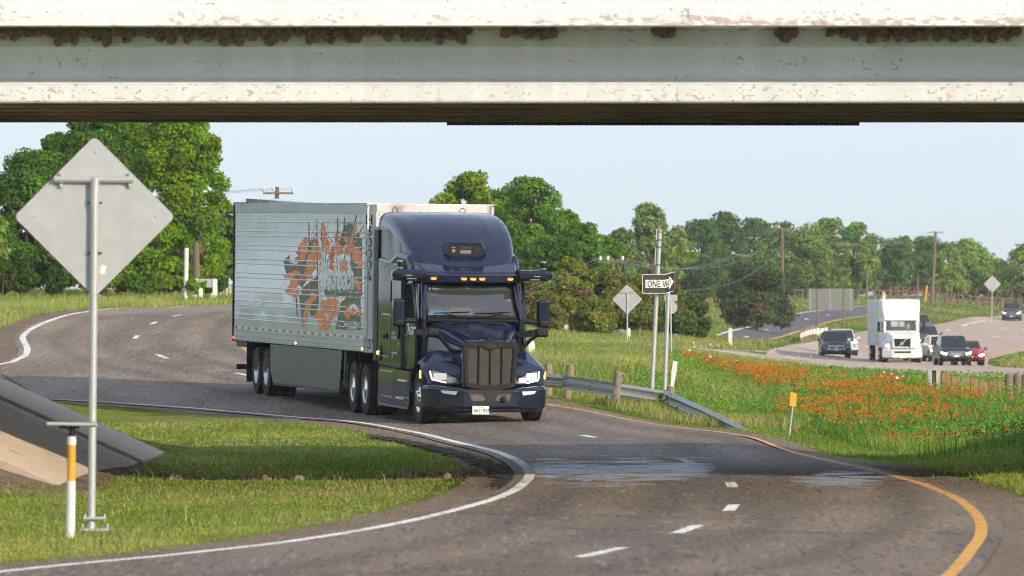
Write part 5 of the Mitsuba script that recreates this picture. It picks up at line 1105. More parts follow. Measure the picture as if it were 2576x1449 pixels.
def wire(a, b, sag, D=None, label='thin overhead wire between two utility poles', grp='overhead wires'):
    t = np.linspace(0, 1, 15)[:, None]; p_ = np.array(a) + (np.array(b) - a) * t; p_[:, 2] -= 4 * sag * (t * (1 - t))[:, 0]
    k = thing('overhead_wire', label, 'wire', grp); scene[k] = mikit.ply(tube(p_, 0.008 if p_[:, 1].mean() < 500 else .012, 5, False), 'wire', True)
for i in range(4):
    wire(tops['a'][i], tops['b'][i], 1.6, label='thin wire between the bush pole and the round bush pole' + f', {nth(i + 1)} on the crossarm', grp='wires near the bushes')
    wire(tops['a'][i], tops['a'][i] + np.array([-30, -150, -.6]), 3.4, label='thin wire from the bush pole to behind the truck' + f', {nth(i + 1)} on the crossarm', grp='wires behind the truck')
    if i < 3: wire(tops['b'][i], tops['c'][i], 1.5, label='thin wire in front of the far trees on the right' + f', {nth(i + 1)} on the crossarm', grp='wires in front of the far trees')
for i in range(3): wire(tops['f'][i], tops['f'][i] + np.array([-40, -60, -2.0]), .5, label='thin wire passing behind the left trees' + f', {nth(i + 1)} on the crossarm', grp='wires at the left')

# far fence with red posts
D = 930.0; kx = D / F / 4 / 2.875
ky = lambda y: at(0, c1(0, y)[1], D)[2]
for i, x in enumerate((905, 1030, 1178, 1318, 1603, 1880, 2025, 2165, 2310, 2440)):
    g = on_ground(c1(x, 0)[0], D); t = thing('fence_post', f'tall rust red post of the far fence, {nth(i + 1)} from the left', 'fence post', 'red fence posts')
    scene[t] = mikit.ply(rod(g - [0, 0, .2], [g[0], D, ky(120 + i * 5)], .09, sides=8), 'rust_red', 40)
for i, x in enumerate((1665, 1815, 1955, 2110, 2260, 2410, 2540)):
    g = on_ground(c1(x, 0)[0], D); t = thing('fence_post', f'low rust red post of the far fence, {nth(i + 1)} low one from the left', 'fence post', 'low red fence posts')
    scene[t] = mikit.ply(rod(g - [0, 0, .2], [g[0], D, ky(215 + i * 4)], .11, sides=8), 'rust_red', 40)
t = thing('lattice_gate', 'dark reddish lattice panel between tall red posts of the far fence', 'gate')
for x in np.linspace(1034, 1600, 30): put(t, 'bar', rod([at(*c1(x, 0), D)[0], D + .3, ky(218)], [at(*c1(x, 0), D)[0], D + .3, ky(140)], .045, sides=4), 'rust_red', False)
for y in (142, 180, 216): put(t, 'rail', bx((at(*c1(1317, 0), D)[0], D + .3, ky(y)), (566 * kx, .06, .08)), 'rust_red', False)
t = thing('rail_fence', 'weathered pale rail fence running along the foot of the far trees', 'fence')
fg = np.random.default_rng(3)
for x in np.arange(-60, 2700, 46):
    p_ = at(*c1(x, 0), D - 2); g = float(ground_h(p_[0], D - 2))
    for z in (.45, .95):
        if fg.random() < .9: put(t, 'rail', moved(bx((0, 0, 0), (46 * kx * 1.02, .08, .14)), p_[0] + 23 * kx, D - 2, g + z + fg.normal() * .05, rot([0, 1, 0], fg.normal() * 1.5)), 'old_rail', False)
    if int(x) % 92 < 46: put(t, 'post', bx((p_[0], D - 1.9, g + .5), (.14, .14, 1.2)), 'weathered_wood' if fg.random() < .3 else 'old_rail', False)
k = thing('yellow_stake', 'leaning yellow stake in front of the lattice panel', 'stake'); scene[k] = mikit.ply(rod(on_ground(c1(1440, 0)[0], D - 6), [at(*c1(1460, 0), D - 6)[0], D - 6, ky(118)], .1, sides=8), 'sign_yellow', 40)
# shed roof between the trees
D2 = 990.0; t = thing('shed', 'small pale gabled shed roof glimpsed between the far trees', 'shed'); c = at(*c1(270, 150), D2); g = float(ground_h(c[0], D2))
put(t, 'walls', bx((c[0], D2, (g + c[2]) / 2), (3.4, 3, c[2] - g)), 'weathered_wood', False)
put(t, 'roof', moved(hull([(-2.2, -2, 0), (2.2, -2, 0), (-2.2, 2, 0), (2.2, 2, 0), (0, -2, 1.0), (0, 2, 1.0)]), *c), 'plastic_white', False)

# white riser, cabinet and wire mesh fence at the left edge of the trees
D = 314.0; kx = D / F / 4 / 1.811
b = on_ground(c6(1345, 0)[0], D); t = thing('white_riser', 'tall thick white plastic riser in front of the left trees', 'post'); p_ = at(*c6(1350, 890), D)
put(t, 'pipe', tube([b, p_], .085, 12), 'plastic_white', 40)
t = thing('utility_cabinet', 'low white utility frame overgrown with ivy left of the trailer', 'cabinet'); c = at(*c6(1488, 1145), D); g = on_ground(c6(1488, 0)[0], D)[2]
put(t, 'board', bx((c[0], D, c[2]), (150 * kx, .08, 62 * kx)), 'sign_back', False)
for x in (1414, 1558): q = at(*c6(x, 1115), D); put(t, 'leg', bx((q[0], D - .06, (q[2] + g) / 2), (.17, .1, q[2] - g)), 'plastic_white', False)
t = thing('mesh_fence', 'short run of grey wire mesh fence between the ivy and the trailer', 'fence')
g = on_ground(c6(1640, 0)[0], 322)[2]; zt = at(*c6(1600, 1160), 322)[2]
for x in (1595, 1640, 1665, 1700): q = at(*c6(x, 0), 322); put(t, 'post', rod([q[0], 322, g - .1], [q[0], 322, zt], .04, sides=6), 'galvanised', 40)
x0, x1 = at(*c6(1595, 0), 322)[0], at(*c6(1760, 0), 322)[0]
put(t, 'wire_mesh', cat([rod((x, 322, g), (x, 322, zt), .008, sides=3) for x in np.arange(x0, x1, .11)] + [rod((x0, 322, z), (x1, 322, z), .008, sides=3) for z in np.arange(g, zt, .11)]), 'galvanised', False, kind='stuff')

# ---------------------------------------------------------------- other traffic
for k, c, r in (('car_black', (.010, .012, .016), .2), ('car_grey', (.06, .068, .078), .22), ('car_red', (.30, .008, .016), .2), ('car_white', (.66, .66, .66), .25), ('car_blue', (.05, .07, .095), .22), ('truck_white', (.70, .70, .70), .3)):
    pri(k, c, r, specular=.5, clearcoat=1.0, clearcoat_gloss=.95)
def car(name, label, cat_, pos, yaw, paint, W=1.85, Lc=4.6, H=1.68, kind='suv', lamp_k=0.0, grille='wide', parts=True):
    fr_ = frame(pos, yaw, 0); t = thing(name, label, cat_); hw = W / 2
    def P(n, m, mat, smooth=30, parent=None, label=None): return put(parent or t, n, m, mat, smooth, fr_, label)
    hood = H * (.60 if kind != 'sedan' else .63); belt = H * .62
    if kind == 'pickup': hood = H * .66; belt = H * .66
    low = hsy([(-.12, hw * .72, .42, .10), (-.35, hw - .12, .45, .1), (-Lc + .15, hw - .12, .45, .1), (-.12, hw * .62, hood * .72, .10), (-.30, hw - .14, hood * .74, .12), (-Lc + .14, hw - .14, belt, .12), (-1.3, hw - .12, belt - .06, .1)])
    body = man(low)
    for x in (-.92, -Lc + .95):
        body -= man(moved(trimesh.creation.cylinder(.385, W + .4, sections=28), x, 0, .36, rot([1, 0, 0], 90)))
    q = body.to_mesh(); P('body', M(q.vert_properties[:, :3], q.tri_verts), paint, 35)
    P('bonnet', hsy([(-.22, hw * .55, hood * .82, .10), (-.40, hw - .2, hood * .82, .1), (-1.30, hw - .2, hood, .07), (-1.3, hw * .5, hood + .03, .07)]), paint, 40)
    xr = -Lc + .5 if kind == 'suv' else -Lc + 1.0 if kind == 'sedan' else -2.9
    xt = -Lc + .7 if kind == 'suv' else -Lc + 1.7 if kind == 'sedan' else -2.8
    gl_ = hsy([(-1.22, hw - .22, belt, .05), (xr, hw - .2, belt, .05), (-1.95, hw - .33, H - .10, .05), (xt, hw - .33, H - .11, .05)])
    P('windows', gl_, 'dark_glass', 30)
    P('roof', hsy([(-1.98, hw - .36, H - .075, .055), (xt + .05, hw - .36, H - .075, .055), (-2.4, hw * .4, H - .05, .05), (xt + .3, hw * .4, H - .05, .05)]), paint, 40)
    for s in (-1, 1):
        P('pillar', rod((-1.20, s * (hw - .19), belt), (-1.93, s * (hw - .31), H - .08), .045, sides=6), paint, 40); P('pillar', rod((xr, s * (hw - .17), belt), (xt, s * (hw - .31), H - .08), .06, sides=6), paint, 40)
        mk = P('mirror', hs([(-1.35, s * (hw + .02), belt + .06, .06), (-1.35, s * (hw + .14), belt + .07, .06), (-1.42, s * (hw + .1), belt + .12, .05)]), paint, 40)
        hp = Polygon(np.array([(hw * .55, hood * .68), (hw * .92, hood * .78), (hw * .93, hood * .66), (hw * .60, hood * .58)]) * (s, 1))
        kk = P('headlight', decal(low, hp, .012, .05), 'lamp_shell', False)
        if lamp_k: scene[kk]['emitter'] = emit(kk, (1, .96, .86), lamp_k * (1.0 if s > 0 else .55))
        if kind != 'pickup':
            fp = Polygon(np.array([(hw * .66, .50), (hw * .9, .52), (hw * .9, .58), (hw * .68, .58)]) * (s, 1)); P('fog_lamp', decal(low, fp, .01, .02), 'lamp_shell' if lamp_k else 'satin_black', False)
        if kind == 'suv': P('roof_rail', rod((-2.1, s * (hw - .34), H), (xt, s * (hw - .34), H), .02, sides=6), 'galvanised', 40)
    gw = hw * (.52 if grille != 'spindle' else .5); gh0, gh1 = (.55, hood * .76) if grille != 'slim' else (.62, hood * .70)
    gp = Polygon([(-gw, gh1), (gw, gh1), (gw * .82, (gh0 + gh1) / 2), (gw * (1.15 if grille == 'spindle' else .8), gh0), (-gw * (1.15 if grille == 'spindle' else .8), gh0), (-gw * .82, (gh0 + gh1) / 2)])
    gk = P('grille', decal(low, gp, .012, .03), 'satin_black', False)
    ring = gp.buffer(.025).difference(gp.buffer(-.015)); 
    for pc in getattr(ring, 'geoms', [ring]): P('chrome_edge', decal(low, pc, .018, .02), 'chrome' if grille != 'slim' else 'satin_black', False, gk)
    if grille != 'slim':
        for f in (.25, .45, .65): P('slat', decal(low, shapely.box(-gw * .72, gh0 + (gh1 - gh0) * f, gw * .72, gh0 + (gh1 - gh0) * f + .025), .02, .02), 'galvanised', False, gk)
    P('emblem', moved(lathe([(.07, 0), (.06, .02), (.001, .02)], 14, 'x'), float(front_x(low, np.array([0.]), np.array([gh1 - .1]))[0]) + .02, 0, gh1 - .1), 'chrome', 40, gk)
    P('lower_intake', decal(low, shapely.box(-hw * .55, .36, hw * .55, .45), .006, .03), 'satin_black', False)
    P('number_plate', decal(low, shapely.box(-.16, .47, .16, .58), .02, .012), 'white_vinyl', False)
    tyre = wheel_parts(.36, .23, .23); rim = rim_front(.23, .23)
    for x in (-.92, -Lc + .95):
        for s in (-1, 1):
            G = fr_ @ tr(x, s * (hw - .13), .355) @ (np.eye(4) if s < 0 else rot([0, 0, 1], 180)); wk = put(t, 'wheel', tyre, 'rubber', 40, G); put(wk, 'rim', rim, 'alloy', 40, G)
    P('underbody', bx((-Lc / 2, 0, .33), (Lc - .7, W - .5, .2)), 'satin_black', False)
    if kind == 'pickup':
        P('cargo_bed', cat([bx((-Lc + 1.15, s * (hw - .07), belt - .02), (2.0, .08, .3)) for s in (-1, 1)]), paint, False)
    return t
def cpos(x, y, D):
    """where a car's front stands: x on the enlarged print, D metres away, on the road"""
    p_ = on_ground(c1(x, 0)[0], D); p_[2] += RL - .01; return p_
car('suv', 'black sport utility vehicle with a large hourglass grille, left of the white semi', 'car', cpos(418, 962, 536), .3, 'car_black', 1.9, 4.9, 1.70, 'suv', 0.0, 'spindle')
car('suv', 'white sport utility vehicle mostly hidden behind the black one with the hourglass grille', 'car', cpos(505, 940, 552), 1, 'car_white', 1.9, 4.8, 1.70, 'suv', 0.0, 'wide')
car('suv', 'grey crossover with lit headlamps just right of the white semi', 'car', cpos(1475, 858, 590), 1.5, 'car_grey', 1.85, 4.6, 1.66, 'suv', 2.0, 'slim')
car('pickup_truck', 'dark blue pickup mostly hidden behind the cab of the white semi', 'car', cpos(1400, 700, 670), 5, 'car_blue', 2.0, 5.8, 1.95, 'pickup', 0.0, 'wide')
car('suv', 'dark grey sport utility vehicle with roof rails and lit fog lamps beside the red sedan', 'car', cpos(1800, 1045, 478), 3.2, 'car_black', 1.85, 4.5, 1.66, 'suv', 2.5, 'wide')
car('suv', 'white car mostly hidden behind the dark grey vehicle with roof rails', 'car', cpos(1665, 960, 525), 5, 'car_white', 1.85, 4.6, 1.62, 'suv', 2.0, 'slim')
car('sedan', 'bright red sedan at the right end of the traffic', 'car', cpos(1955, 1050, 492), 0.5, 'car_red', 1.8, 4.6, 1.44, 'sedan', 2.5, 'slim')
car('pickup_truck', 'black and grey pickup coming down the highway at the right edge', 'car', cpos(2432, 540, 860), -4, 'car_black', 2.0, 5.8, 1.92, 'pickup', 1.2, 'wide')

# white semi
SP = cpos(1180, 1018, 515); SF = frame(SP, 0.1, 0)
ts = thing('white_semi', 'white semi truck with a tall roof fairing and diagonal grille bar on the highway', 'truck')
def S(n, m, mat, smooth=30, parent=None, label=None): return put(parent or ts, n, m, mat, smooth, SF, label)
cabw = hsy([(-1.9, 1.08, .95, .06), (-1.85, 1.02, 1.95, .06), (-2.35, 1.0, 2.62, .08), (-4.6, 1.18, 2.7, .06), (-4.6, 1.18, .95, .06)])
q = (man(cabw) - man(bx((-2.35, 0, 2.24), (1.1, 1.8, .66)))).to_mesh(); S('cab', M(q.vert_properties[:, :3], q.tri_verts), 'truck_white')
q = man(hull([(-1.5, y, z) for y, z in ((-.9, 1.95), (.9, 1.95), (.86, 2.5), (-.86, 2.5))] + [(-2.4, y, z) for y, z in ((-.9, 1.95), (.9, 1.95), (.86, 2.5), (-.86, 2.5))]))
q = (man(cabw) - man(bx((-2.35, 0, 2.24), (1.1, 1.8, .66))) - q).to_mesh(); scene.pop(ts + '__cab'); names_used.discard(ts + '__cab'); S('cab', M(q.vert_properties[:, :3], q.tri_verts), 'truck_white')
S('cabin_lining', cat([bx((-2.86, 0, 2.24), (.04, 1.78, .64)), bx((-2.35, 0, 1.925), (1.0, 1.78, .02))]), 'cabin_dark', False)
S('steering_wheel', moved(trimesh.creation.torus(.2, .016, 24, 6), -2.2, .45, 2.02, rot([0, 1, 0], 55)), 'satin_black', 40)
dr_ = thing('person', 'person in a bright yellow vest at the wheel of the white semi', 'person')
def limb(a, b, ra, rb): return man(hull(np.vstack([ICO[2] * ra + np.array(a), ICO[2] * rb + np.array(b)])))
bod = limb((-2.62, .45, 1.97), (-2.64, .45, 2.14), .15, .17)
for sg in (-1, 1):
    bod += limb((-2.63, .45, 2.15), (-2.62, .45 + sg * .17, 2.15), .10, .075) + limb((-2.62, .45 + sg * .19, 2.14), (-2.45, .45 + sg * .22, 1.99), .06, .05) + limb((-2.45, .45 + sg * .22, 1.99), (-2.25, .45 + sg * .15, 2.06), .048, .036) + limb((-2.25, .45 + sg * .15, 2.06), (-2.19, .45 + sg * .14, 2.10), .042, .03)
bod += limb((-2.63, .45, 2.2), (-2.62, .45, 2.30), .055, .052) + limb((-2.62, .45, 2.33), (-2.61, .45, 2.39), .072, .088) + limb((-2.55, .45, 2.33), (-2.53, .45, 2.345), .025, .016)
q = bod.refine_to_length(.05).to_mesh(); bm = M(q.vert_properties[:, :3], q.tri_verts); bm = trimesh.smoothing.filter_taubin(bm, iterations=4)
put(dr_, 'body', bm, 'skin', 60, SF)
q = (limb((-2.62, .45, 1.97), (-2.64, .45, 2.14), .165, .182) + limb((-2.63, .36, 2.16), (-2.63, .54, 2.16), .10, .10)).to_mesh(); put(dr_, 'vest', M(q.vert_properties[:, :3], q.tri_verts), 'vest_yellow', 60, SF)
put(dr_, 'hair', hull(ICO[2] * [.095, .095, .06] + np.array([-2.63, .45, 2.43])), 'cabin_dark', 40, SF)
pri('skin', (.38, .22, .15), .6); pri('vest_yellow', (.50, .62, .06), .7)
S('roof_fairing', hsy([(-2.15, .95, 2.62, .08), (-2.5, 1.06, 3.2, .1), (-2.75, 1.08, 3.72, .1), (-4.9, 1.14, 3.78, .08), (-4.9, 1.16, 2.6, .08)]), 'truck_white', 40)
nose = hsy([(-.18, .52, .95, .1), (-.28, .55, 1.50, .1), (-1.9, .88, 1.86, .08), (-1.9, .95, 1.0, .08), (-.5, .75, 1.0, .1)])
S('hood', nose, 'truck_white', 40)
for s in (-1, 1):
    fh = hs([(-.45, s * .80, .95, .12), (-.9, s * .95, 1.28, .12), (-1.5, s * 1.06, 1.1, .1), (-1.9, s * 1.1, .7, .1), (-.40, s * .95, .6, .12), (-.8, s * 1.1, .8, .1), (-1.4, s * .8, 1.3, .1)])
    q = (man(fh) - man(moved(trimesh.creation.cylinder(.58, .6, sections=28), -1.25, s * 1.1, .5, rot([1, 0, 0], 90)))).to_mesh()
    S('fender', M(q.vert_properties[:, :3], q.tri_verts), 'truck_white', 40)
    hk = S('headlight', decal(fh, Polygon(np.array([(.78, 1.16), (1.0, 1.1), (1.02, .98), (.82, .96)]) * (s, 1)), .012, .03), 'lamp_shell', False); scene[hk]['emitter'] = emit(hk, (1, .95, .85), 2.6)
    ak = S('turn_signal', decal(fh, Polygon(np.array([(.84, .93), (1.02, .94), (1.0, .86), (.86, .84)]) * (s, 1)), .012, .02), 'amber_lens', False)
    S('mirror', bx((-1.75, s * 1.36, 2.18), (.14, .17, .62), .05), 'satin_black', 40); S('mirror_arm', rod((-1.85, s * 1.0, 1.9), (-1.78, s * 1.34, 1.95), .04, sides=6), 'satin_black', 40)
    S('fog_lamp', moved(lathe([(.07, 0), (.05, .015), (.001, .015)], 12, 'x'), -.24, s * .88, .66), 'satin_black', 40)
bump = hsy([(-.12, .6, .38, .1), (-.12, .6, .74, .08), (-.45, 1.12, .40, .1), (-.45, 1.12, .76, .08), (-.9, 1.14, .5, .08)])
S('bumper', bump, 'truck_white', 40)
S('lower_intake', decal(bump, shapely.box(-.5, .60, .5, .70).buffer(.01), .006, .03), 'satin_black', False)
gp = Polygon([(-.52, 1.46), (.50, 1.46), (.46, .88), (-.46, .88)]); gk = S('grille', decal(nose, gp, .012, .04), 'satin_black', False)
S('diagonal_bar', decal(nose, LineString([(-.32, .90), (.25, 1.44)]).buffer(.028), .022, .02), 'chrome', False, gk)
S('ring', decal(nose, Point(-.03, 1.17).buffer(.10).difference(Point(-.03, 1.17).buffer(.065)), .026, .02), 'chrome', False, gk)
S('chin', hsy([(-.3, .7, .28, .05), (-.6, 1.0, .3, .05)]), 'satin_black', 40); S('number_plate', bx((-.0, .0, .36), (.02, .3, .14)), 'white_vinyl', False)
wsl = [(-.93, 1.94), (.93, 1.94), (.88, 2.52), (-.88, 2.52)]; S('windscreen', decal(cabw, Polygon(wsl), .012, .02, .25, 1), 'window_glass', 30)
for y0, y1 in ((-.62, -.16), (-.12, .20)): S('sun_shade', decal(cabw, shapely.box(y0, 2.16, y1, 2.48), -.03, .02), 'shade_card', False)
pri('shade_card', (.42, .50, .46), .6)
for s in (-1, 1): S('side_window', side_prism([(-2.1, 2.0), (-2.9, 2.0), (-2.9, 2.5), (-2.4, 2.5)], s * 1.16, s * 1.17), 'dark_glass', False)
tyre = wheel_parts(.50, .29, .29); rim = rim_front(.29, .29)
for x, ym in ((-1.25, 1.0), (-5.9, .98), (-7.2, .98)):
    for s in (-1, 1):
        G = SF @ tr(x, s * ym, .49) @ (np.eye(4) if s < 0 else rot([0, 0, 1], 180)); wk = put(ts, 'wheel', tyre, 'rubber', 40, G); put(wk, 'rim', rim, 'alloy', 40, G)
S('chassis', bx((-5.5, 0, .85), (7, 1.2, .4)), 'satin_black', False)
# its driver, seen as a bright vest behind the glass
tt = thing('white_trailer', 'plain white box trailer behind the white semi cab', 'trailer')
put(tt, 'box', bx((-12.3, 0, 2.42), (14.4, 2.56, 2.82), .03), 'trailer_white', False, SF)
put(tt, 'edge_trim', bx((-5.12, 0, 3.82), (.06, 2.5, .05)), 'rust_red', False, SF)
for s in (-1, 1):
    for i in range(11): put(tt, 'seam', bx((-5.8 - i * 1.25, s * 1.283, 2.4), (.05, .012, 2.7)), 'galvanised', False, SF)
for x in (-17.0, -18.3):
    for s in (-1, 1):
        G = SF @ tr(x, s * 1.05, .49) @ (np.eye(4) if s < 0 else rot([0, 0, 1], 180)); wk = put(tt, 'wheel', tyre, 'rubber', 40, G); put(wk, 'rim', rim, 'alloy', 40, G)
put(tt, 'chassis', bx((-14.5, 0, .9), (9, 1.0, .3)), 'satin_black', False, SF)

# ---------------------------------------------------------------- trees and bushes
VC = {'type': 'mesh_attribute', 'name': 'vertex_color'}
bsdf('foliage', {'type': 'principledthin', 'base_color': VC, 'roughness': 0.55, 'diff_trans': 0.9, 'spec_trans': 0.0, 'eta': 1.3})
def f_bark(p, n, uv): return C3((0.055, 0.042, 0.034), (0.14, 0.115, 0.095), fbm(p.x * 8, p.y * 8, p.z * 1.5, 3))
bsdf('bark', {'type': 'twosided', 'b': {'type': 'diffuse', 'reflectance': mikit.proc(f_bark)}})
def leaves(centres, out, size, col, g, spread=.75, aspect=.55, jit=.28):
    """one small folded leaf spray (two triangles) at each centre; out: the way it mostly faces"""
    n = len(centres); nr = out + g.normal(size=(n, 3)) * spread; nr /= np.linalg.norm(nr, axis=1, keepdims=True)
    a = np.cross(nr, g.normal(size=(n, 3))); a /= np.linalg.norm(a, axis=1, keepdims=True) + 1e-9; b = np.cross(nr, a)
    s = size * g.uniform(.6, 1.35, (n, 1)); w = s * aspect * g.uniform(.7, 1.3, (n, 1))
    V = np.stack([centres - a * s, centres + b * w, centres + a * s, centres - b * w], 1).reshape(-1, 3)
    k = np.arange(n)[:, None] * 4; Fc = np.concatenate([k + [0, 1, 2], k + [0, 2, 3]], 0)
    c = np.clip(np.array([2.8, 2.6, 2.3]) * col * (1 + g.normal(size=(n, 1)) * jit) * (1 + g.normal(size=(n, 3)) * .06), .004, .6)
    return V, Fc, np.repeat(c, 4, 0)
LEAF_TOTAL = [0]
def tree(name, label, x, D, y_top, y_base, w_px, col, leaf, n_leaf, seed, lumps=46, squash=1.0, y_low=None, group=None, trunk=True, irregular=.22, depth=.9, world=None, dead=0.0):
    """crown w_px wide between y_top and y_low on the print, standing D metres away"""
    g = np.random.default_rng(seed); k = 1024 / 2576 * D / F
    if world is None:
        base = on_ground(x, D); ztop = at(x, y_top, D)[2]; zlow = at(x, y_low, D)[2] if y_low else base[2] + .25
        R = w_px * k / 2
    else:
        base = np.array([world[0], D, float(ground_h(world[0], D))]); ztop, R = base[2] + world[1], world[2]; zlow = base[2] + world[1] * .15
    H = max(ztop - zlow, .5); c0 = np.array([base[0], D, (ztop + zlow) / 2])
    t = thing(name, label, 'tree' if trunk else 'bush', group)
    # lumps of foliage fill an egg-shaped, knobbly crown from the ground or the lowest limbs to the top
    tt = g.uniform(0, 1, lumps) ** .9; az = g.uniform(0, 2 * np.pi, lumps); rad_ = g.uniform(.12, 1, lumps) ** .5
    wt = np.interp(tt, [0, .15, .45, .75, 1], [.80, .95, 1.0, .80, .34]) * (1 + irregular * .6 * g.normal(size=lumps))
    lr = g.uniform(.17, .33, lumps) * (46 / lumps) ** .30
    S = min(R, H * .7); lz = lr * S
    C = np.c_[c0[0] + np.cos(az) * rad_ * wt * np.maximum(R - lz * .8, .2 * R), c0[1] + np.sin(az) * rad_ * wt * R * depth * .85, zlow + lz * .5 + tt * (H - 1.35 * lz)]
    P = (C - c0) / [R, R, H / 2]
    w = lr ** 2; cnt = np.maximum((n_leaf * w / w.sum()).astype(int), 6); cs, os_, cc = [], [], []
    for i in range(lumps):
        q = g.normal(size=(cnt[i], 3)); q /= np.linalg.norm(q, axis=1, keepdims=True)
        rad = g.uniform(.30, 1.0, (cnt[i], 1)) ** .5 * (1 + .35 * (meshkit.noise(q * 2.2 + i * 5.1) - .5)[:, None])
        p_ = C[i] + q * rad * lr[i] * S * [1.12, 1.12, .86]
        cs.append(p_); os_.append(q + (C[i] - c0) / np.linalg.norm(C[i] - c0 + 1e-6) * .5 + [0, 0, .35])
        tint = np.array(col) * (1 + .16 * g.normal()) * np.array([1 + .10 * g.normal(), 1, 1 + .12 * g.normal()])
        if g.random() < dead * .5: tint = np.array([.085, .062, .032]) * g.uniform(.6, 1.1)
        cc.append(np.repeat(tint[None], cnt[i], 0))
    V, Fc, colr = leaves(np.vstack(cs), np.vstack(os_), leaf, np.vstack(cc), g)
    V[:, 2] = np.maximum(V[:, 2], ground_h(V[:, 0], V[:, 1]) + .02)
    LEAF_TOTAL[0] += len(Fc)
    put(t, 'crown', M(V, Fc), 'foliage', False, color=colr)
    tr_ = []
    hb = (zlow - base[2]) + H * .55; r0 = max(.05, min(.035 * (ztop - base[2]), .09 * R)) * (1 if trunk else .5)
    mid = c0 + [g.normal() * .1 * R, 0, 0]
    tr_.append(tube([base - [0, 0, .2], base + [g.normal() * .1, 0, hb * .4], [mid[0], D, base[2] + hb], [mid[0] + g.normal() * .15 * R, D, ztop - H * .2]], [r0 * 1.25, r0, r0 * .6, r0 * .15], 8))
    for i in np.argsort(-np.linalg.norm(P, axis=1))[:14]:
        s = base + [0, 0, hb * g.uniform(.4, .9)]; tr_.append(tube([s, (s + C[i]) / 2 + [0, 0, .12 * H * g.uniform(0, 1)], C[i]], [r0 * .4, r0 * .25, r0 * .06], 5, False))
    put(t, 'trunk', cat(tr_), 'bark', 40)
    return t
G_NEAR, G_MID, G_YEL, G_DARK, G_OLIVE, G_CEDAR = (.072, .130, .010), (.058, .108, .012), (.105, .170, .014), (.030, .062, .011), (.082, .100, .020), (.058, .070, .020)
# trees at the left
tree('broad_tree', 'tallest leafy tree at the left, its bright right side just left of the trailer', 440, 328, 262, 740, 310, G_NEAR, .078, 54000, 21, 110, .5)
tree('broad_tree', 'dark leafy tree right behind the foreground diamond sign', 235, 334, 268, 740, 300, (.040, .088, .014), .08, 38000, 22, 90, .6)
tree('broad_tree', 'leafy tree filling the gap right of the upper point of the foreground sign', 335, 340, 282, 740, 230, (.052, .105, .010), .08, 26000, 27, 70, .6)
tree('broad_tree', 'leafy tree filling the gap left of the upper point of the foreground sign', 150, 342, 330, 740, 190, (.046, .096, .011), .085, 16000, 28, 60, .6)
tree('broad_tree', 'dark rounded tree left of the foreground diamond sign', 75, 330, 368, 740, 260, (.036, .085, .014), .08, 30000, 23, 80, .8)
tree('broad_tree', 'lower paler tree cut by the left edge of the picture', -40, 322, 500, 740, 200, (.075, .135, .03), .11, 9000, 24, 40, .8)
tree('broad_tree', 'small shaded tree directly left of the trailer', 570, 366, 505, 742, 120, (.042, .085, .02), .09, 12000, 25, 40, .6)
tree('broad_tree', 'leafy tree filling the gap between the pole and the trailer', 505, 344, 560, 740, 170, (.062, .118, .018), .08, 17000, 26, 46, .5)
for i, (x, w, y0, c) in enumerate(((10, 170, 640, G_DARK), (130, 190, 610, G_DARK), (262, 170, 620, G_MID), (345, 150, 615, G_MID), (420, 130, 640, G_NEAR), (490, 70, 698, G_NEAR), (540, 70, 690, G_DARK), (320, 120, 560, G_NEAR))):
    tree('bush', ('dark bush at the left edge under the trees', 'dark bush left of the foreground sign post', 'bush right behind the foreground sign post', 'bush right of the foreground sign post', 'bright bush left of the white riser', 'ivy bush over the left leg of the white cabinet', 'ivy bush right of the white cabinet', 'bushy young tree above the right part of the sign')[i], x, 318 + i * 2 - (14 if i in (5, 6) else 0) + (8 if i == 7 else 0), y0, 745, w, c, .085, (6500, 6500, 6000, 6000, 5000, 1300, 1600, 6000)[i], 40 + i, 26, .6, None, None, False)
# trees behind the truck and to its right
tree('broad_tree', 'tall tree rising behind the roof of the navy truck', 1180, 432, 428, 760, 250, G_NEAR, .098, 29000, 51, 80, .6)
tree('broad_tree', 'broad tree right of the one behind the truck roof', 1335, 428, 440, 760, 260, (.052, .112, .018), .098, 29000, 52, 80, .6)
tree('broad_tree', 'lower rounded tree at the right end of the middle group', 1462, 424, 556, 760, 180, (.045, .10, .018), .10, 16000, 53, 56, .6)
tree('broad_tree', 'tree low behind the left mirror side of the truck', 1060, 440, 520, 760, 190, G_MID, .14, 8000, 54, 40, .7)
tree('broad_tree', 'shaded tree in the middle group just above the right mirror', 1400, 410, 590, 800, 190, (.035, .078, .018), .13, 9000, 55, 40, .6)
tree('hazy_tree', 'pale thin tree sticking out above the tree line left of the ONE WAY pole', 1640, 720, 506, 740, 165, (.085, .125, .045), .20, 7000, 56, 70, .4, irregular=.35)
tree('hazy_tree', 'pale tree left of the ONE WAY pole, below its taller neighbour', 1565, 700, 570, 740, 110, (.06, .10, .035), .22, 3500, 57, 34, .6)
tree('broad_tree', 'leafy tree filling the dip between the two tall trees behind the truck', 1258, 446, 462, 760, 230, (.056, .108, .012), .10, 17000, 58, 60, .6)
tree('broad_tree', 'green tree sloping down right of the broad tree behind the truck', 1410, 436, 520, 760, 190, (.062, .118, .012), .10, 16000, 59, 60, .6)
tree('broad_tree', 'rounded tree at the end of the middle group, left of the pale thin tree', 1515, 446, 590, 760, 150, (.05, .10, .012), .125, 9000, 60, 50, .6)
tree('broad_tree', 'dark tree low behind the cab mirror at the right of the truck', 1350, 418, 600, 800, 210, (.036, .072, .012), .125, 9000, 61, 50, .6)
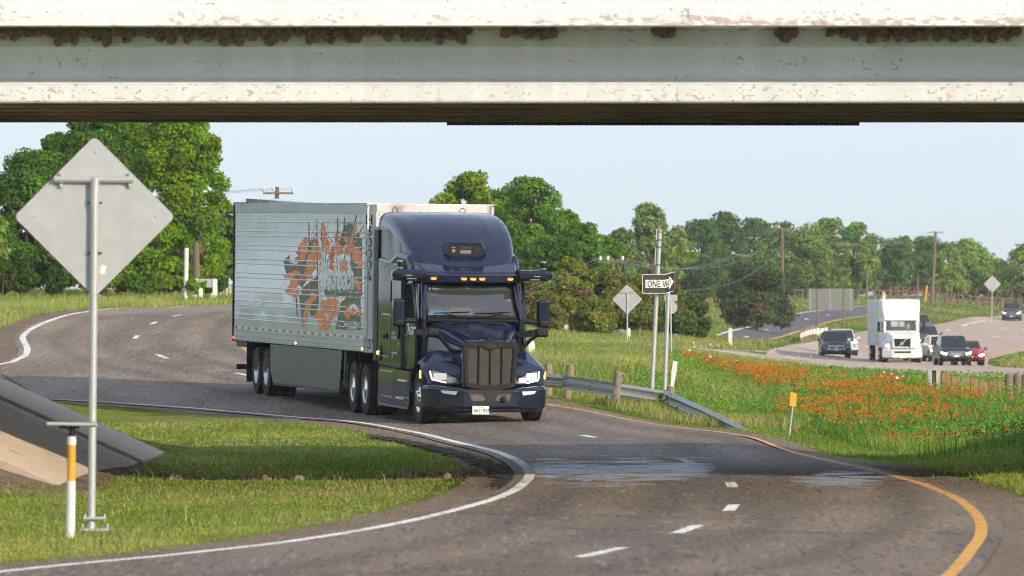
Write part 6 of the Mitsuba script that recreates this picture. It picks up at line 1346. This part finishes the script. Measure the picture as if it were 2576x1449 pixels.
for i, (x, D, w, y0, yb, c, d) in enumerate(((1345, 372, 150, 668, 828, G_CEDAR, .18), (1440, 378, 150, 640, 840, G_OLIVE, .2), (1530, 384, 140, 672, 842, G_CEDAR, .15), (1610, 388, 130, 690, 845, G_OLIVE, .22), (1680, 392, 130, 705, 845, G_CEDAR, .3), (1750, 398, 110, 735, 842, (.036, .06, .02), .1), (1380, 362, 120, 735, 826, G_CEDAR, .25), (1500, 366, 130, 740, 842, G_OLIVE, .2), (1600, 370, 120, 752, 845, G_CEDAR, .2), (1690, 376, 120, 760, 845, (.036, .062, .02), .12))):
    tree('cedar_bush', ('brownish cedar bush right behind the right mirror', 'tall cedar bush left of the small diamond sign', 'cedar bush behind the small diamond sign', 'cedar bush behind the ONE WAY sign', 'cedar bush with brown twigs right of the ONE WAY sign', 'dark cedar bush at the right end of the thicket', 'low cedar bush at the foot of the thicket above the guard rail', 'low bush left of the small diamond sign post', 'low bush between the sign posts', 'low dark bush right of the second pole of the ONE WAY sign')[i], x, D, y0, yb, w, c, .085, 8000, 70 + i, 40, .7, None, None, False, dead=d)
tree('round_bush', 'large dark round bush with reddish twigs standing left of the large road sign', 1905, 615, 660, 780, 215, (.030, .050, .022), .16, 11000, 81, 60, .3, None, None, False, dead=.16)
# the far line of trees
far = [(1700, 880, 590, 150, G_MID), (1765, 900, 545, 160, (.036, .08, .02)), (1835, 930, 530, 140, (.030, .066, .018)), (1900, 900, 545, 130, (.04, .085, .022)), (1965, 940, 552, 130, (.055, .105, .028)), (2030, 920, 556, 130, (.07, .12, .03)), (2090, 950, 545, 130, (.065, .115, .03)), (2150, 930, 556, 120, (.075, .125, .032)),
       (2205, 970, 585, 120, (.05, .10, .026)), (2262, 960, 592, 120, (.036, .08, .022)), (2325, 980, 588, 130, (.045, .09, .024)), (2385, 960, 602, 120, (.08, .14, .03)), (2445, 970, 598, 140, (.085, .15, .03)), (2510, 980, 650, 110, (.055, .105, .026)), (2580, 960, 608, 130, (.075, .13, .032)), (2660, 960, 600, 150, (.06, .11, .03)), (1640, 860, 640, 130, G_MID), (1570, 880, 620, 150, G_MID),
       (1800, 860, 640, 150, (.028, .06, .018)), (2080, 990, 660, 200, (.026, .055, .018)), (2240, 1000, 660, 200, (.024, .05, .018)), (1960, 985, 660, 200, (.026, .055, .018)), (2400, 1005, 672, 200, (.04, .08, .022)), (2540, 1000, 680, 160, (.03, .065, .02))]
far_l = ['leftmost far tree, right beside the ONE WAY pole', 'dark far tree right of the ONE WAY pole', 'darkest tallest far tree left of the pole behind the round bush', 'far tree just left of the pole behind the round bush', 'far tree at the pole behind the round bush', 'yellowish far tree above the large road sign', 'far tree above the right half of the large road sign', 'pale yellowish far tree left of the white semi', 'far tree above the left side of the white semi', 'dark far tree above the white semi', 'far tree left of the tallest utility pole', 'bright far tree right of the tallest utility pole', 'brightest far tree left of the far diamond sign', 'dark low far tree above the far diamond sign', 'far tree at the right edge of the picture', 'far tree just outside the right edge', 'far tree behind the ONE WAY pole', 'far tree seen left of the ONE WAY sign', 'shaded low far tree above the round bush', 'deep shaded trees low behind the large road sign', 'deep shaded tree low behind the lattice panel', 'deep shaded tree low behind the round bush', 'shaded tree low right of the tallest utility pole', 'shaded tree low beside the far diamond sign']
for i, (x, D, y0, w, c) in enumerate(far): tree('far_tree', far_l[i], x, D, y0, 745, w * 1.12, c, .22, 6200, 100 + i, 60, .6, None)
# more of the same wood outside the frame at the left, which the trailer mirrors
for i, (X, D, h_, r_) in enumerate(((-26, 262, 8, 4), (-35, 290, 9, 4.5), (-47, 310, 8, 5), (-60, 330, 10, 5), (-30, 340, 9, 5), (-78, 345, 10, 6), (-98, 360, 11, 6), (-120, 350, 10, 6))):
    tree('wood_tree', f'{nth(i + 1)} tree of the wood beyond the left edge of the picture', 0, D, 0, 0, 0, (.045, .095, .018), .30, 2600, 140 + i, 30, .6, None, 'trees of the left wood', world=(X, h_, r_))

# ---------------------------------------------------------------- grass and wildflowers
bsdf('grass_blade', {'type': 'principledthin', 'base_color': VC, 'roughness': 0.6, 'diff_trans': 0.9, 'spec_trans': 0.0, 'eta': 1.3})
def blades(P, h, w, lean, col, g, jit=.2, tip=1.25, dry=0.0):
    """P: roots (n, 2); one three-triangle blade at each"""
    n = len(P); z = ground_h(P[:, 0], P[:, 1]); r = np.c_[P, z - .01]
    h = (np.broadcast_to(h, (n,)) * g.uniform(.55, 1.3, n))[:, None]; az = g.uniform(0, 2 * np.pi, n); sd_ = np.c_[np.cos(az), np.sin(az), az * 0]
    la = g.uniform(0, 2 * np.pi, n); l = np.c_[np.cos(la), np.sin(la), la * 0] * (lean * g.uniform(.2, 1.6, n))[:, None] * h
    w = np.broadcast_to(w, (n,))[:, None] * g.uniform(.7, 1.3, (n, 1)); up = np.array([0, 0, 1.0])
    m = r + up * h * .55 + l * .35; t = r + up * h * .96 + l
    V = np.stack([r - sd_ * w * .5, r + sd_ * w * .5, m - sd_ * w * .4, m + sd_ * w * .4, t], 1).reshape(-1, 3)
    k = np.arange(n)[:, None] * 5; Fc = np.concatenate([k + [0, 1, 3], k + [0, 3, 2], k + [2, 3, 4]], 0)
    c = np.broadcast_to(np.asarray(col), (n, 3)) * (1 + jit * g.normal(size=(n, 1))) * (1 + .07 * g.normal(size=(n, 3)))
    d = g.random(n) < dry; c = np.where(d[:, None], np.array([.26, .22, .10]) * g.uniform(.7, 1.2, (n, 1)), c)
    c = np.clip(c * [2.25, 2.22, 2.4], .005, .6); cv = np.repeat(c, 5, 0).reshape(n, 5, 3); cv[:, 4] *= 1 + (tip - 1) * .45
    return V, Fc, cv.reshape(-1, 3)
def drift_noise(P, s, seed): return meshkit.fbm(np.c_[P[:, 0] * s, P[:, 1] * s * .16, np.full(len(P), seed * 3.3)], 3)
def patch_noise(P, s, seed): return meshkit.fbm(np.c_[P[:, 0] * s, P[:, 1] * s * .35, np.full(len(P), seed * 3.3)], 3)
def scatter(n, x0, x1, ya, yb, g, pw=1.8):
    """n places between two lines of sight (on the print) and two distances, denser near the camera"""
    u = g.random(n); q = 1 - pw; Y = (ya ** q + u * (yb ** q - ya ** q)) ** (1 / q) if abs(q) > 1e-6 else ya * (yb / ya) ** u
    a0, a1 = (x0 * 1024 / 2576 - 512) / F, (x1 * 1024 / 2576 - 512) / F
    # an even spread in the plan's x, a little wider than the picture
    X = g.uniform(a0 - .002, a1 + .002, n) * Y; return np.c_[X, Y]
def clear(P, d=0.0): return P[~shapely.contains_xy(NO_GRASS.buffer(d) if d else NO_GRASS, P[:, 0], P[:, 1])]
def side_of(P):
    """+1 right of the ramp's outer edge, -1 inside the bend or left of it"""
    return P
GT = [0]
def lay(name, label, parts, mat='grass_blade', cat_='grass'):
    V, Fc, Cc, n = [], [], [], 0
    for v, f, c in parts: V.append(v); Fc.append(f + n); Cc.append(c); n += len(v)
    k = uniq(name); m = M(np.vstack(V), np.vstack(Fc)); scene[k] = mikit.ply(m, mat, False, color=np.vstack(Cc)); GT[0] += len(m.faces)
    tag(k, label, cat_, None, 'stuff'); return k
g = np.random.default_rng(77)
SHO = shoulder_poly.simplify(.04); ROADS = road_poly.simplify(.04)
slabp = Polygon([(TOE + .12, 107.2), (TOE + .12, 131.8), (-16, 131.8), (-16, 104.2), (-6.3, 104.2), (-5.8, 106)])
def lawn_colour(P, a=(.088, .130, .016), b=(.180, .195, .045), s=.45, seed=1):
    k = np.clip((patch_noise(P, s, seed) - .35) / .32, 0, 1)[:, None]; return np.array(a) * (1 - k) + np.array(b) * k
# the island and the near left verge
def inner(P): return shapely.contains_xy(shapely.box(-40, 60, 1.2, 166), P[:, 0], P[:, 1])
P = scatter(150000, -150, 1420, 73, 168, g, 2.0); P = clear(P); P = P[inner(P)]; P = P[~shapely.contains_xy(slabp, P[:, 0], P[:, 1])]
# thin out towards the gravel, and leave the bare bank of the ditch
dsh = shapely.distance(shapely.points(P), SHO); ed = np.clip(dsh / .45 + .10 * g.normal(size=len(P)), 0, 1)
tipz = np.clip((P[:, 0] + 1.2) / 1.2, 0, 1) * (P[:, 1] > 106) * (P[:, 1] < 160)
bank = np.exp(-((P[:, 1] - 117.2) / 1.3) ** 2) * (P[:, 0] < -.6) * (patch_noise(P, .9, 4) > .45)
P = P[(g.random(len(P)) < (.06 + ed) * (1 - .75 * tipz) * (1 - .93 * bank))]
hh_ = .028 + .052 * np.clip(patch_noise(P, .7, 2) - .25, 0, 1) + .07 * np.exp(-((P[:, 1] - 124) / 6) ** 2) + .03 * (P[:, 1] > 150)
parts = [blades(P, hh_, .012 * (P[:, 1] / 100) ** .6, .7, lawn_colour(P), g, .24, 1.3, .04), blades(P[(patch_noise(P, .9, 15) > .58)][::7], .09, .009, .8, (.15, .14, .05), g, .2, 1.2, .6)]
# taller weeds and clover heads here and there
Q = scatter(5200, -150, 1400, 74, 165, g, 1.6); Q = clear(Q, .7); Q = Q[inner(Q)]; Q = Q[~shapely.contains_xy(slabp.buffer(-.2), Q[:, 0], Q[:, 1])]; Q = Q[patch_noise(Q, .8, 9) > .52]
parts.append(blades(Q[::2], .18, .012, .5, (.075, .13, .02), g, .25, 1.35, .12))
lay('lawn_grass', 'short sunlit grass on the island inside the bend and around the foreground sign', parts)
# right verge, close to the yellow line
def outer(P):      # beyond the outer line of the bend
    return P[:, 0] > np.interp(P[:, 1], RX[:, 1], RX[:, 0])
RX = LINE_OUT[np.argsort(LINE_OUT[:, 1])]; RX = RX[RX[:, 1] < 196]
RX = np.vstack([[RX[0, 0], 50], RX])
P = scatter(120000, 1350, 2700, 80, 190, g, 2.0); P = clear(P); P = P[outer(P)]
dsh = shapely.distance(shapely.points(P), SHO); P = P[g.random(len(P)) < np.clip(.05 + dsh / .5, 0, 1)]; 
dsh = shapely.distance(shapely.points(P), SHO)
tall = np.clip((dsh - 1.5) / 2.0, 0, 1) * np.clip((156 - P[:, 1]) / 10, .12, 1)
hh_ = .07 + tall * (.16 + .30 * np.clip(patch_noise(P, .8, 5) - .2, 0, 1))
V_ = blades(P, hh_, .011 * (P[:, 1] / 110) ** .5, .5, lawn_colour(P, (.062, .118, .012), (.140, .185, .028), .5, 7), g, .22, 1.3, .04)
lay('verge_grass', 'green roadside grass between the yellow line and the wildflowers', [V_])
# leafy weeds and tall grass of the flower bank
FL = Polygon([pix(x, y, .32)[:2] for x, y in ((1722, 884), (1850, 908), (1980, 922), (2110, 938), (2330, 968), (2640, 990), (2640, 1075), (2480, 1125), (2330, 1105), (2150, 1062), (2010, 1075), (1950, 1010), (1850, 945), (1740, 918))]).buffer(.1)
P = scatter(95000, 1640, 2700, 122, 262, g, 1.5); P = clear(P, .3); P = P[outer(P)]; dsh = shapely.distance(shapely.points(P), SHO); P = P[dsh > 2.2]
P = P[(P[:, 1] < 200) | (P[:, 0] > (1690 * 1024 / 2576 - 512) / F * P[:, 1])]
hg = .17 + .30 * np.clip(patch_noise(P, .55, 12) - .22, 0, .6)
parts = [blades(P, hg, .014 * (P[:, 1] / 150) ** .6, .55, lawn_colour(P, (.054, .108, .012), (.130, .190, .028), .6, 13), g, .25, 1.35, .03)]
Q = P[g.random(len(P)) < .05]; zq = ground_h(Q[:, 0], Q[:, 1])
lf_c, lf_o = [], []
for _ in range(9): lf_c.append(np.c_[Q + g.normal(size=Q.shape) * .10, zq + g.uniform(.08, .48, len(Q))]); lf_o.append(np.tile([.2, -.3, .8], (len(Q), 1)))
lf_c, lf_o = np.vstack(lf_c), np.vstack(lf_o)
parts.append(leaves(lf_c, lf_o, .045, np.tile([.055, .125, .022], (len(lf_c), 1)), g, .8, .35))
Q = scatter(900, 1900, 2650, 130, 210, g, 1.4); Q = Q[outer(Q)]; Q = clear(Q, 2.6); parts.append(blades(Q, .72, .03, .55, (.05, .12, .022), g, .2, 1.2))
lay('wild_grass', 'tall green grass and leafy weeds of the flower bank on the right', parts)
# flowers
def flowers(P, zt, r, g, cols=((.11, .010, .008), (.32, .040, .012), (.60, .235, .03)), face=(.25, -.55, .8)):
    n = len(P); nr = np.array(face) + g.normal(size=(n, 3)) * .35; nr /= np.linalg.norm(nr, axis=1, keepdims=True)
    a = np.cross(nr, [1.0, .1, .2]); a /= np.linalg.norm(a, axis=1, keepdims=True); b = np.cross(nr, a); c = np.c_[P, zt]; r = (np.broadcast_to(r, (n,)) * g.uniform(.75, 1.2, n))[:, None]
    tone = np.stack([g.uniform(.75, 1.15, n), g.uniform(.5, 1.5, n), g.uniform(.6, 1.4, n)], 1)
    K = 7; V = [c + nr * r * .35]; C = [np.tile(cols[0], (n, 1))]
    for rad, lift, col in ((.40, .12, cols[1]), (.98, -.05, cols[2])):
        for k in range(K):
            an = 2 * math.pi * k / K; q = rad * (1 if rad < .5 or k % 2 == 0 else .86)
            V.append(c + (a * math.cos(an) + b * math.sin(an)) * r * q + nr * r * lift); C.append(np.tile(col, (n, 1)) * tone * g.uniform(.8, 1.15, (n, 1)))
    V = np.stack(V, 1); C = np.stack(C, 1); m = V.shape[1]; f = []
    for k in range(K):
        k1 = (k + 1) % K; f += [[0, 1 + k, 1 + k1], [1 + k, 1 + K + k, 1 + K + k1], [1 + k, 1 + K + k1, 1 + k1]]
    Fc = (np.arange(n)[:, None, None] * m + np.array(f)[None]).reshape(-1, 3)
    return V.reshape(-1, 3), Fc, np.clip(C.reshape(-1, 3), 0, .9)
def stems(P, zt, g, col=(.06, .11, .025)):
    n = len(P); z = ground_h(P[:, 0], P[:, 1]); w = .005
    V = np.stack([np.c_[P[:, 0] - w, P[:, 1], z], np.c_[P[:, 0] + w, P[:, 1], z], np.c_[P, zt]], 1).reshape(-1, 3); k = np.arange(n)[:, None] * 3
    return V, k + [0, 1, 2], np.tile(col, (n * 3, 1))
P = scatter(70000, 1690, 2700, 130, 262, g, .8); P = P[shapely.contains_xy(FL, P[:, 0], P[:, 1])]; dn = drift_noise(P, .6, 21); P = P[g.random(len(P)) < np.clip((dn - .445) / .10, .02, 1) * np.clip((P[:, 1] - 158) / 40, .05, 1)]; g.shuffle(P)
Q = scatter(900, 1800, 2640, 128, 225, g, 1.4); Q = clear(Q, 2.2); Q = Q[outer(Q)]
P = np.vstack([P[:11500], Q[:420]]); zt = ground_h(P[:, 0], P[:, 1]) + .29 + .24 * np.clip(patch_noise(P, .55, 12) - .3, 0, .5) + .06 * g.normal(size=len(P))
lay('orange_wildflowers', 'orange and red wildflowers spread over the grassy bank on the right', [flowers(P, zt, .025, g), stems(P, zt, g)], 'petals', 'wildflowers')
bsdf('petals', {'type': 'twosided', 'b': {'type': 'diffuse', 'reflectance': VC}})
# field behind the guard rail
P = scatter(105000, 1290, 1990, 168, 395, g, 1.25); P = clear(P, .2); P = P[outer(P) | (P[:, 1] > 196)]; P = P[P[:, 0] > (1300 * 1024 / 2576 - 512) / F * P[:, 1]]
P = P[shapely.distance(shapely.points(P), SHO) > .7]
pn = patch_noise(P, .35, 31); cc_ = lawn_colour(P, (.075, .125, .022), (.175, .185, .055), .35, 33)
parts = [blades(P, .20 + .22 * np.clip(pn - .25, 0, .6), .017 * (P[:, 1] / 200) ** .8, .5, cc_, g, .24, 1.35, .16)]
lay('field_grass', 'yellowish tall grass on the slope behind the guard rail', parts)
Q = scatter(50, 1430, 1580, 178, 215, g, 1.3); Q = Q[patch_noise(Q, .5, 41) > .5]; zt = ground_h(Q[:, 0], Q[:, 1]) + .5 + .1 * g.normal(size=len(Q))
Q2 = np.repeat(Q, 7, 0) + g.normal(size=(len(Q) * 7, 2)) * .12; z2 = np.repeat(zt, 7) + g.normal(size=len(Q2)) * .08
lay('yellow_wildflowers', 'small yellow flower heads in the grass behind the guard rail', [flowers(Q2, z2, .015, g, ((.6, .5, .03), (.62, .52, .03), (.62, .55, .05))), stems(Q, zt, g)], 'petals', 'wildflowers')
Q = np.vstack([scatter(18, 1560, 2000, 230, 300, g, 1.2), scatter(7, 2080, 2250, 195, 215, g, 1.2)]); Q = clear(Q, .2); zt = ground_h(Q[:, 0], Q[:, 1]) + .62 + .1 * g.normal(size=len(Q))
lay('white_wildflowers', 'white flower heads along the edge of the exit lane', [flowers(Q, zt, .034, g, ((.6, .6, .5), (.66, .66, .6), (.7, .7, .66)), (0, -1, .5)), stems(Q, zt, g)], 'petals', 'wildflowers')
# far left field
P = scatter(72000, -160, 1250, 205, 352, g, 1.2); P = clear(P, .5); P = P[(P[:, 0] < -3) & ~shapely.contains_xy(Polygon(np.vstack([LINE_FAR[::4], far_end, LINE_OUT[::4][:40]])).buffer(0), P[:, 0], P[:, 1])]
lay('meadow_grass', 'sunlit meadow grass beyond the far left bend', [blades(P, .17 + .20 * np.clip(patch_noise(P, .3, 51) - .25, 0, .6), .019 * (P[:, 1] / 220) ** .8, .5, lawn_colour(P, (.085, .14, .022), (.19, .205, .055), .3, 53), g, .22, 1.35, .10)])
# verges of the highway and the entrance ramp
P = np.vstack([scatter(44000, 1640, 2720, 300, 960, g, 1.1), scatter(11000, 1640, 2720, 230, 330, g, 1.1)]); P = clear(P, .6)
P = P[P[:, 0] > (1560 * 1024 / 2576 - 512) / F * P[:, 1]]
kk = patch_noise(P, .08, 61)[:, None]; cc_ = lawn_colour(P, (.075, .13, .024), (.18, .185, .06), .09, 63)
cc_ = np.where((kk > .60) & (g.random((len(P), 1)) < .5), np.array([[.40, .17, .035]]), cc_)
lay('roadside_grass', 'grass with faint orange flower drifts along the highway and the entrance ramp', [blades(P, .30, .045 * (P[:, 1] / 500) ** .6, .5, cc_, g, .22, 1.3, .1)])
# bottom right corner and the road's near edge
P = scatter(14000, 2380, 2750, 66, 112, g, 1.6); P = clear(P, .55); P = P[P[:, 0] > (2300 * 1024 / 2576 - 512) / F * P[:, 1]]
lay('corner_grass', 'green grass in the lower right corner', [blades(P, .12, .010, .5, lawn_colour(P), g, .22, 1.3, .05)])
# clods and stones on the broken edge of the island
Q = scatter(1500, 640, 1330, 108, 160, g, 1.6); Q = clear(Q, -.25); d = shapely.distance(shapely.points(Q), ROADS); Q = Q[(d < .55) & (Q[:, 0] < 1.0)]
st = []
for x, y in Q[:420]:
    r = g.uniform(.006, .024); s = trimesh.creation.icosphere(1, r); s.vertices *= 1 + .35 * g.normal(size=s.vertices.shape); s.vertices[:, 2] *= .6; s.apply_translation([x, y, float(ground_h(x, y)) + r * .3 + .01]); st.append(s)
Q = scatter(500, 380, 1180, 115.5, 119, g, 1.5)
for x, y in Q[:150]:
    r = g.uniform(.03, .09); s = trimesh.creation.icosphere(1, r); s.vertices *= 1 + .3 * g.normal(size=s.vertices.shape); s.apply_translation([x, y, float(ground_h(x, y)) + r * .2]); st.append(s)
put(None, 'broken_stones', cat(st), 'gravel', False); tag('broken_stones', 'clods and broken bits of asphalt along the edge of the island', 'stones', None, 'stuff')
print('leaf triangles', LEAF_TOTAL[0], 'grass triangles', GT[0])

# ---------------------------------------------------------------- air
scene['haze'] = {'type': 'cube', 'to_world': T().translate([0, 790, 6.0]).scale([1640, 1140, 10.4]), 'bsdf': {'type': 'null'}, 'interior': {'type': 'ref', 'id': 'haze_air'}}
names_used.add('haze'); tag('haze', 'thin summer haze over the far trees', None, None, 'stuff')
